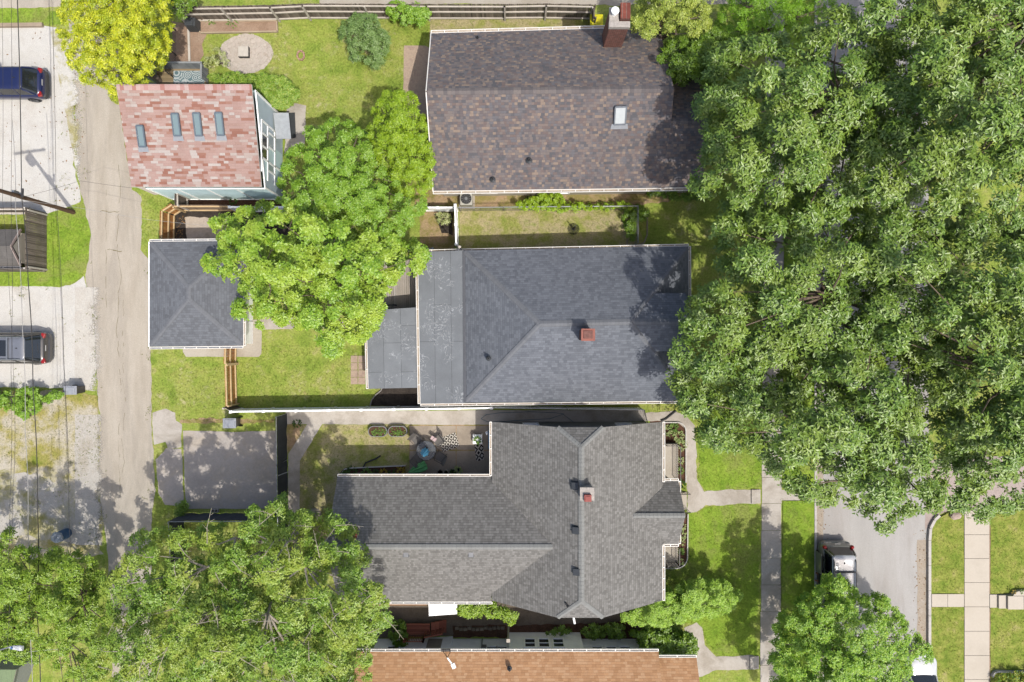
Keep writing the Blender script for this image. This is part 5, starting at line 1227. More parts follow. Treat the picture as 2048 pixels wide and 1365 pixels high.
for nm, lab, px, py, r_, h, mat, lf in (('plant_pot', 'black square plant pot in the shaded row by the wall', 881, 943, .17, .34, M_black, None), ('plant_pot', 'round cream plant pot between the black pot and the green tub', 893, 944, .16, .3, plain('cream_pot', C(220, 210, 190), .7), None), ('plant_pot', 'broad dark green tub full of leaves in the shaded row of pots', 906, 944, .19, .32, plain('green_tub', C(56, 96, 60), .6), L_dark), ('plant_pot', 'blue glazed pot with a leggy plant at the right end of the row', 918, 938, .13, .3, plain('blue_pot', C(50, 90, 120), .3), L_host)):
    t = thing(nm, lab, 'plant pot', P(px, py), 'pots in the shaded row'); c = P(px, py); m = MB(); n = 4 if 'square' in lab else 18
    m.lathe(c, [(r_ * .8, .02), (r_, h), (r_ * .88, h), (r_ * .86, h - .04)], n); m.build('pot', mat, t); m = MB(); m.cyl(c + Vector((0, 0, h - .06)), r_ * .84, .02, n); m.build('soil', M_mulch, t)
    if lf: m = MB(); leafy(m, c + Vector((0, 0, h)), .18, .2, 40, rg, .14, .07); m.build('foliage', lf, t)
m = MB(); m.tube([P(727, 958, .1), P(727, 946, .1), P(727, 934, .07), P(731, 926, .06), P(741, 922, .06), P(752, 918, .06), P(761, 912, .06)], .055, 8); tag(m.build('drain_hose', M_black, loc=P(740, 925)), 'black corrugated drain hose curving from the flower bed onto the lawn', 'hose')
m = MB(); hz = [(962, 838), (972, 830), (1000, 826), (1060, 824), (1110, 826), (1125, 828), (1138, 838), (1152, 848)]; m.tube([P(x, y, .06) for x, y in hz], .016, 6)
m.tube([P(x, y, .06) for x, y in [(962, 838), (975, 844), (1010, 843), (1060, 840), (1100, 838), (1128, 828)]], .016, 6); tag(m.build('garden_hose', plain('blue_hose', C(90, 130, 150), .5), loc=P(1050, 832)), 'blue garden hose looped along the shaded side passage', 'hose')
m = MB(); m.tube([P(x, y, .08) for x, y in [(1322, 842), (1332, 838), (1342, 830), (1352, 822)]], .06, 8); tag(m.build('downspout_hose', M_black, loc=P(1335, 835)), 'black downspout hose crossing the front walk corner', 'hose')
def edging(label, pts, mat, h=.14, w=.06, name='bed_edging'):
    m = MB(); q = [P(x, y) for x, y in pts]
    for a, b in zip(q, q[1:]): m.beam(a + Vector((0, 0, h / 2)), b + Vector((0, 0, h / 2)), w, h)
    return tag(m.build(name, mat, loc=q[0]), label, 'edging')
M_edge = plain('white_edging', C(226, 222, 216), .7)
def arc(cx, cy, r, a0, a1, n=7): return [(cx + r * math.cos(R(a0 + (a1 - a0) * i / n)), cy + r * math.sin(R(a0 + (a1 - a0) * i / n))) for i in range(n + 1)]
edging('pale edging curving round the northern front planting bed', [(1326, 845)] + arc(1354, 862, 17, -90, 0) + [(1371, 965)], M_edge)
edging('pale edging curving round the southern front planting bed', [(1375, 1028)] + [(1374, 1110)] + arc(1352, 1114, 22, 0, 90) + [(1326, 1136)], M_edge)
edging('white scalloped edging of the flower bed at the bottom right corner', arc(1990, 1350, 11, 180, 270) + [(2010, 1340), (2100, 1341)], M_edge, .34, .07)
edging('black edging strip along the shaded mulch corner below the sunroom', [(740, 815), (744, 800), (752, 790), (762, 782), (768, 770)], plain('grey_edging', C(170, 164, 156), .8))
edging('pale kerb of the flower bed on the grey house wing', [(682, 950), (690, 938), (700, 936), (812, 931)], M_edge, .16, .05)
edging('stone edging round the small shaded bed at the chain link corner', [(1254, 480), (1254, 492), (1276, 492), (1288, 486), (1294, 470), (1294, 440), (1290, 424)], plain('stone_edging', C(170, 156, 140), .9, island=.2), .1, .07)
for lab, y0, y1 in (('low shaded edging stones in front of the white bay', 1262, 1268),):
    m = MB()
    for i in range(12): c = P(914 + i * 8.3, 1256 + rg.uniform(-2, 2)); m.box((c.x, c.y, .08), (.24, .18, .16), rg.uniform(-.3, .3), taper=.85)
    tag(m.build('edging_stones', plain('edging_stone', C(150, 138, 120), .9, island=.25), loc=P(960, 1256)), 'row of rough edging stones in the shaded side passage', 'stones')
# brown deck stairs and timber platform in the south passage
t = thing('deck_stairs', 'reddish brown wooden steps with slatted rails in the shaded south passage', 'stairs', P(850, 1250)); 
m = MB(); a, b = P(816, 1262), P(862, 1240); 
for i in range(8): m.box(((a.x + b.x) / 2, a.y + (b.y - a.y) * (i + .5) / 8, .55), (b.x - a.x, (b.y - a.y) / 8 - .015, .05))
m.build('landing', W_dark, t)
m = MB()
for i in range(4): c = P(868 + i * 7, 1252); m.box((c.x, c.y, (.42 - i * .12)), (.24, .75, .05))
m.build('treads', W_dark, t)
railing(t, [tuple(P(815, 1263))[:2], tuple(P(852, 1263))[:2], tuple(P(852, 1263))[:2]], .55, .9, .1, W_dark, .02, .05, 'front_railing')
m = MB(); a = P(852, 1263, .55); b = P(888, 1256, .1); up = Vector((0, 0, .9)); m.beam(a + up, b + up, .07, .04)
for i in range(9): w = a.lerp(b, i / 8); m.beam(w, w + up, .035, .035)
m.build('stair_railing', W_dark, t)
t = thing('timber_fence', 'brown slatted timber fence under the south eave of the grey house wing', 'fence', P(810, 1206)); m = MB(); a, b = P(745, 1184), P(862, 1184)
for i in range(14): m.box(((a.x + b.x) / 2, a.y, .12 + i * .125), (b.x - a.x, .03, .11))
m.build('slats', W_deckx, t)
for x in (750, 803, 858): c = P(x, 1184); m = MB(); m.box((c.x, c.y - .06, .92), (.1, .09, 1.84)); m.build('post', boards('fence_post_brown', [C(190, 160, 110)], .1, 20, .9, 'Z'), t)
m = MB(); m.box(((a.x + b.x) / 2, a.y - .03, 1.9), (b.x - a.x, .14, .04)); m.build('cap_rail', boards('cap_rail_wood', [C(170, 130, 96)], .1, 20, .9, 'X'), t)
m = MB(); c = P(1017, 1243); m.tube([c, c + Vector((0, 0, 2.7))], .06, 10); m.box(c + Vector((0, 0, 2.72)), (.2, .2, .05)); tag(m.build('trellis_post', plain('weathered_white_post', C(206, 196, 182), .8), loc=c), 'tall pale post carrying the vine in the south passage', 'post')
# barrel with a bag, block, boulder
t = thing('barrel', 'blue barrel topped with a silvery bag under the trees by the alley', 'barrel', tuple(P(122, 1072, .6))[:2] + (0,)); c = P(122, 1072, .6)
m = MB(); m.lathe((c.x, c.y, 0), [(.29, .02), (.31, .2), (.3, .45), (.31, .6), (.29, .88), (.27, .9)], 22); m.build('drum', plain('blue_drum', C(70, 110, 150), .5), t, smooth=False)
m = MB(); m.ball((c.x, c.y, .95), .33, 14, 9, 0, (1.05, 1, .4)); rr_ = random.Random(2); m.v = [(x + rr_.uniform(-.04, .04), y + rr_.uniform(-.04, .04), z + rr_.uniform(-.05, .05)) for x, y, z in m.v]; m.build('bag', plain('silver_bag', C(196, 202, 208), .3, .1, var=.2, scale=12), t)
m = MB(); c = P(432, 1021); 
for dx, dy, sx, sy in ((0, .08, .4, .03), (0, -.08, .4, .03), (-.18, 0, .04, .13), (0, 0, .04, .13), (.18, 0, .04, .13)): m.box((c.x + dx, c.y + dy, .1), (sx, sy, .2))
tag(m.build('cinder_block', M_cement, loc=c), 'grey cinder block lying at the foot of the parking slab', 'block')
m = MB(); c = P(1906, 1030); m.ball((c.x, c.y, .25), .3, 10, 7, 0, (1.1, .8, .7)); rr_ = random.Random(5); m.v = [(x + rr_.uniform(-.03, .03), y + rr_.uniform(-.03, .03), z) for x, y, z in m.v]
tag(m.build('boulder', plain('pale_boulder', C(206, 184, 170), .9, var=.2, bump=.4), loc=(c.x, c.y, .12)), 'pale rounded boulder at the corner of the east parkway', 'rock')
m = MB(); 
c = P(560, 960, 1.2); 
for nm, lab, pts, r_ in (('brace', 'pale brace pole leaning against the black privacy screen', [P(556, 952, 1.75), P(577, 944, 1.2)], .03),): m.tube(pts, r_, 8)
tag(m.build('brace_pole', M_galv, loc=P(573, 945)), 'pale brace pole leaning against the black privacy screen', 'pole')
# raised planter right edge
t = thing('raised_planter', 'small curved concrete planter beside the east steps, cut by the right edge', 'planter', P(2030, 1186)); m = MB()
pl = [tuple(P(x, y))[:2] for x, y in arc(2030, 1192, 14, 180, 270) + [(2120, 1178), (2120, 1187), (2018, 1187)]]; m.prism(pl, 0, .42); m.build('rim', M_walk_e, t)
for px, lf in ((2027, L_yel), (2044, L_pl)): m = MB(); leafy(m, P(px, 1184, .42), .1, .1, 14, rg, .1, .05, 0); m.build('plant', lf, t)
# ================================================================== vehicles, people, poles
@cached
def paint(name, col, flake=0.0, rough=.28):
    t = NT(name); b = t.bsdf(t.mul(col, t.maprange(t.noise(t.pos(), 3.0, 6), .3, .7, .93, 1.06)), rough, metal=flake, spec=.5)
    b.inputs['Coat Weight'].default_value = .8; b.inputs['Coat Roughness'].default_value = .06
    return t.done(b)
M_tyre = plain('tyre_rubber', (.02, .02, .02, 1), .9); M_rim = plain('wheel_rim', C(150, 152, 156), .3, .8); M_car_glass = glass('car_glass', (.012, .014, .016, 1), .04)
M_red = plain('tail_lamp_red', C(176, 30, 28), .2, spec=.6); M_lampc = plain('head_lamp_clear', C(210, 214, 218), .1, spec=.7); M_trimb = plain('black_trim', (.03, .03, .032, 1), .5)
M_plate = plain('plate_white', C(230, 228, 224), .5)
def outline(x0, x1, w, rf, rr, n=7):
    "rounded plan of a car body, counter-clockwise, nose at x1"
    o = []
    for cx_, cy_, r, a0 in ((x1 - rf[0], w - rf[1], rf, 0), (x0 + rr[0], w - rr[1], rr, 90), (x0 + rr[0], -(w - rr[1]), rr, 180), (x1 - rf[0], -(w - rf[1]), rf, 270)):
        for i in range(n):
            a = R(a0 + 90 * i / (n - 1)); o.append((cx_ + r[0] * math.cos(a), cy_ + r[1] * math.sin(a)))
    return o
def stack(m, layers, cap=True, bottom=True, mat=0, mid=8):
    n = len(layers[0][0]); b = []
    for o, z in layers: b += [(x, y, z(x, y) if callable(z) else z) for x, y in o]
    fs = [(i * n + j, i * n + (j + 1) % n, (i + 1) * n + (j + 1) % n, (i + 1) * n + j) for i in range(len(layers) - 1) for j in range(n)]
    if bottom: fs.append(tuple(range(n))[::-1])
    if cap: fs.append(tuple((len(layers) - 1) * n + j for j in range(n)))
    m.add(b, fs, mat)
def car(label, loc, rz, L, W, Ht, col, style, roof_col=None, extras=()):
    t = thing('parked_car', label, 'car' if style != 'van' else 'minivan', loc, None, rz)
    h = L / 2; w = W / 2; belt = {'suv': .98, 'van': 1.02, 'sedan': .88}[style]; hood = {'suv': .93, 'van': .9, 'sedan': .76}[style]
    nose_cowl = h - {'suv': 1.15, 'van': .95, 'sedan': 1.25}[style]; tail_cowl = -h + {'suv': .22, 'van': .16, 'sedan': .95}[style]
    pm = paint(label[:24], col); rm = roof_col or pm
    def zb(x, y):
        z = belt
        if x > nose_cowl: z = belt - (belt - hood) * min(1, (x - nose_cowl) / (h - nose_cowl)) ** 1.3
        if style == 'sedan' and x < tail_cowl: z = belt - .03
        return z - .05 * (abs(y) / w) ** 4
    m = MB(); rf, rr = (.55, .5), (.3, .35)
    lay = [(outline(-h + .06, h - .08, w - .07, rf, rr), .22), (outline(-h, h - .01, w - .02, rf, rr), .38), (outline(-h + .0, h, w, rf, rr), .58), (outline(-h + .04, h - .03, w - .01, rf, rr), .74),
           (outline(-h + .1, h - .14, w - .05, rf, rr), lambda x, y: zb(x, y) - .05), (outline(-h + .15, h - .24, w - .11, (.5, .45), rr), lambda x, y: zb(x, y)), (outline(-h + .5, h - .7, w - .4, (.3, .3), rr), lambda x, y: zb(x, y) + .035)]
    stack(m, lay); body = m.build('body', pm, t, local=True, smooth=True)
    # greenhouse
    x0b, x1b = (tail_cowl, nose_cowl + .12); rake_f = {'suv': .72, 'van': .95, 'sedan': .85}[style]; rake_r = {'suv': .5, 'van': .26, 'sedan': .75}[style]
    gb = outline(x0b, x1b, w - .1, (.25, .35), (.2, .3)); gt = outline(x0b + rake_r, x1b - rake_f, w - .24, (.16, .3), (.14, .25)); zt = Ht - .07
    n = len(gb); groups = {'windshield': [], 'rear_window': [], 'side_window': [], 'side_window2': []}
    zl = belt - .02
    for j in range(n):
        k = (j + 1) % n; a, b, c, d = (*gb[j], zl), (*gb[k], zl), (*gt[k], zt), (*gt[j], zt)
        nx, ny = gb[k][1] - gb[j][1], -(gb[k][0] - gb[j][0])
        g = 'windshield' if nx > abs(ny) * .9 else 'rear_window' if -nx > abs(ny) * .9 else 'side_window' if ny > 0 else 'side_window2'
        groups[g].append((a, b, c, d))
    for g, qs in groups.items():
        gm = MB()
        for q in qs: gm.add(q, [(0, 1, 2, 3)])
        gm.build(g.replace('2', ''), M_car_glass, t, local=True)
    m = MB(); rl = [(gt, zt - .015), ([(x * 1.0, y * 1.02) for x, y in gt], zt + .01), (outline(x0b + rake_r + .05, x1b - rake_f - .06, w - .3, (.2, .3), (.16, .25)), Ht - .02), (outline(x0b + rake_r + .3, x1b - rake_f - .35, w - .5, (.2, .2), (.16, .2)), Ht)]
    stack(m, rl, True, False); roof = m.build('roof', rm, t, local=True, smooth=True)
    m = MB()
    for sx in (-1, 1):
        for (bx, tx) in ((x1b - .1, x1b - rake_f - .03), (x0b + .12, x0b + rake_r + .05)):
            m.tube([(bx, sx * (w - .13), zl), ((bx + tx) / 2, sx * (w - .17), (zl + zt) / 2 + .02), (tx, sx * (w - .25), zt + .01)], .045, 6)
        for f in (.34, .66):
            bx = x0b + (x1b - x0b) * f; m.tube([(bx, sx * (w - .098), zl), (bx, sx * (w - .238), zt + .005)], .03, 5)
    m.build('pillar', pm, t, local=True)
    for sx in (-1, 1):
        for x in (h - .95, -h + .85):
            wh = MB(); c = Vector((x, sx * (w - .1), .33)); wh.tube([c + Vector((0, -.11, 0)), c + Vector((0, .115, 0))], .33, 22); wo = wh.build('wheel', M_tyre, t, local=True)
            rm_ = MB(); rm_.tube([c + Vector((0, sx * .1, 0)), c + Vector((0, sx * .125, 0))], .22, 16)
            for i in range(5): a = i * 1.2566; rm_.beam(c + Vector((0, sx * .13, 0)), c + Vector((.2 * math.cos(a), sx * .13, .2 * math.sin(a))), .05, .02)
            rm_.build('rim', M_rim, wo, local=True)
        mm = MB(); mm.box((x1b - .5, sx * (w + .1), belt + .06), (.14, .2, .14)); mm.beam((x1b - .45, sx * (w - .06), belt), (x1b - .48, sx * (w + .04), belt + .03), .05, .05); mm.build('mirror', pm, t, local=True, bevel=.03)
        tl = MB(); 
        if style == 'van': tl.ball((-h + .17, sx * (w - .13), .98), .12, 10, 8, 0, (1, 1, 1.3))
        else: tl.box((-h + .16, sx * (w - .19), .86), (.22, .3, .16), sx * .25)
        tl.build('taillight', M_red, t, local=True, bevel=.03 if style != 'van' else 0)
        hl = MB(); hl.box((h - .3, sx * (w - .28), .7), (.34, .3, .12), sx * -.45); hl.build('headlight', M_lampc, t, local=True, bevel=.03)
    m = MB(); stack(m, [(outline(-h - .05, -h + .5, w - .06, (.1, .1), (.18, .3)), .36), (outline(-h - .05, -h + .5, w - .05, (.1, .1), (.18, .3)), .6), (outline(-h + .0, -h + .5, w - .08, (.1, .1), (.18, .3)), .66)]); m.build('rear_bumper', M_trimb if 'dark_bumper' in extras else pm, t, local=True, smooth=False)
    m = MB(); m.box((-h - .02 + .06, 0, .82), (.02, .34, .16), ry=-.3); m.build('number_plate', M_plate, t, local=True)
    m = MB(); m.beam((-h + .34, -.25, belt + .14), (-h + .3, .3, belt + .1), .025, .02); m.build('wiper', M_trimb, t, local=True)
    if 'rails' in extras:
        rk = M_galv if 'silver_rails' in extras else M_trimb
        for sx in (-1, 1): m = MB(); m.tube([(x0b + rake_r + .25, sx * (w - .3), Ht), (x0b + rake_r + .4, sx * (w - .3), Ht + .06), (x1b - rake_f - .5, sx * (w - .3), Ht + .06), (x1b - rake_f - .35, sx * (w - .3), Ht)], .03, 7); m.build('roof_rail', rk, t, local=True)
    if 'crossbars' in extras:
        xs = (x0b + rake_r + .95,) if style == 'van' else (x0b + rake_r + .95, x0b + rake_r + 1.9)
        for x in xs: m = MB(); m.beam((x, -w + .28, Ht + .07), (x, w - .28, Ht + .07), .09, .03); m.build('crossbar', M_trimb if style == 'van' else M_galv, t, local=True)
    if 'sunroof' in extras:
        m = MB(); stack(m, [(outline(x0b + rake_r + 1.0, x0b + rake_r + 1.85, .46, (.06, .06), (.06, .06)), Ht + .004), (outline(x0b + rake_r + 1.0, x0b + rake_r + 1.85, .46, (.06, .06), (.06, .06)), Ht + .018)]); m.build('sunroof', M_car_glass, t, local=True)
    if 'antenna' in extras: m = MB(); m.box((x0b + rake_r + .45, 0, Ht + .03), (.12, .05, .06), taper=.5); m.build('antenna_fin', M_trimb, t, local=True)
    return t
z_ = .012
car('dark blue hatchback on the white gravel, its tail towards the alley', (-29.75, 15.2, z_), R(180), 4.35, 1.76, 1.62, C(26, 38, 96, 2.6), 'suv', None, ('dark_bumper', 'antenna'))
car('dark grey SUV with a sunroof and silver crossbars on the gravel below the shed', (-29.75, -.42, z_), R(180), 4.75, 1.86, 1.68, C(92, 88, 84, 2.6), 'suv', paint('grey_suv_roof', C(150, 154, 164, 2.4), .2), ('rails', 'silver_rails', 'crossbars', 'sunroof', 'antenna'))
van = car('silver minivan at the west kerb with its rear side door slid open', (19.12, -14.35, z_), R(-90), 4.9, 1.86, 1.76, C(150, 148, 140, 2.1), 'van', paint('silver_van_roof', C(216, 218, 220, 2.1), .3, .2), ('rails', 'crossbars', 'antenna'))
m = MB(); m.box((-.35, -.935, .98), (1.15, .02, 1.05)); m.build('door_opening', plain('dark_interior', (.008, .008, .01, 1), .9), van, local=True)
m = MB(); m.box((-1.45 + .15, -1.04, .72), (1.2, .06, .8)); d_ = m.build('sliding_door', MATS.get('silver minivan at the we') or paint('silver_door', C(150, 148, 140, 2.1)), van, local=True, bevel=.03)
m = MB(); m.box((-1.42 + .15, -1.0, 1.34), (1.0, .03, .46), rx=.25); m.build('side_window', M_car_glass, d_, local=True)
m = MB(); m.box((-1.0, -1.08, .82), (.16, .03, .04)); m.build('handle', M_galv, d_, local=True)
car('white car parked nose-up at the east kerb, half under the street tree', (24.15, -20.75, z_), R(90), 4.6, 1.8, 1.46, C(238, 240, 242), 'sedan')

# ---- the person leaning into the minivan
M_skin = plain('skin', C(190, 136, 104), .6, var=.05); M_cloth = plain('black_clothes', (.018, .018, .02, 1), .9, var=.2); M_hair = plain('dark_hair', (.02, .014, .01, 1), .7); M_shoe = plain('white_shoe', C(220, 216, 210), .7)
def skinned(name, V, E, mat, parent, sub=2):
    me = bpy.data.meshes.new(name); o = bpy.data.objects.new(name, me); COL.objects.link(o); o.parent = parent; ORG[o.name] = ORG[parent.name]
    keys = list(V); me.from_pydata([V[k][0] for k in keys], [(keys.index(a), keys.index(b)) for a, b in E], [])
    me.materials.append(mat)
    me.skin_vertices.new(name='') if hasattr(me.skin_vertices, 'new') and not me.skin_vertices else None
    md = o.modifiers.new('skin', 'SKIN'); md.use_smooth_shade = True
    if not me.skin_vertices: me.skin_vertices.new(name='')
    sv = me.skin_vertices[0].data
    for i, k in enumerate(keys):
        r = V[k][1]; sv[i].radius = (r, r) if not isinstance(r, tuple) else r; sv[i].use_root = (i == 0)
    s_ = o.modifiers.new('smooth', 'SUBSURF'); s_.levels = sub; s_.render_levels = sub
    return o
pp = thing('person', 'person in black shorts and shirt leaning into the open door of the silver minivan', 'person', (P(1637, 1153).x, P(1637, 1153).y, .012))
# x towards the van, z up; feet apart, hips over the feet, trunk bent forward
J = {'pelvis': ((-.02, 0, .92), (.15, .12)), 'waist': ((.12, 0, 1.08), (.14, .11)), 'chest': ((.3, 0, 1.24), (.16, .12)), 'neck': ((.45, 0, 1.34), .06), 'skull': ((.55, 0, 1.37), .09), 'crown': ((.64, 0, 1.39), .085),
     'hl': ((-.03, .12, .86), .1), 'kl': ((-.06, .2, .48), .062), 'al': ((-.2, .24, .09), .04), 'tl': ((-.04, .27, .04), .035), 'hr': ((-.03, -.12, .86), .1), 'kr': ((-.1, -.16, .48), .062), 'ar': ((-.26, -.2, .09), .04), 'tr': ((-.1, -.22, .04), .035),
     'sl': ((.33, .19, 1.25), .065), 'el': ((.45, .26, .98), .045), 'wl': ((.66, .2, .92), .03), 'pl': ((.74, .18, .91), (.042, .018)), 'sr': ((.33, -.19, 1.25), .065), 'er': ((.42, -.32, 1.0), .045), 'wr': ((.62, -.36, .9), .03), 'pr': ((.7, -.37, .88), (.042, .018))}
EE = [('pelvis', 'waist'), ('waist', 'chest'), ('chest', 'neck'), ('neck', 'skull'), ('skull', 'crown'), ('pelvis', 'hl'), ('hl', 'kl'), ('kl', 'al'), ('al', 'tl'), ('pelvis', 'hr'), ('hr', 'kr'), ('kr', 'ar'), ('ar', 'tr'), ('chest', 'sl'), ('sl', 'el'), ('el', 'wl'), ('wl', 'pl'), ('chest', 'sr'), ('sr', 'er'), ('er', 'wr'), ('wr', 'pr')]
for side, sg in (('l', 1), ('r', -1)):
    w_ = Vector(J['p' + side][0])
    for i, (dy, ln) in enumerate(((-.03, .075), (-.01, .085), (.01, .08), (.03, .065))):
        a, b = f'f{side}{i}', f'g{side}{i}'; J[a] = (tuple(w_ + Vector((.045, dy, -.005))), .009); J[b] = (tuple(w_ + Vector((.03 + ln * .9, dy * 1.2, -.03))), .008); EE += [('p' + side, a), (a, b)]
    a, b = f'h{side}0', f'h{side}1'; J[a] = (tuple(w_ + Vector((.0, -sg * .045, .0))), .011); J[b] = (tuple(w_ + Vector((.045, -sg * .06, -.015))), .009); EE += [('p' + side, a), (a, b)]
    J['nose' + side] = J['pelvis']; del J['nose' + side]
J['nose'] = ((.6, 0, 1.285), .018); J['ear1'] = ((.56, .085, 1.38), .018); J['ear2'] = ((.56, -.085, 1.38), .018); EE += [('skull', 'nose'), ('skull', 'ear1'), ('skull', 'ear2')]
skinned('body', J, EE, M_skin, pp)
shirt = {'pelvis': ((0, 0, .96), (.165, .135)), 'waist': ((.12, 0, 1.09), (.155, .125)), 'chest': ((.3, 0, 1.25), (.175, .135)), 'neck': ((.41, 0, 1.325), .08), 'sl': ((.33, .2, 1.25), .082), 'ul': ((.385, .24, 1.1), .066), 'sr': ((.33, -.2, 1.25), .082), 'ur': ((.38, -.27, 1.12), .066)}
skinned('shirt', shirt, [('pelvis', 'waist'), ('waist', 'chest'), ('chest', 'neck'), ('chest', 'sl'), ('sl', 'ul'), ('chest', 'sr'), ('sr', 'ur')], M_cloth, pp)
sh = {'pelvis': ((-.02, 0, .94), (.165, .135)), 'hl': ((-.03, .12, .86), .118), 'tl': ((-.05, .17, .6), .095), 'hr': ((-.03, -.12, .86), .118), 'tr': ((-.07, -.145, .6), .095)}
skinned('shorts', sh, [('pelvis', 'hl'), ('hl', 'tl'), ('pelvis', 'hr'), ('hr', 'tr')], M_cloth, pp)
skinned('hair', {'a': ((.57, 0, 1.41), .1), 'b': ((.62, 0, 1.44), .085), 'c': ((.49, 0, 1.43), .06), 'd': ((.42, 0, 1.44), .035)}, [('a', 'b'), ('a', 'c'), ('c', 'd')], M_hair, pp)
for sg, (x, y) in ((1, (-.12, .25)), (-1, (-.18, -.21))):
    m = MB(); m.ball((x, y, .045), .1, 12, 7, 0, (1.35, .5, .5)); m.build('shoe', M_shoe, pp, local=True)
    m = MB(); m.ball((.617, sg * .035, 1.31), .012, 8, 6); m.build('eye', M_plate, pp, local=True)
m = MB(); m.box((.655, 0, 1.305), (.012, .05, .014), ry=.6); m.build('mouth', plain('lips', C(150, 84, 76), .6), pp, local=True)

# ---- utility poles, wires, street lamp
M_pole = boards('creosote_pole', [C(108, 86, 68), C(126, 102, 82)], .25, 20, .9, 'Z')
def pole(label, px, py, h, arm_rz, name='utility_pole'):
    b = P(px, py); t = thing(name, label, 'pole', b)
    m = MB(); m.tube([b, b + Vector((0, 0, h * .5)), b + Vector((.02, 0, h))], [.14, .12, .1], 14); m.build('shaft', M_pole, t)
    m = MB(); c = b + Vector((0, 0, h - .45)); dx, dy = math.cos(arm_rz), math.sin(arm_rz); m.beam(c - Vector((dx, dy, 0)) * .95 + Vector((.15 * -dy, .15 * dx, 0)), c + Vector((dx, dy, 0)) * .95 + Vector((.15 * -dy, .15 * dx, 0)), .11, .13); m.build('crossarm', M_pole, t)
    for f in (-.85, -.35, .35, .85): q = c + Vector((dx, dy, 0)) * f + Vector((-.15 * dy, .15 * dx, .07)); m = MB(); m.lathe(q, [(.03, 0), (.06, .05), (.03, .09), (.055, .13), (.02, .17)], 10); m.build('insulator', M_galv, t)
    return t
p1 = pole('brown utility pole leaning out of view past the weathered fence by the alley lawn', 147, 425, 9.2, R(8))
c = P(147, 425); m = MB(); m.lathe(c + Vector((-.32, .1, 7.1)), [(.05, 0), (.22, .05), (.22, .75), (.2, .85), (.05, .9)], 16); m.build('transformer', M_galv, p1)
m = MB(); m.box(c + Vector((.0, .16, 4.55)), (.3, .1, .1)); m.box(c + Vector((.03, .17, 4.95)), (.12, .12, .4)); m.build('bracket', M_galv, p1)
p2 = pole('brown utility pole rising through the trees in the bottom left corner', 106, 1212, 9.0, R(10))
c = P(106, 1212); m = MB(); m.box(c + Vector((0.0, .2, 1.9)), (.22, .16, .5)); m.build('pedestal', plain('red_marker', C(190, 70, 50), .6), p2)
t = thing('street_lamp', 'white cobra-head street lamp on a thin arm at the bottom left edge', 'street lamp', P(106, 1212, 0)); tip = P(20, 1294, 7.4)
m = MB(); a = P(106, 1212, 0) + Vector((0, 0, 7.2)); m.tube([a, a.lerp(tip, .5) + Vector((0, 0, .35)), tip], .035, 8); m.build('arm', M_galv, t)
m = MB(); q = P(18, 1295, 7.4); e = P(46, 1297, 7.4); m.tube([q, q.lerp(e, .3), q.lerp(e, .8), e], [.05, .11, .15, .13], 12); m.v = [(x, y, 7.4 + (z - 7.4) * .55) for x, y, z in m.v]; m.build('lamp_head', plain('lamp_head_white', C(226, 230, 236), .4, var=.04), t)
m = MB(); m.cyl(P(24, 1296, 7.46), .05, .06, 10); m.build('photocell', plain('blue_photocell', C(70, 120, 180), .4), t)
def wire(label, pts, r, mat, name='power_line'):
    q = [P(x, y, z) for x, y, z in pts]; pth = []
    for a, b in zip(q, q[1:]):
        for i in range(8): f = i / 8; pth.append(a.lerp(b, f) - Vector((0, 0, .1 * math.sin(math.pi * f))))
    pth.append(q[-1]); m = MB(); m.tube(pth, r, 6)
    return tag(m.build(name, mat, loc=q[0]), label, 'power line', 'overhead lines along the alley')
M_wire = plain('wire_black', C(70, 68, 66), .7); M_wireg = plain('wire_grey', C(190, 188, 184), .5)
wire('thick black cable running the whole length of the alley', [(30, -120, 4.75), (43, 392, 4.75), (56, 560, 4.7), (66, 780, 4.7), (75, 1010, 4.7), (74, 1222, 4.8), (82, 1480, 4.75)], .024, M_wire)
wire('thin dark line farthest right along the alley, over the gravel edge', [(99, -120, 5.4), (112, 390, 5.4), (128, 730, 5.4), (138, 1040, 5.4), (140, 1200, 5.4)], .01, M_wire)
wire('pale cable running from the alley fence down to the street lamp', [(24, 240, 5.0), (31, 420, 5.0), (45, 660, 4.9), (50, 860, 4.9), (56, 1060, 4.9), (58, 1230, 5.2), (66, 1480, 5.0)], .016, M_wireg)
wire('thin line just left of the thick cable over the roof of the grey SUV', [(20, -120, 6.2), (22, 400, 6.1), (22, 740, 6.0), (20, 1000, 6.0), (8, 1250, 6.0)], .009, M_wire)
wire('thin line nearest the left edge of the photo', [(1, -120, 6.8), (5, 400, 6.8), (29, 800, 6.7), (25, 1000, 6.7), (14, 1300, 6.7)], .008, M_wire)
wire('thin service wire crossing the alley to the tan fence of the mulch yard', [(42, 400, 4.7), (150, 415, 4.4), (300, 440, 3.6), (420, 452, 3.0)], .008, M_wireg, 'service_wire')
wire('thin service wire crossing the alley to the red-roofed garage', [(42, 395, 4.9), (160, 362, 4.8), (262, 376, 4.2)], .007, M_wire, 'service_wire')
wire('pale service wire crossing the trees in the bottom left corner', [(59, 1304, 5.4), (160, 1298, 5.3), (420, 1270, 4.6)], .012, M_wireg, 'service_wire')
m = MB(); a = P(43, 385, 4.72); m.tube([a + Vector((.05, .2, 0)), a + Vector((.04, -.25, 0))], .075, 10); tag(m.build('splice_case', M_trimb, loc=a), 'black splice case hanging on the thick cable near the brown utility pole', 'splice case')
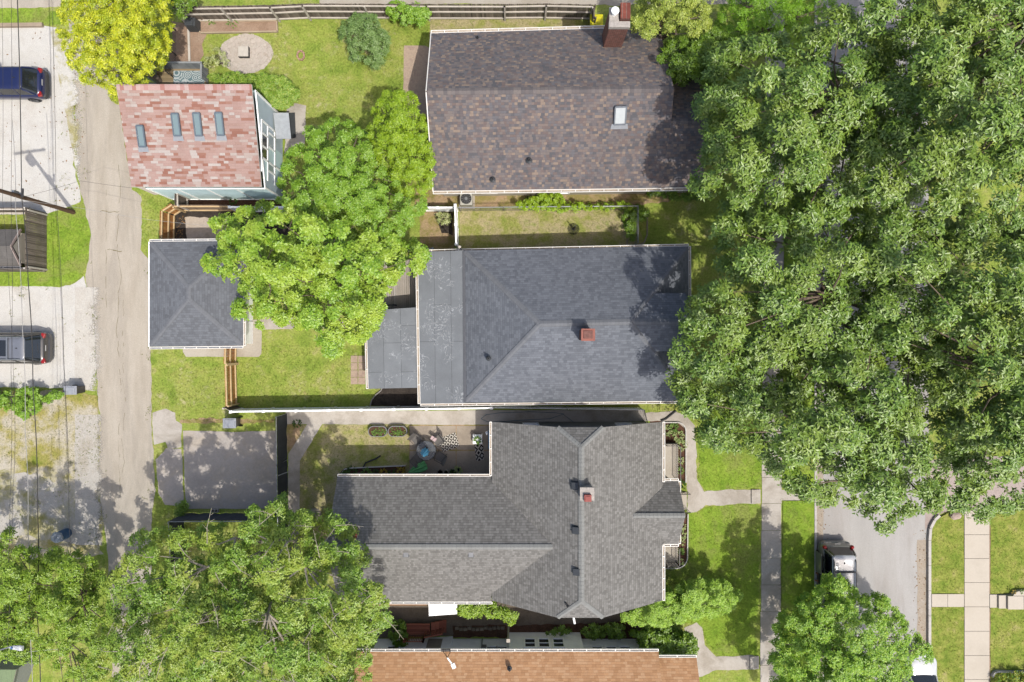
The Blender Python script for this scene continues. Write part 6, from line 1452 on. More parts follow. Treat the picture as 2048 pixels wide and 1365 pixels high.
# ================================================================== trees and plants
def np_inside(poly, pts):
    x, y = pts[:, 0], pts[:, 1]; ins = np.zeros(len(pts), bool); n = len(poly)
    for i in range(n):
        x0, y0 = poly[i]; x1, y1 = poly[(i + 1) % n]
        if y0 == y1: continue
        c = ((y0 > y) != (y1 > y)) & (x < (x1 - x0) * (y - y0) / (y1 - y0) + x0); ins ^= c
    return ins
def np_edge(poly, pts):
    d = np.full(len(pts), 1e9); n = len(poly)
    for i in range(n):
        a = np.array(poly[i], float); b = np.array(poly[(i + 1) % n], float); ab = b - a; L = (ab ** 2).sum() + 1e-9
        t = np.clip(((pts - a) @ ab) / L, 0, 1); d = np.minimum(d, np.hypot(*(pts - a - t[:, None] * ab).T))
    return d
def leaf_mesh(name, base, dirs, nrm, L, W, mat, parent, fold=.22):
    "one folded four-cornered leaf per base point"
    N = len(base); s = np.cross(nrm, dirs); s /= np.linalg.norm(s, axis=1, keepdims=True) + 1e-9
    L = L[:, None]; W = W[:, None]
    v = np.empty((N, 4, 3), np.float32)
    v[:, 0] = base; v[:, 2] = base + dirs * L; mid = base + dirs * L * .48 + nrm * W * fold
    v[:, 1] = mid - s * W * .5; v[:, 3] = mid + s * W * .5
    idx = np.arange(N)[:, None] * 4; tri = np.concatenate([idx + np.array([[0, 1, 2]]), idx + np.array([[0, 2, 3]])], 1).reshape(-1)
    me = bpy.data.meshes.new(name); me.vertices.add(N * 4); me.vertices.foreach_set('co', v.reshape(-1))
    me.loops.add(N * 6); me.loops.foreach_set('vertex_index', tri.astype(np.int32)); me.polygons.add(N * 2)
    me.polygons.foreach_set('loop_start', np.arange(0, N * 6, 3, dtype=np.int32)); me.polygons.foreach_set('loop_total', np.full(N * 2, 3, np.int32))
    me.materials.append(mat); me.update(calc_edges=True)
    o = bpy.data.objects.new(name, me); COL.objects.link(o)
    if parent is not None: o.parent = parent
    return o
def unit(a): return a / (np.linalg.norm(a, axis=1, keepdims=True) + 1e-9)
M_bark = ground('bark', [C(120, 104, 90), C(150, 134, 118), C(100, 88, 76)], 2.5, .3, .7, 12, .3)
M_barkp = ground('pale_bark', [C(184, 172, 152), C(206, 196, 178), C(160, 148, 130)], 2.5, .3, .7, 12, .2)
def tree(name, label, cat, poly, zlo, ztop, lmat, seed, cr=.75, sp=.9, tips=40, L=6, ll=.18, lw=.08, layers=(0, 1.3), droop=.25, flat=.65, shape=.5, jit=.3, up=.55, group=None, trunk=True, twigs=0, bark=None, spread=.55, trunk_r=.2, base_px=None, coff=1.0, gaps=()):
    """a crown whose plan follows an outline in the photo: domed sprays of leaves over limbs.
    zlo height of the crown's rim, ztop of its top; cr spray radius; sp spacing of sprays"""
    rg = np.random.default_rng(seed); zm = (zlo + ztop) / 2; k = (H - zm) / H * S
    pl = [(q[0], q[1]) for q in poly]; arr = np.array(pl, float); lo, hi = arr.min(0), arr.max(0)
    cen_px = arr.mean(0)
    cand = rg.uniform(lo, hi, (9000, 2)); cand = cand[np_inside(pl, cand)]
    ed = np_edge(pl, cand) * k; dm = ed.max()
    keep = ed > cr * .38; cand, ed = cand[keep], ed[keep]
    for gx, gy, gr in gaps:
        q = np.hypot(cand[:, 0] - gx, cand[:, 1] - gy) > gr; cand, ed = cand[q], ed[q]
    P3, NR, RR = [], [], []; lower = []
    for li, dz in enumerate(layers):
        spc = sp * (1.0 if li == 0 else .74) / k; sel = []
        order = rg.permutation(len(cand)); pts = np.empty((0, 2))
        for i in order:
            if len(pts) == 0 or (((pts - cand[i]) ** 2).sum(1) > spc * spc).all(): sel.append(i); pts = np.vstack([pts, cand[i]])
        sel = np.array(sel); c2 = cand[sel]; d2 = np.clip(ed[sel] / (dm * .85), 0, 1)
        lump = np.sin(c2[:, 0] * .021 + seed) * np.cos(c2[:, 1] * .026 + seed * 2) * .5 + np.sin(c2[:, 0] * .051 + c2[:, 1] * .043 + seed) * .5
        z = zlo + (ztop - zlo) * ((1 - (1 - d2) ** 2) ** shape) + rg.normal(0, jit, len(sel)) + lump * jit * 1.2 - dz - rg.uniform(0, .8, len(sel)) * (dz > 0)
        kk = (H - z) / H * S; x = (c2[:, 0] - CX) * kk; y = (CY - c2[:, 1]) * kk
        nx = (c2[:, 0] - cen_px[0]) * k; ny = -(c2[:, 1] - cen_px[1]) * k; nn = np.stack([nx, ny, np.full(len(sel), .001)], 1); nn = unit(nn) * (1 - d2[:, None]) * coff; nn[:, 2] += .9
        nn += rg.normal(0, .18, nn.shape)
        P3.append(np.stack([x, y, z], 1)); NR.append(unit(nn)); RR.append(cr * rg.uniform(.62, 1.25, len(sel)) * (.75 + .25 * d2))
    clumps = np.concatenate(P3); cn = np.concatenate(NR); rr = np.concatenate(RR); n0 = len(P3[0])
    cnt = np.maximum(5, (tips * (rr / cr) ** 2 * np.where(np.arange(len(rr)) < n0, 1, .7)).astype(int)); ci = np.repeat(np.arange(len(rr)), cnt); M = len(ci)
    dr = unit(cn[ci] * .75 + rg.normal(0, spread, (M, 3))); rad = rr[ci] * rg.uniform(.55, 1.08, M)
    tp = clumps[ci] + dr * rad[:, None] * np.array([1, 1, flat]); tn = unit(dr * (1 - up) + np.array([0, 0, up]) + rg.normal(0, .22, (M, 3)))
    a = unit(np.cross(tn, rg.normal(0, 1, (M, 3)))); b = np.cross(tn, a)
    li = np.repeat(np.arange(M), L); N = len(li); an = np.tile(np.arange(L) * 2 * np.pi / L, M) + rg.uniform(-.5, .5, N)
    n_ = tn[li]; d = a[li] * np.cos(an)[:, None] + b[li] * np.sin(an)[:, None] + n_ * rg.uniform(-droop, .18, N)[:, None]; d = unit(d)
    n2 = unit(n_ - d * (n_ * d).sum(1, keepdims=True) + rg.normal(0, .22, (N, 3))); n2 = unit(n2 - d * (n2 * d).sum(1, keepdims=True))
    bs = tp[li] + d * .012 + rg.normal(0, ll * .12, (N, 3))
    z0 = 0.0; bx = np.array(base_px if base_px else cen_px); cz = P(bx[0], bx[1], (zlo + ztop) / 2); root = Vector((cz.x, cz.y, 0)) if not base_px else P(bx[0], bx[1])
    t = thing(name, label, cat, root, group)
    o = leaf_mesh('crown' if trunk else 'foliage', (bs - np.array(root)).astype(np.float32), d, n2, ll * rg.uniform(.65, 1.25, N), lw * rg.uniform(.7, 1.2, N), lmat, t)
    # wood
    m = MB(); rs = random.Random(seed); fork = zlo * .62 if trunk else .15
    ftop = root + Vector((rs.uniform(-.2, .2), rs.uniform(-.2, .2), fork))
    m.tube([root, root.lerp(ftop, .15), root.lerp(ftop, .6) + Vector((.05, .03, 0)), ftop], [trunk_r * 1.5, trunk_r * 1.05, trunk_r * .9, trunk_r * .8], 12)
    pick = rg.permutation(n0)[:min(n0, 34 if trunk else 8)]; limbs = []
    nl = 6
    for i in range(nl):
        an_ = i * 6.283 / nl + rs.uniform(-.3, .3); r_ = dm * rs.uniform(.35, .6); e = ftop + Vector((math.cos(an_) * r_, math.sin(an_) * r_, (zlo + (ztop - zlo) * .55 - fork) * rs.uniform(.75, 1.1))); mid = ftop.lerp(e, .5) + Vector((rs.uniform(-.3, .3), rs.uniform(-.3, .3), .25))
        if trunk: m.tube([ftop - Vector((0, 0, .1)), mid, e], [trunk_r * .55, trunk_r * .36, trunk_r * .2], 8); limbs += [mid, e]
    limbs = limbs or [ftop]
    for i in pick:
        c = Vector(clumps[i]); s_ = min(limbs, key=lambda q: (q - c).length); mid = s_.lerp(c, .55) + Vector((rs.uniform(-.25, .25), rs.uniform(-.25, .25), -.12 * (c - s_).length * .5)); m.tube([s_, mid, c], [trunk_r * .2, trunk_r * .12, .012], 6)
    if twigs:
        for i in rg.permutation(n0)[:twigs]:
            c = Vector(clumps[i]) + Vector((0, 0, rr[i] * flat * rs.uniform(.7, 1.05))); an_ = rs.uniform(0, 6.283); l = rs.uniform(.7, 1.7); v = Vector((math.cos(an_), math.sin(an_), rs.uniform(-.35, .1))) * l
            e = c + v; mid = c + v * .5 + Vector((rs.uniform(-.12, .12), rs.uniform(-.12, .12), .08)); m.tube([c - Vector((0, 0, .3)), c, mid, e], [.024, .02, .015, .007], 6)
            for f in (.35, .6, .8):
                q = c.lerp(e, f); s_ = rs.choice((-1, 1)); w = Vector((v.x * .6 - v.y * s_ * .7, v.y * .6 + v.x * s_ * .7, .1)) * (.35 * (1.1 - f)); m.tube([q, q + w], [.011, .005], 5)
    m.build('trunk' if trunk else 'stem', bark or M_bark, t)
    return t
def LF(n, cs, f=1.3, **k):
    b = lambda c: (min(.6, c[0] * f), min(.6, c[1] * f), c[2] * f * .8, 1.0)
    if 'pcol' in k: k['pcol'] = b(k['pcol'])
    k['trans'] = k.get('trans', .3) * .6; k.setdefault('spec', .45); k['rough'] = .42
    return leaf(n, [b(C(*c)) for c in cs], **k)
L_oak = LF('oak_leaf', [(92, 126, 48), (112, 148, 58), (132, 166, 70), (102, 138, 54), (154, 182, 84), (94, 130, 48)], f=1.25, trans=.14, rough=.4, spec=.55, pcol=C(140, 164, 66))
L_oakd = LF('shaded_oak_leaf', [(78, 116, 50), (100, 140, 60), (116, 154, 70), (134, 164, 78)], trans=.24, rough=.4, spec=.5)
L_maple = LF('maple_leaf', [(118, 160, 44), (142, 184, 58), (172, 206, 82), (104, 148, 42)], trans=.34, rough=.5, pcol=C(186, 210, 86))
L_mid = LF('linden_leaf', [(112, 156, 44), (134, 176, 56), (154, 190, 70), (120, 164, 46)], trans=.3, rough=.5)
L_bright = LF('lime_leaf', [(136, 172, 30), (158, 192, 42), (176, 204, 56), (124, 162, 30)], trans=.34, rough=.5)
L_yellow = LF('golden_leaf', [(180, 188, 36), (202, 204, 48), (158, 172, 34), (220, 218, 72), (136, 154, 34)], f=1.75, trans=.28, rough=.5, pcol=C(140, 158, 34), patch=.9)
L_ash = LF('ash_leaf', [(112, 152, 52), (134, 172, 64), (156, 188, 82), (100, 140, 46)], trans=.32, rough=.5, pcol=C(176, 190, 84))
L_ylw = LF('spring_leaf', [(150, 172, 62), (172, 190, 84), (192, 204, 108), (136, 160, 52)], trans=.32, rough=.5)
L_lime = LF('locust_leaf', [(128, 178, 34), (150, 196, 48), (116, 164, 30)], trans=.4, rough=.5)
L_grey = LF('dogwood_leaf', [(104, 138, 72), (124, 156, 90), (142, 170, 108), (96, 128, 66)], trans=.25, rough=.5)
L_hedge = LF('hedge_leaf', [(108, 148, 40), (130, 168, 54), (150, 182, 70), (188, 200, 110)], trans=.25, rough=.5)
L_vine = LF('vine_leaf', [(120, 156, 40), (146, 178, 56), (164, 190, 70)], trans=.3, rough=.5)
L_dk = LF('shade_leaf', [(96, 132, 36), (116, 150, 44), (136, 168, 54)], trans=.3, rough=.5)
L_flower = LF('blossom_leaf', [(170, 184, 110), (214, 214, 180), (140, 160, 80), (196, 200, 150)], trans=.25, rough=.6)
oak = dict(cr=.95, sp=1.55, tips=135, L=7, ll=.225, lw=.092, layers=(0, 1.7, 3.0), droop=.3, trunk_r=.34, jit=.85, flat=.9, spread=.6, group='oaks over the street')
tree('oak_tree', 'dark oak north of the street, beside the yellow-green trees and the brown-shingle house', 'tree', [(1428, 110), (1470, 85), (1560, 70), (1650, 35), (1760, 50), (1800, 150), (1785, 260), (1740, 395), (1600, 460), (1450, 430), (1400, 385), (1385, 370), (1412, 290), (1406, 200)], 6.2, 12.6, L_oak, 101, base_px=(1590, 300), **oak)
tree('oak_tree', 'oak whose crown overhangs the east end of the blue grey hip roof', 'tree', [(1445, 425), (1570, 430), (1725, 385), (1775, 520), (1765, 650), (1690, 760), (1570, 810), (1450, 810), (1350, 785), (1345, 700), (1375, 615), (1425, 555), (1432, 480)], 6.0, 12.2, L_oak, 102, base_px=(1592, 600), **oak)
tree('oak_tree', 'southernmost oak, its rim reaching over the road above the silver minivan', 'tree', [(1360, 790), (1460, 780), (1580, 770), (1680, 670), (1800, 660), (1910, 740), (1925, 900), (1880, 1000), (1835, 1044), (1765, 1055), (1700, 1015), (1630, 998), (1570, 968), (1510, 915), (1440, 900), (1395, 868)], 5.8, 11.6, L_oak, 103, base_px=(1594, 840), gaps=((1757, 950, 15), (1842, 950, 16), (1862, 905, 14)), **oak)
tree('oak_tree', 'tall oak in the top right corner of the photo', 'tree', [(1725, 15), (1900, -60), (2160, -80), (2180, 400), (2030, 470), (1900, 470), (1760, 450), (1690, 400), (1715, 250), (1735, 140)], 6.6, 13.4, L_oak, 104, base_px=(1905, 200), gaps=((2046, 178, 16), (1990, 250, 12)), **oak)
tree('oak_tree', 'oak at the right edge of the photo, north of the small side drive', 'tree', [(1715, 420), (1900, 455), (2040, 470), (2180, 420), (2190, 1000), (2050, 1018), (1960, 1028), (1890, 1004), (1905, 880), (1890, 760), (1800, 720), (1705, 670), (1715, 540)], 6.2, 12.8, L_oak, 105, base_px=(1900, 720), gaps=((1960, 650, 14), (1900, 730, 12), (1955, 860, 10)), **oak)
M_trunk2 = None
tree('yellow_tree', 'golden yellow tree in the top left beside the alley', 'tree', [(148, -60), (330, -60), (346, 20), (344, 90), (330, 130), (300, 150), (290, 172), (246, 184), (236, 206), (205, 172), (170, 168), (148, 140), (128, 95), (118, 60), (120, 0)], 2.6, 7.2, L_yellow, 111, cr=.42, sp=0.56, tips=90, L=5, ll=0.12, lw=0.06, layers=(0, .7), up=.35, jit=.32, flat=1.0, droop=.1)
tree('garden_shrub', 'deep green shrub between the golden tree and the weathered fence', 'shrub', [(336, -40), (385, -40), (392, 15), (370, 36), (346, 34)], 1.6, 3.6, L_dk, 112, cr=.4, sp=.5, tips=34, L=5, ll=.13, lw=.07, layers=(0, .6), trunk_r=.06)
tree('dogwood_shrub', 'grey green shrub in the back lawn below the weathered fence', 'shrub', [(684, 50), (715, 30), (758, 34), (772, 60), (777, 95), (768, 125), (748, 138), (725, 122), (704, 118), (698, 92), (676, 76)], .9, 2.6, L_grey, 113, cr=.36, sp=.42, tips=59, L=5, ll=.11, lw=.05, layers=(0, .5), trunk_r=.06, jit=.15)
tree('bush', 'bright green bush against the long weathered fence', 'shrub', [(770, 16), (790, 4), (815, 8), (852, 14), (859, 34), (846, 48), (812, 46), (785, 36)], .9, 1.9, L_mid, 114, cr=.34, sp=.42, tips=47, L=5, ll=.14, lw=.08, layers=(0, .5), trunk_r=.05, jit=.12)
tree('hedge', 'clipped rounded hedge wrapping the corner of the red-roofed garage', 'hedge', [(408, 152), (445, 148), (520, 150), (568, 156), (592, 172), (596, 192), (588, 210), (566, 218), (545, 214), (520, 200), (500, 178), (440, 172)], 1.3, 2.0, L_hedge, 115, cr=.3, sp=.24, tips=90, L=4, ll=.075, lw=.05, layers=(0, .3), trunk=False, shape=.25, jit=.05, flat=.5, trunk_r=.06)
tree('upright_tree', 'lime green upright tree against the west gable of the brown-shingle house', 'tree', [(738, 250), (748, 212), (776, 184), (800, 182), (836, 198), (850, 225), (862, 290), (866, 372), (846, 402), (800, 400), (764, 340), (740, 300)], 3.6, 7.4, L_bright, 116, cr=.42, sp=0.54, tips=110, L=5, ll=0.1, lw=0.05, layers=(0, .8), flat=1.1, jit=.25, up=.45)
tree('linden_tree', 'mid green broad tree between the red-roofed garage and the lime green tree', 'tree', [(574, 310), (596, 280), (618, 255), (668, 238), (716, 254), (746, 280), (770, 330), (820, 390), (845, 405), (838, 440), (780, 480), (690, 480), (600, 440), (545, 402), (550, 372), (566, 340)], 3.6, 8.0, L_mid, 117, cr=0.48, sp=0.72, tips=100, L=6, ll=0.12, lw=0.075, layers=(0, 1.0), jit=.35)
tree('maple_tree', 'bright maple overhanging the corner of the slate grey garage and the back deck', 'tree', [(404, 522), (428, 500), (432, 470), (418, 440), (470, 420), (530, 404), (590, 414), (650, 405), (735, 428), (790, 470), (848, 500), (852, 542), (800, 552), (770, 566), (782, 600), (752, 640), (728, 680), (660, 712), (620, 672), (585, 640), (520, 660), (486, 640), (450, 606), (490, 586), (470, 556), (430, 545)], 4.4, 9.6, L_maple, 118, cr=0.62, sp=1.02, tips=110, L=6, ll=0.17, lw=0.11, layers=(0, 1.2, 2.2), jit=.9, droop=.35)
tree('ash_tree', 'large sprawling tree with bare pale twigs in the lower left, over the dark screened fence', 'tree', [(216, 1450), (182, 1300), (216, 1230), (208, 1150), (256, 1108), (262, 1064), (310, 1060), (356, 1066), (420, 1048), (488, 1056), (496, 1020), (520, 1006), (545, 1016), (552, 982), (570, 990), (584, 1022), (640, 1030), (662, 1010), (700, 1058), (740, 1100), (736, 1150), (776, 1200), (784, 1248), (742, 1290), (756, 1320), (700, 1450)], 7.0, 11.8, L_ash, 119, cr=0.66, sp=1.08, tips=120, L=6, ll=0.14, lw=0.07, layers=(0, 1.4, 2.6), jit=.65, spread=.75, twigs=64, bark=M_barkp, trunk_r=.3)
tree('mulberry_tree', 'tangled tree swallowing the wires at the lower left edge, left of the alley', 'tree', [(-80, 1060), (20, 1062), (60, 1080), (96, 1106), (150, 1096), (196, 1110), (218, 1150), (196, 1190), (222, 1240), (226, 1300), (200, 1450), (90, 1450), (130, 1340), (40, 1316), (-80, 1330)], 3.2, 7.4, LF('mulberry_leaf', [(124, 160, 48), (144, 178, 62), (164, 192, 74), (106, 142, 40)], trans=.34, rough=.5), 120, cr=0.6, sp=0.95, tips=120, L=6, ll=0.14, lw=0.07, layers=(0, 1.2), jit=.5, spread=.7, gaps=((75, 1245, 22),))
tree('street_tree', 'bright street tree over the minivan and the white car at the bottom right', 'tree', [(1540, 1300), (1552, 1240), (1590, 1200), (1632, 1176), (1650, 1152), (1700, 1166), (1718, 1196), (1760, 1180), (1780, 1200), (1812, 1250), (1850, 1280), (1866, 1316), (1820, 1330), (1830, 1450), (1560, 1450)], 3.2, 7.0, LF('street_leaf', [(116, 164, 44), (136, 182, 56), (160, 200, 72), (182, 212, 84)], trans=.36, rough=.5), 121, cr=0.52, sp=0.8, tips=110, L=6, ll=0.12, lw=0.06, layers=(0, .7, 1.4), jit=.4, base_px=(1622, 1262))
tree('spring_tree', 'yellow-green tree at the top beside the brick chimney', 'tree', [(1264, 60), (1276, 20), (1290, -50), (1430, -50), (1418, 40), (1412, 78), (1370, 74), (1340, 66), (1300, 78), (1280, 72)], 4.2, 6.6, L_ylw, 122, cr=.5, sp=0.7, tips=100, L=5, ll=0.11, lw=.07, layers=(0, .9), jit=.4)
tree('understory_tree', 'darker green tree tucked under the oaks at the corner of the brown-shingle house', 'tree', [(1310, 96), (1360, 76), (1440, 60), (1480, 100), (1478, 150), (1420, 176), (1380, 172), (1346, 166), (1318, 140)], 3.4, 5.6, L_dk, 123, cr=.5, sp=.56, tips=120, L=5, ll=.12, lw=.07, layers=(0, .8), jit=.3)
tree('locust_tree', 'vivid lime feathery tree at the top edge, left of the oaks', 'tree', [(1432, 60), (1446, 0), (1470, -60), (1680, -60), (1664, 14), (1640, 36), (1580, 60), (1520, 86), (1470, 104)], 3.0, 5.6, L_lime, 124, cr=.5, sp=.62, tips=114, L=6, ll=.09, lw=.035, layers=(0, .8), jit=.35)
tree('front_shrub', 'large shrub at the south-east corner of the grey house', 'shrub', [(1238, 1236), (1270, 1214), (1330, 1180), (1400, 1158), (1452, 1166), (1480, 1190), (1470, 1222), (1420, 1232), (1370, 1242), (1300, 1258)], 1.2, 3.0, LF('front_shrub_leaf', [(136, 174, 60), (158, 192, 78), (116, 156, 48), (176, 202, 94)], f=1.7, trans=.3), 125, cr=.4, sp=0.52, tips=170, L=5, ll=0.09, lw=0.045, layers=(0, .5, 1.0), jit=.25, trunk_r=.07)
tree('bush', 'glossy dark bush with broad leaves by the corner of the tan-roofed house', 'shrub', [(1262, 1266), (1300, 1250), (1356, 1256), (1388, 1276), (1392, 1308), (1340, 1316), (1316, 1306), (1282, 1300)], .8, 1.7, L_dk, 126, cr=.36, sp=.42, tips=42, L=5, ll=.18, lw=.12, layers=(0, .5), jit=.15, trunk_r=.05)
for lab, pl in (('small leafy shrub in front of the white bay windows', [(1158, 1262), (1176, 1250), (1206, 1252), (1210, 1272), (1180, 1276)]), ('small shrub between the bay and the glossy bush', [(1212, 1254), (1232, 1246), (1250, 1256), (1246, 1278), (1216, 1276)]), ('low creeping shrub at the left end of the white bay', [(1090, 1262), (1122, 1254), (1146, 1262), (1130, 1270), (1096, 1270)])):
    tree('small_shrub', lab, 'shrub', pl, .4, .9, L_dk, len(lab), cr=.24, sp=.3, tips=30, L=5, ll=.11, lw=.06, layers=(0, .3), jit=.08, trunk=False, trunk_r=.03, group='shrubs by the white bay')
tree('vine', 'sunlit vine spilling over the south eave of the grey house and its trellis', 'vine', [(912, 1206), (988, 1204), (996, 1212), (1030, 1224), (1036, 1232), (1018, 1250), (1008, 1236), (970, 1232), (918, 1236)], 1.9, 2.4, L_vine, 131, cr=.32, sp=.36, tips=40, L=5, ll=.12, lw=.08, layers=(0, .5), jit=.12, trunk=False, shape=.3, trunk_r=.05)
tree('climbing_ivy', 'bright creeper growing along the galvanised fence rail', 'vine', [(1028, 408), (1060, 398), (1090, 386), (1122, 390), (1130, 404), (1200, 408), (1256, 404), (1262, 416), (1200, 420), (1100, 422), (1040, 418)], .7, 1.2, L_bright, 132, cr=.24, sp=.3, tips=30, L=5, ll=.1, lw=.07, layers=(0, .4), jit=.12, trunk=False, shape=.3, trunk_r=.03)
tree('climbing_ivy', 'dense ivy bed at the east end of the chain link yard', 'vine', [(1244, 416), (1272, 412), (1296, 420), (1298, 440), (1276, 446), (1270, 484), (1254, 478)], .3, .7, L_dk, 133, cr=.24, sp=.28, tips=34, L=5, ll=.1, lw=.07, layers=(0, .25), jit=.08, trunk=False, shape=.3, trunk_r=.03)
tree('climbing_ivy', 'shaded ivy bank along the south wall of the brown-shingle house', 'vine', [(1276, 386), (1330, 382), (1400, 384), (1410, 404), (1340, 400)], .3, .6, L_dk, 134, cr=.24, sp=.28, tips=34, L=5, ll=.1, lw=.07, layers=(0, .25), jit=.08, trunk=False, shape=.3, trunk_r=.03)
tree('blossom_shrub', 'cream flowering shrub between the garden soil and the flagstone circle', 'shrub', [(406, 122), (424, 98), (446, 100), (462, 122), (448, 138), (430, 132), (414, 136)], .5, 1.3, L_flower, 135, cr=.26, sp=.34, tips=18, L=5, ll=.08, lw=.05, layers=(0, .3), jit=.15, trunk_r=.03)
tree('blossom_shrub', 'white rose bush in the mulch beside the white vinyl fence', 'shrub', [(870, 430), (884, 422), (902, 424), (904, 444), (892, 450), (876, 446)], .5, 1.0, L_flower, 136, cr=.22, sp=.28, tips=18, L=5, ll=.08, lw=.05, layers=(0, .3), jit=.1, trunk_r=.03)
tree('bramble', 'bright leafy bramble bush on the verge at the left edge', 'shrub', [(-60, 784), (30, 780), (66, 776), (84, 790), (120, 784), (122, 796), (86, 806), (70, 830), (46, 838), (30, 816), (-60, 820)], .5, 1.2, L_mid, 137, cr=.3, sp=.36, tips=34, L=5, ll=.13, lw=.09, layers=(0, .4), jit=.15, trunk_r=.03)
tree('fern_bush', 'spiky evergreen tuft at the end of the dark screened fence', 'shrub', [(346, 1030), (352, 1008), (368, 1004), (378, 1014), (372, 1032), (358, 1040)], .4, .8, L_dk, 138, cr=.22, sp=.26, tips=26, L=6, ll=.16, lw=.03, layers=(0, .2), jit=.08, trunk=False, trunk_r=.03)
tree('bush', 'shaded bush between the deck stairs and the big tree in the south passage', 'shrub', [(778, 1246), (806, 1240), (816, 1262), (812, 1290), (782, 1288)], .6, 1.2, L_dk, 139, cr=.26, sp=.34, tips=42, L=5, ll=.12, lw=.07, layers=(0, .3), jit=.1, trunk=False, trunk_r=.03)
tree('flower_border', 'yellow flowering border at the bottom right corner', 'shrub', [(1992, 1350), (2020, 1346), (2100, 1346), (2100, 1420), (1996, 1420)], .4, .8, LF('border_leaf', [(90, 140, 40), (130, 170, 50), (200, 190, 60), (110, 156, 44)], trans=.25), 140, cr=.22, sp=.28, tips=28, L=5, ll=.12, lw=.04, layers=(0, .2), jit=.08, trunk=False, trunk_r=.03)
BLOCK.append([(1980, 1342), (2200, 1342), (2200, 1500), (1980, 1500)])
# single plants in the beds
rg = random.Random(77)
def plant(label, px, py, r, mat, n=26, L=.16, W=.08, h=.22, name='garden_plant', group=None, cat='plant', z=0.02):
    m = MB(); c = P(px, py, z); leafy(m, c, r, h, n, rg, L, W); return tag(m.build(name, mat, loc=c), label, cat, group)
for lab, x, y, r, mt, n in (('broad pale hosta at the north-west corner of the front bed', 1333, 862, .28, L_host, 60), ('green hosta beside the pale one in the front bed', 1346, 856, .24, L_pl, 50), ('cream-edged hosta at the bend of the front bed', 1356, 872, .28, L_host, 60), ('large lime hosta below the bend of the front bed', 1362, 890, .3, L_host, 66), ('small hosta in the bare mulch halfway down the front bed', 1361, 921, .14, L_host, 26), ('bluish hosta in the mulch below the railing corner', 1360, 942, .16, L_pl, 26), ('dark plant at the south end of the northern front bed', 1363, 967, .16, L_dark, 30),
                              ('dark plant just south of the front steps', 1364, 1032, .14, L_dark, 30), ('lime hosta second from the steps in the southern bed', 1364, 1053, .16, L_host, 30), ('bright lime hosta in the middle of the southern bed', 1364, 1070, .18, L_host, 34), ('tiny seedling in the southern bed', 1362, 1085, .09, L_host, 14), ('blue-green hosta by the porch railing of the southern bed', 1361, 1103, .15, L_pl, 26), ('pale hosta cluster at the southern tip of the front bed', 1343, 1128, .26, L_host, 60), ('sparse pale hosta at the curved end of the front bed', 1360, 1122, .14, L_host, 22)):
    plant(lab, x, y, r, mt, n, group='hostas in the front beds')
for lab, x, y, r, mt, n in (('tall leafy plant at the left of the wall flower bed', 704, 944, .3, L_dark, 70), ('feathery green plant next to the drain hose', 734, 945, .24, L_pl, 60), ('small round plant in the middle of the wall flower bed', 753, 944, .12, L_dark, 24), ('golden plant in the wall flower bed', 768, 945, .18, L_yel, 40), ('small green clump right of the golden plant', 784, 944, .12, L_dark, 24), ('bronze shrublet at the right end of the wall flower bed', 802, 943, .22, L_yel, 50), ('reddish flowering clump at the far left end of the wall flower bed', 688, 950, .2, L_dark, 40)):
    plant(lab, x, y, r, mt, n, group='plants in the wall flower bed', h=.35)
plant('weedy clump on the timber bed by the fence', 424, 40, .3, L_pl, 60, name='weed_clump'); plant('wide weed patch along the timber bed', 466, 42, .4, L_pl, 80, name='weed_clump'); plant('ragged sprig beside the diagonal walk', 596, 848, .2, L_dark, 30, name='weed_clump'); plant('dark clump along the pale blue garage wall in the shade', 468, 402, .22, L_dark, 40, name='weed_clump')
plant('dark leafy plant at the foot of the side passage wall', 1100, 409, .3, L_dark, 50, name='weed_clump'); plant('dark weeds under the creeper by the dirt strip', 1060, 404, .3, L_dark, 50, name='weed_clump')

# ---- grass: tufts over the lawns, kept off everything paved or built
def grass(name, density, hgt, wid, mat, boxes, seed, mask=None, label=None):
    rgn = np.random.default_rng(seed); pts = []
    for x0, y0, x1, y1 in boxes:
        n = int((x1 - x0) * (y1 - y0) * S * S * density); pts.append(rgn.uniform((x0, y0), (x1, y1), (n, 2)))
    pts = np.concatenate(pts)
    bad = np.zeros(len(pts), bool)
    for b in BLOCK: bad |= np_inside(b, pts)
    pts = pts[~bad]
    if mask is not None: pts = pts[mask(pts, rgn)]
    nb = 4; N = len(pts) * nb; base = np.repeat(pts, nb, 0)
    zz = np.where((base[:, 0] > 1858) & (base[:, 1] > 1020), .125, np.where((base[:, 0] > 1556) & (base[:, 0] < 1630), .05, .008))
    B = np.stack([(base[:, 0] - CX) * S + rgn.normal(0, .035, N), (CY - base[:, 1]) * S + rgn.normal(0, .035, N), zz], 1)
    an = rgn.uniform(0, 6.283, N); tl = rgn.uniform(.3, 1.1, N); d = unit(np.stack([np.cos(an) * tl, np.sin(an) * tl, np.full(N, .8)], 1)); n_ = unit(np.cross(d, unit(rgn.normal(0, 1, (N, 3)))))
    o = leaf_mesh(name, B.astype(np.float32), d, n_, hgt * rgn.uniform(.5, 1.3, N), wid * rgn.uniform(.7, 1.2, N), mat, None, .1)
    o['kind'] = 'stuff'
    return o
L_grass = leaf('grass_blade', [C(120, 152, 44), C(146, 172, 58), C(170, 184, 78), C(186, 184, 104), C(108, 140, 38)], .3, .6, .3, patch=.35, pcol=C(176, 176, 92))
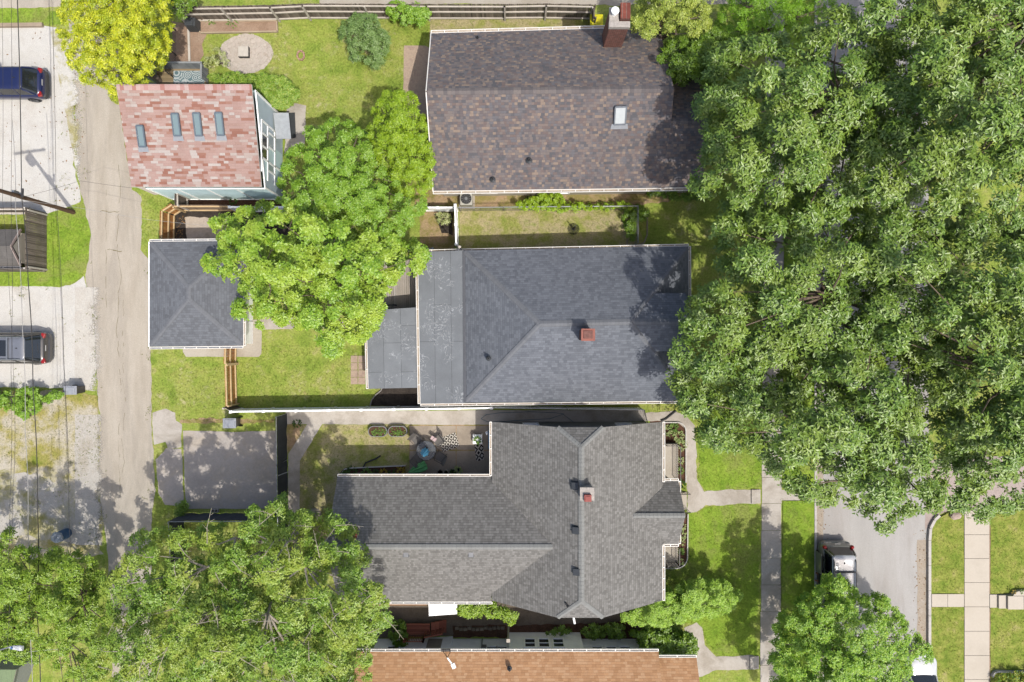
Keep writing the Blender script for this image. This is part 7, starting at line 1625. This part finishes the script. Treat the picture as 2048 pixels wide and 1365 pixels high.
grass('grass', 42, .07, .022, L_grass, [(0, 420, 190, 575), (0, 780, 205, 930), (0, 16, 126, 52), (282, 392, 350, 500), (300, 690, 860, 845), (560, 845, 830, 1100), (300, 1000, 380, 1130), (540, 20, 870, 400), (390, 62, 560, 170), (850, 34, 1300, 62), (838, 376, 1420, 505), (1290, 600, 1530, 1340), (1556, 700, 1632, 1365), (1858, 1020, 2048, 1365)], 5)
nzx = lambda p, r: (np.sin(p[:, 0] * .11) * np.cos(p[:, 1] * .07) + np.sin(p[:, 0] * .031 + p[:, 1] * .043) + r.normal(0, .5, len(p))) > 1.25
sv = list(BLOCK); BLOCK[:] = [b for b in BLOCK if not (b[0][0] in (-200, 128))]
grass('weeds', 26, .08, .04, L_grass, [(110, 60, 180, 430), (20, 570, 205, 800), (0, 900, 215, 1100), (284, 470, 308, 1000), (176, 470, 192, 560)], 6, nzx)
BLOCK[:] = sv
# fallen leaves and litter
m = MB(); rg = random.Random(31)
for _ in range(420):
    x, y = rg.choice(((rg.uniform(0, 170), rg.uniform(60, 420)), (rg.uniform(1634, 1660), rg.uniform(1010, 1365)), (rg.uniform(1826, 1853), rg.uniform(1060, 1365)), (rg.uniform(320, 370), rg.uniform(420, 480))))
    c = P(x, y, .022); a = rg.uniform(0, 6.28); l = rg.uniform(.03, .08); d = Vector((math.cos(a), math.sin(a), .2)) * l; s_ = Vector((-math.sin(a), math.cos(a), .1)) * l * .5
    m.add([c - d, c + s_, c + d, c - s_], [(0, 1, 2, 3)])
m.build('leaf_litter', plain('dry_leaf', C(150, 116, 76), .9, island=.4))['kind'] = 'stuff'
# ================================================================== camera and light
cam = bpy.data.cameras.new('camera'); co = bpy.data.objects.new('camera', cam); COL.objects.link(co)
co.location = (0, 0, H); co.rotation_euler = (0, 0, 0)
cam.sensor_width = 36.0; cam.lens = 36.0 * (H / S) / 2048.0; cam.clip_start = .1; cam.clip_end = 1000
SC.camera = co
EL = R(63.5); sd = Vector((.6 * math.cos(EL), -.8 * math.cos(EL), math.sin(EL)))
sun = bpy.data.lights.new('sun', 'SUN'); sun.energy = 3.1; sun.angle = R(.55); sun.color = (1.0, .955, .88)
so = bpy.data.objects.new('sun', sun); COL.objects.link(so); so.rotation_euler = sd.to_track_quat('Z', 'Y').to_euler(); so.location = (20, -30, 60)
w = bpy.data.worlds.new('World'); SC.world = w; w.use_nodes = True; nt = w.node_tree
bg = nt.nodes['Background']; sk = nt.nodes.new('ShaderNodeTexSky'); sk.sky_type = 'NISHITA'; sk.sun_disc = False; sk.sun_elevation = EL; sk.sun_rotation = math.atan2(.6, -.8); sk.dust_density = 4.0; sk.ozone_density = 1.0
nt.links.new(sk.outputs[0], bg.inputs[0]); bg.inputs[1].default_value = .15
vs_ = SC.view_settings; SC.display_settings.display_device = 'sRGB'; vs_.view_transform = 'Standard'; vs_.look = 'None'; vs_.gamma = 1.0; vs_.exposure = .55; vs_.use_curve_mapping = False
SC.cycles.max_bounces = 6; SC.cycles.transparent_max_bounces = 8
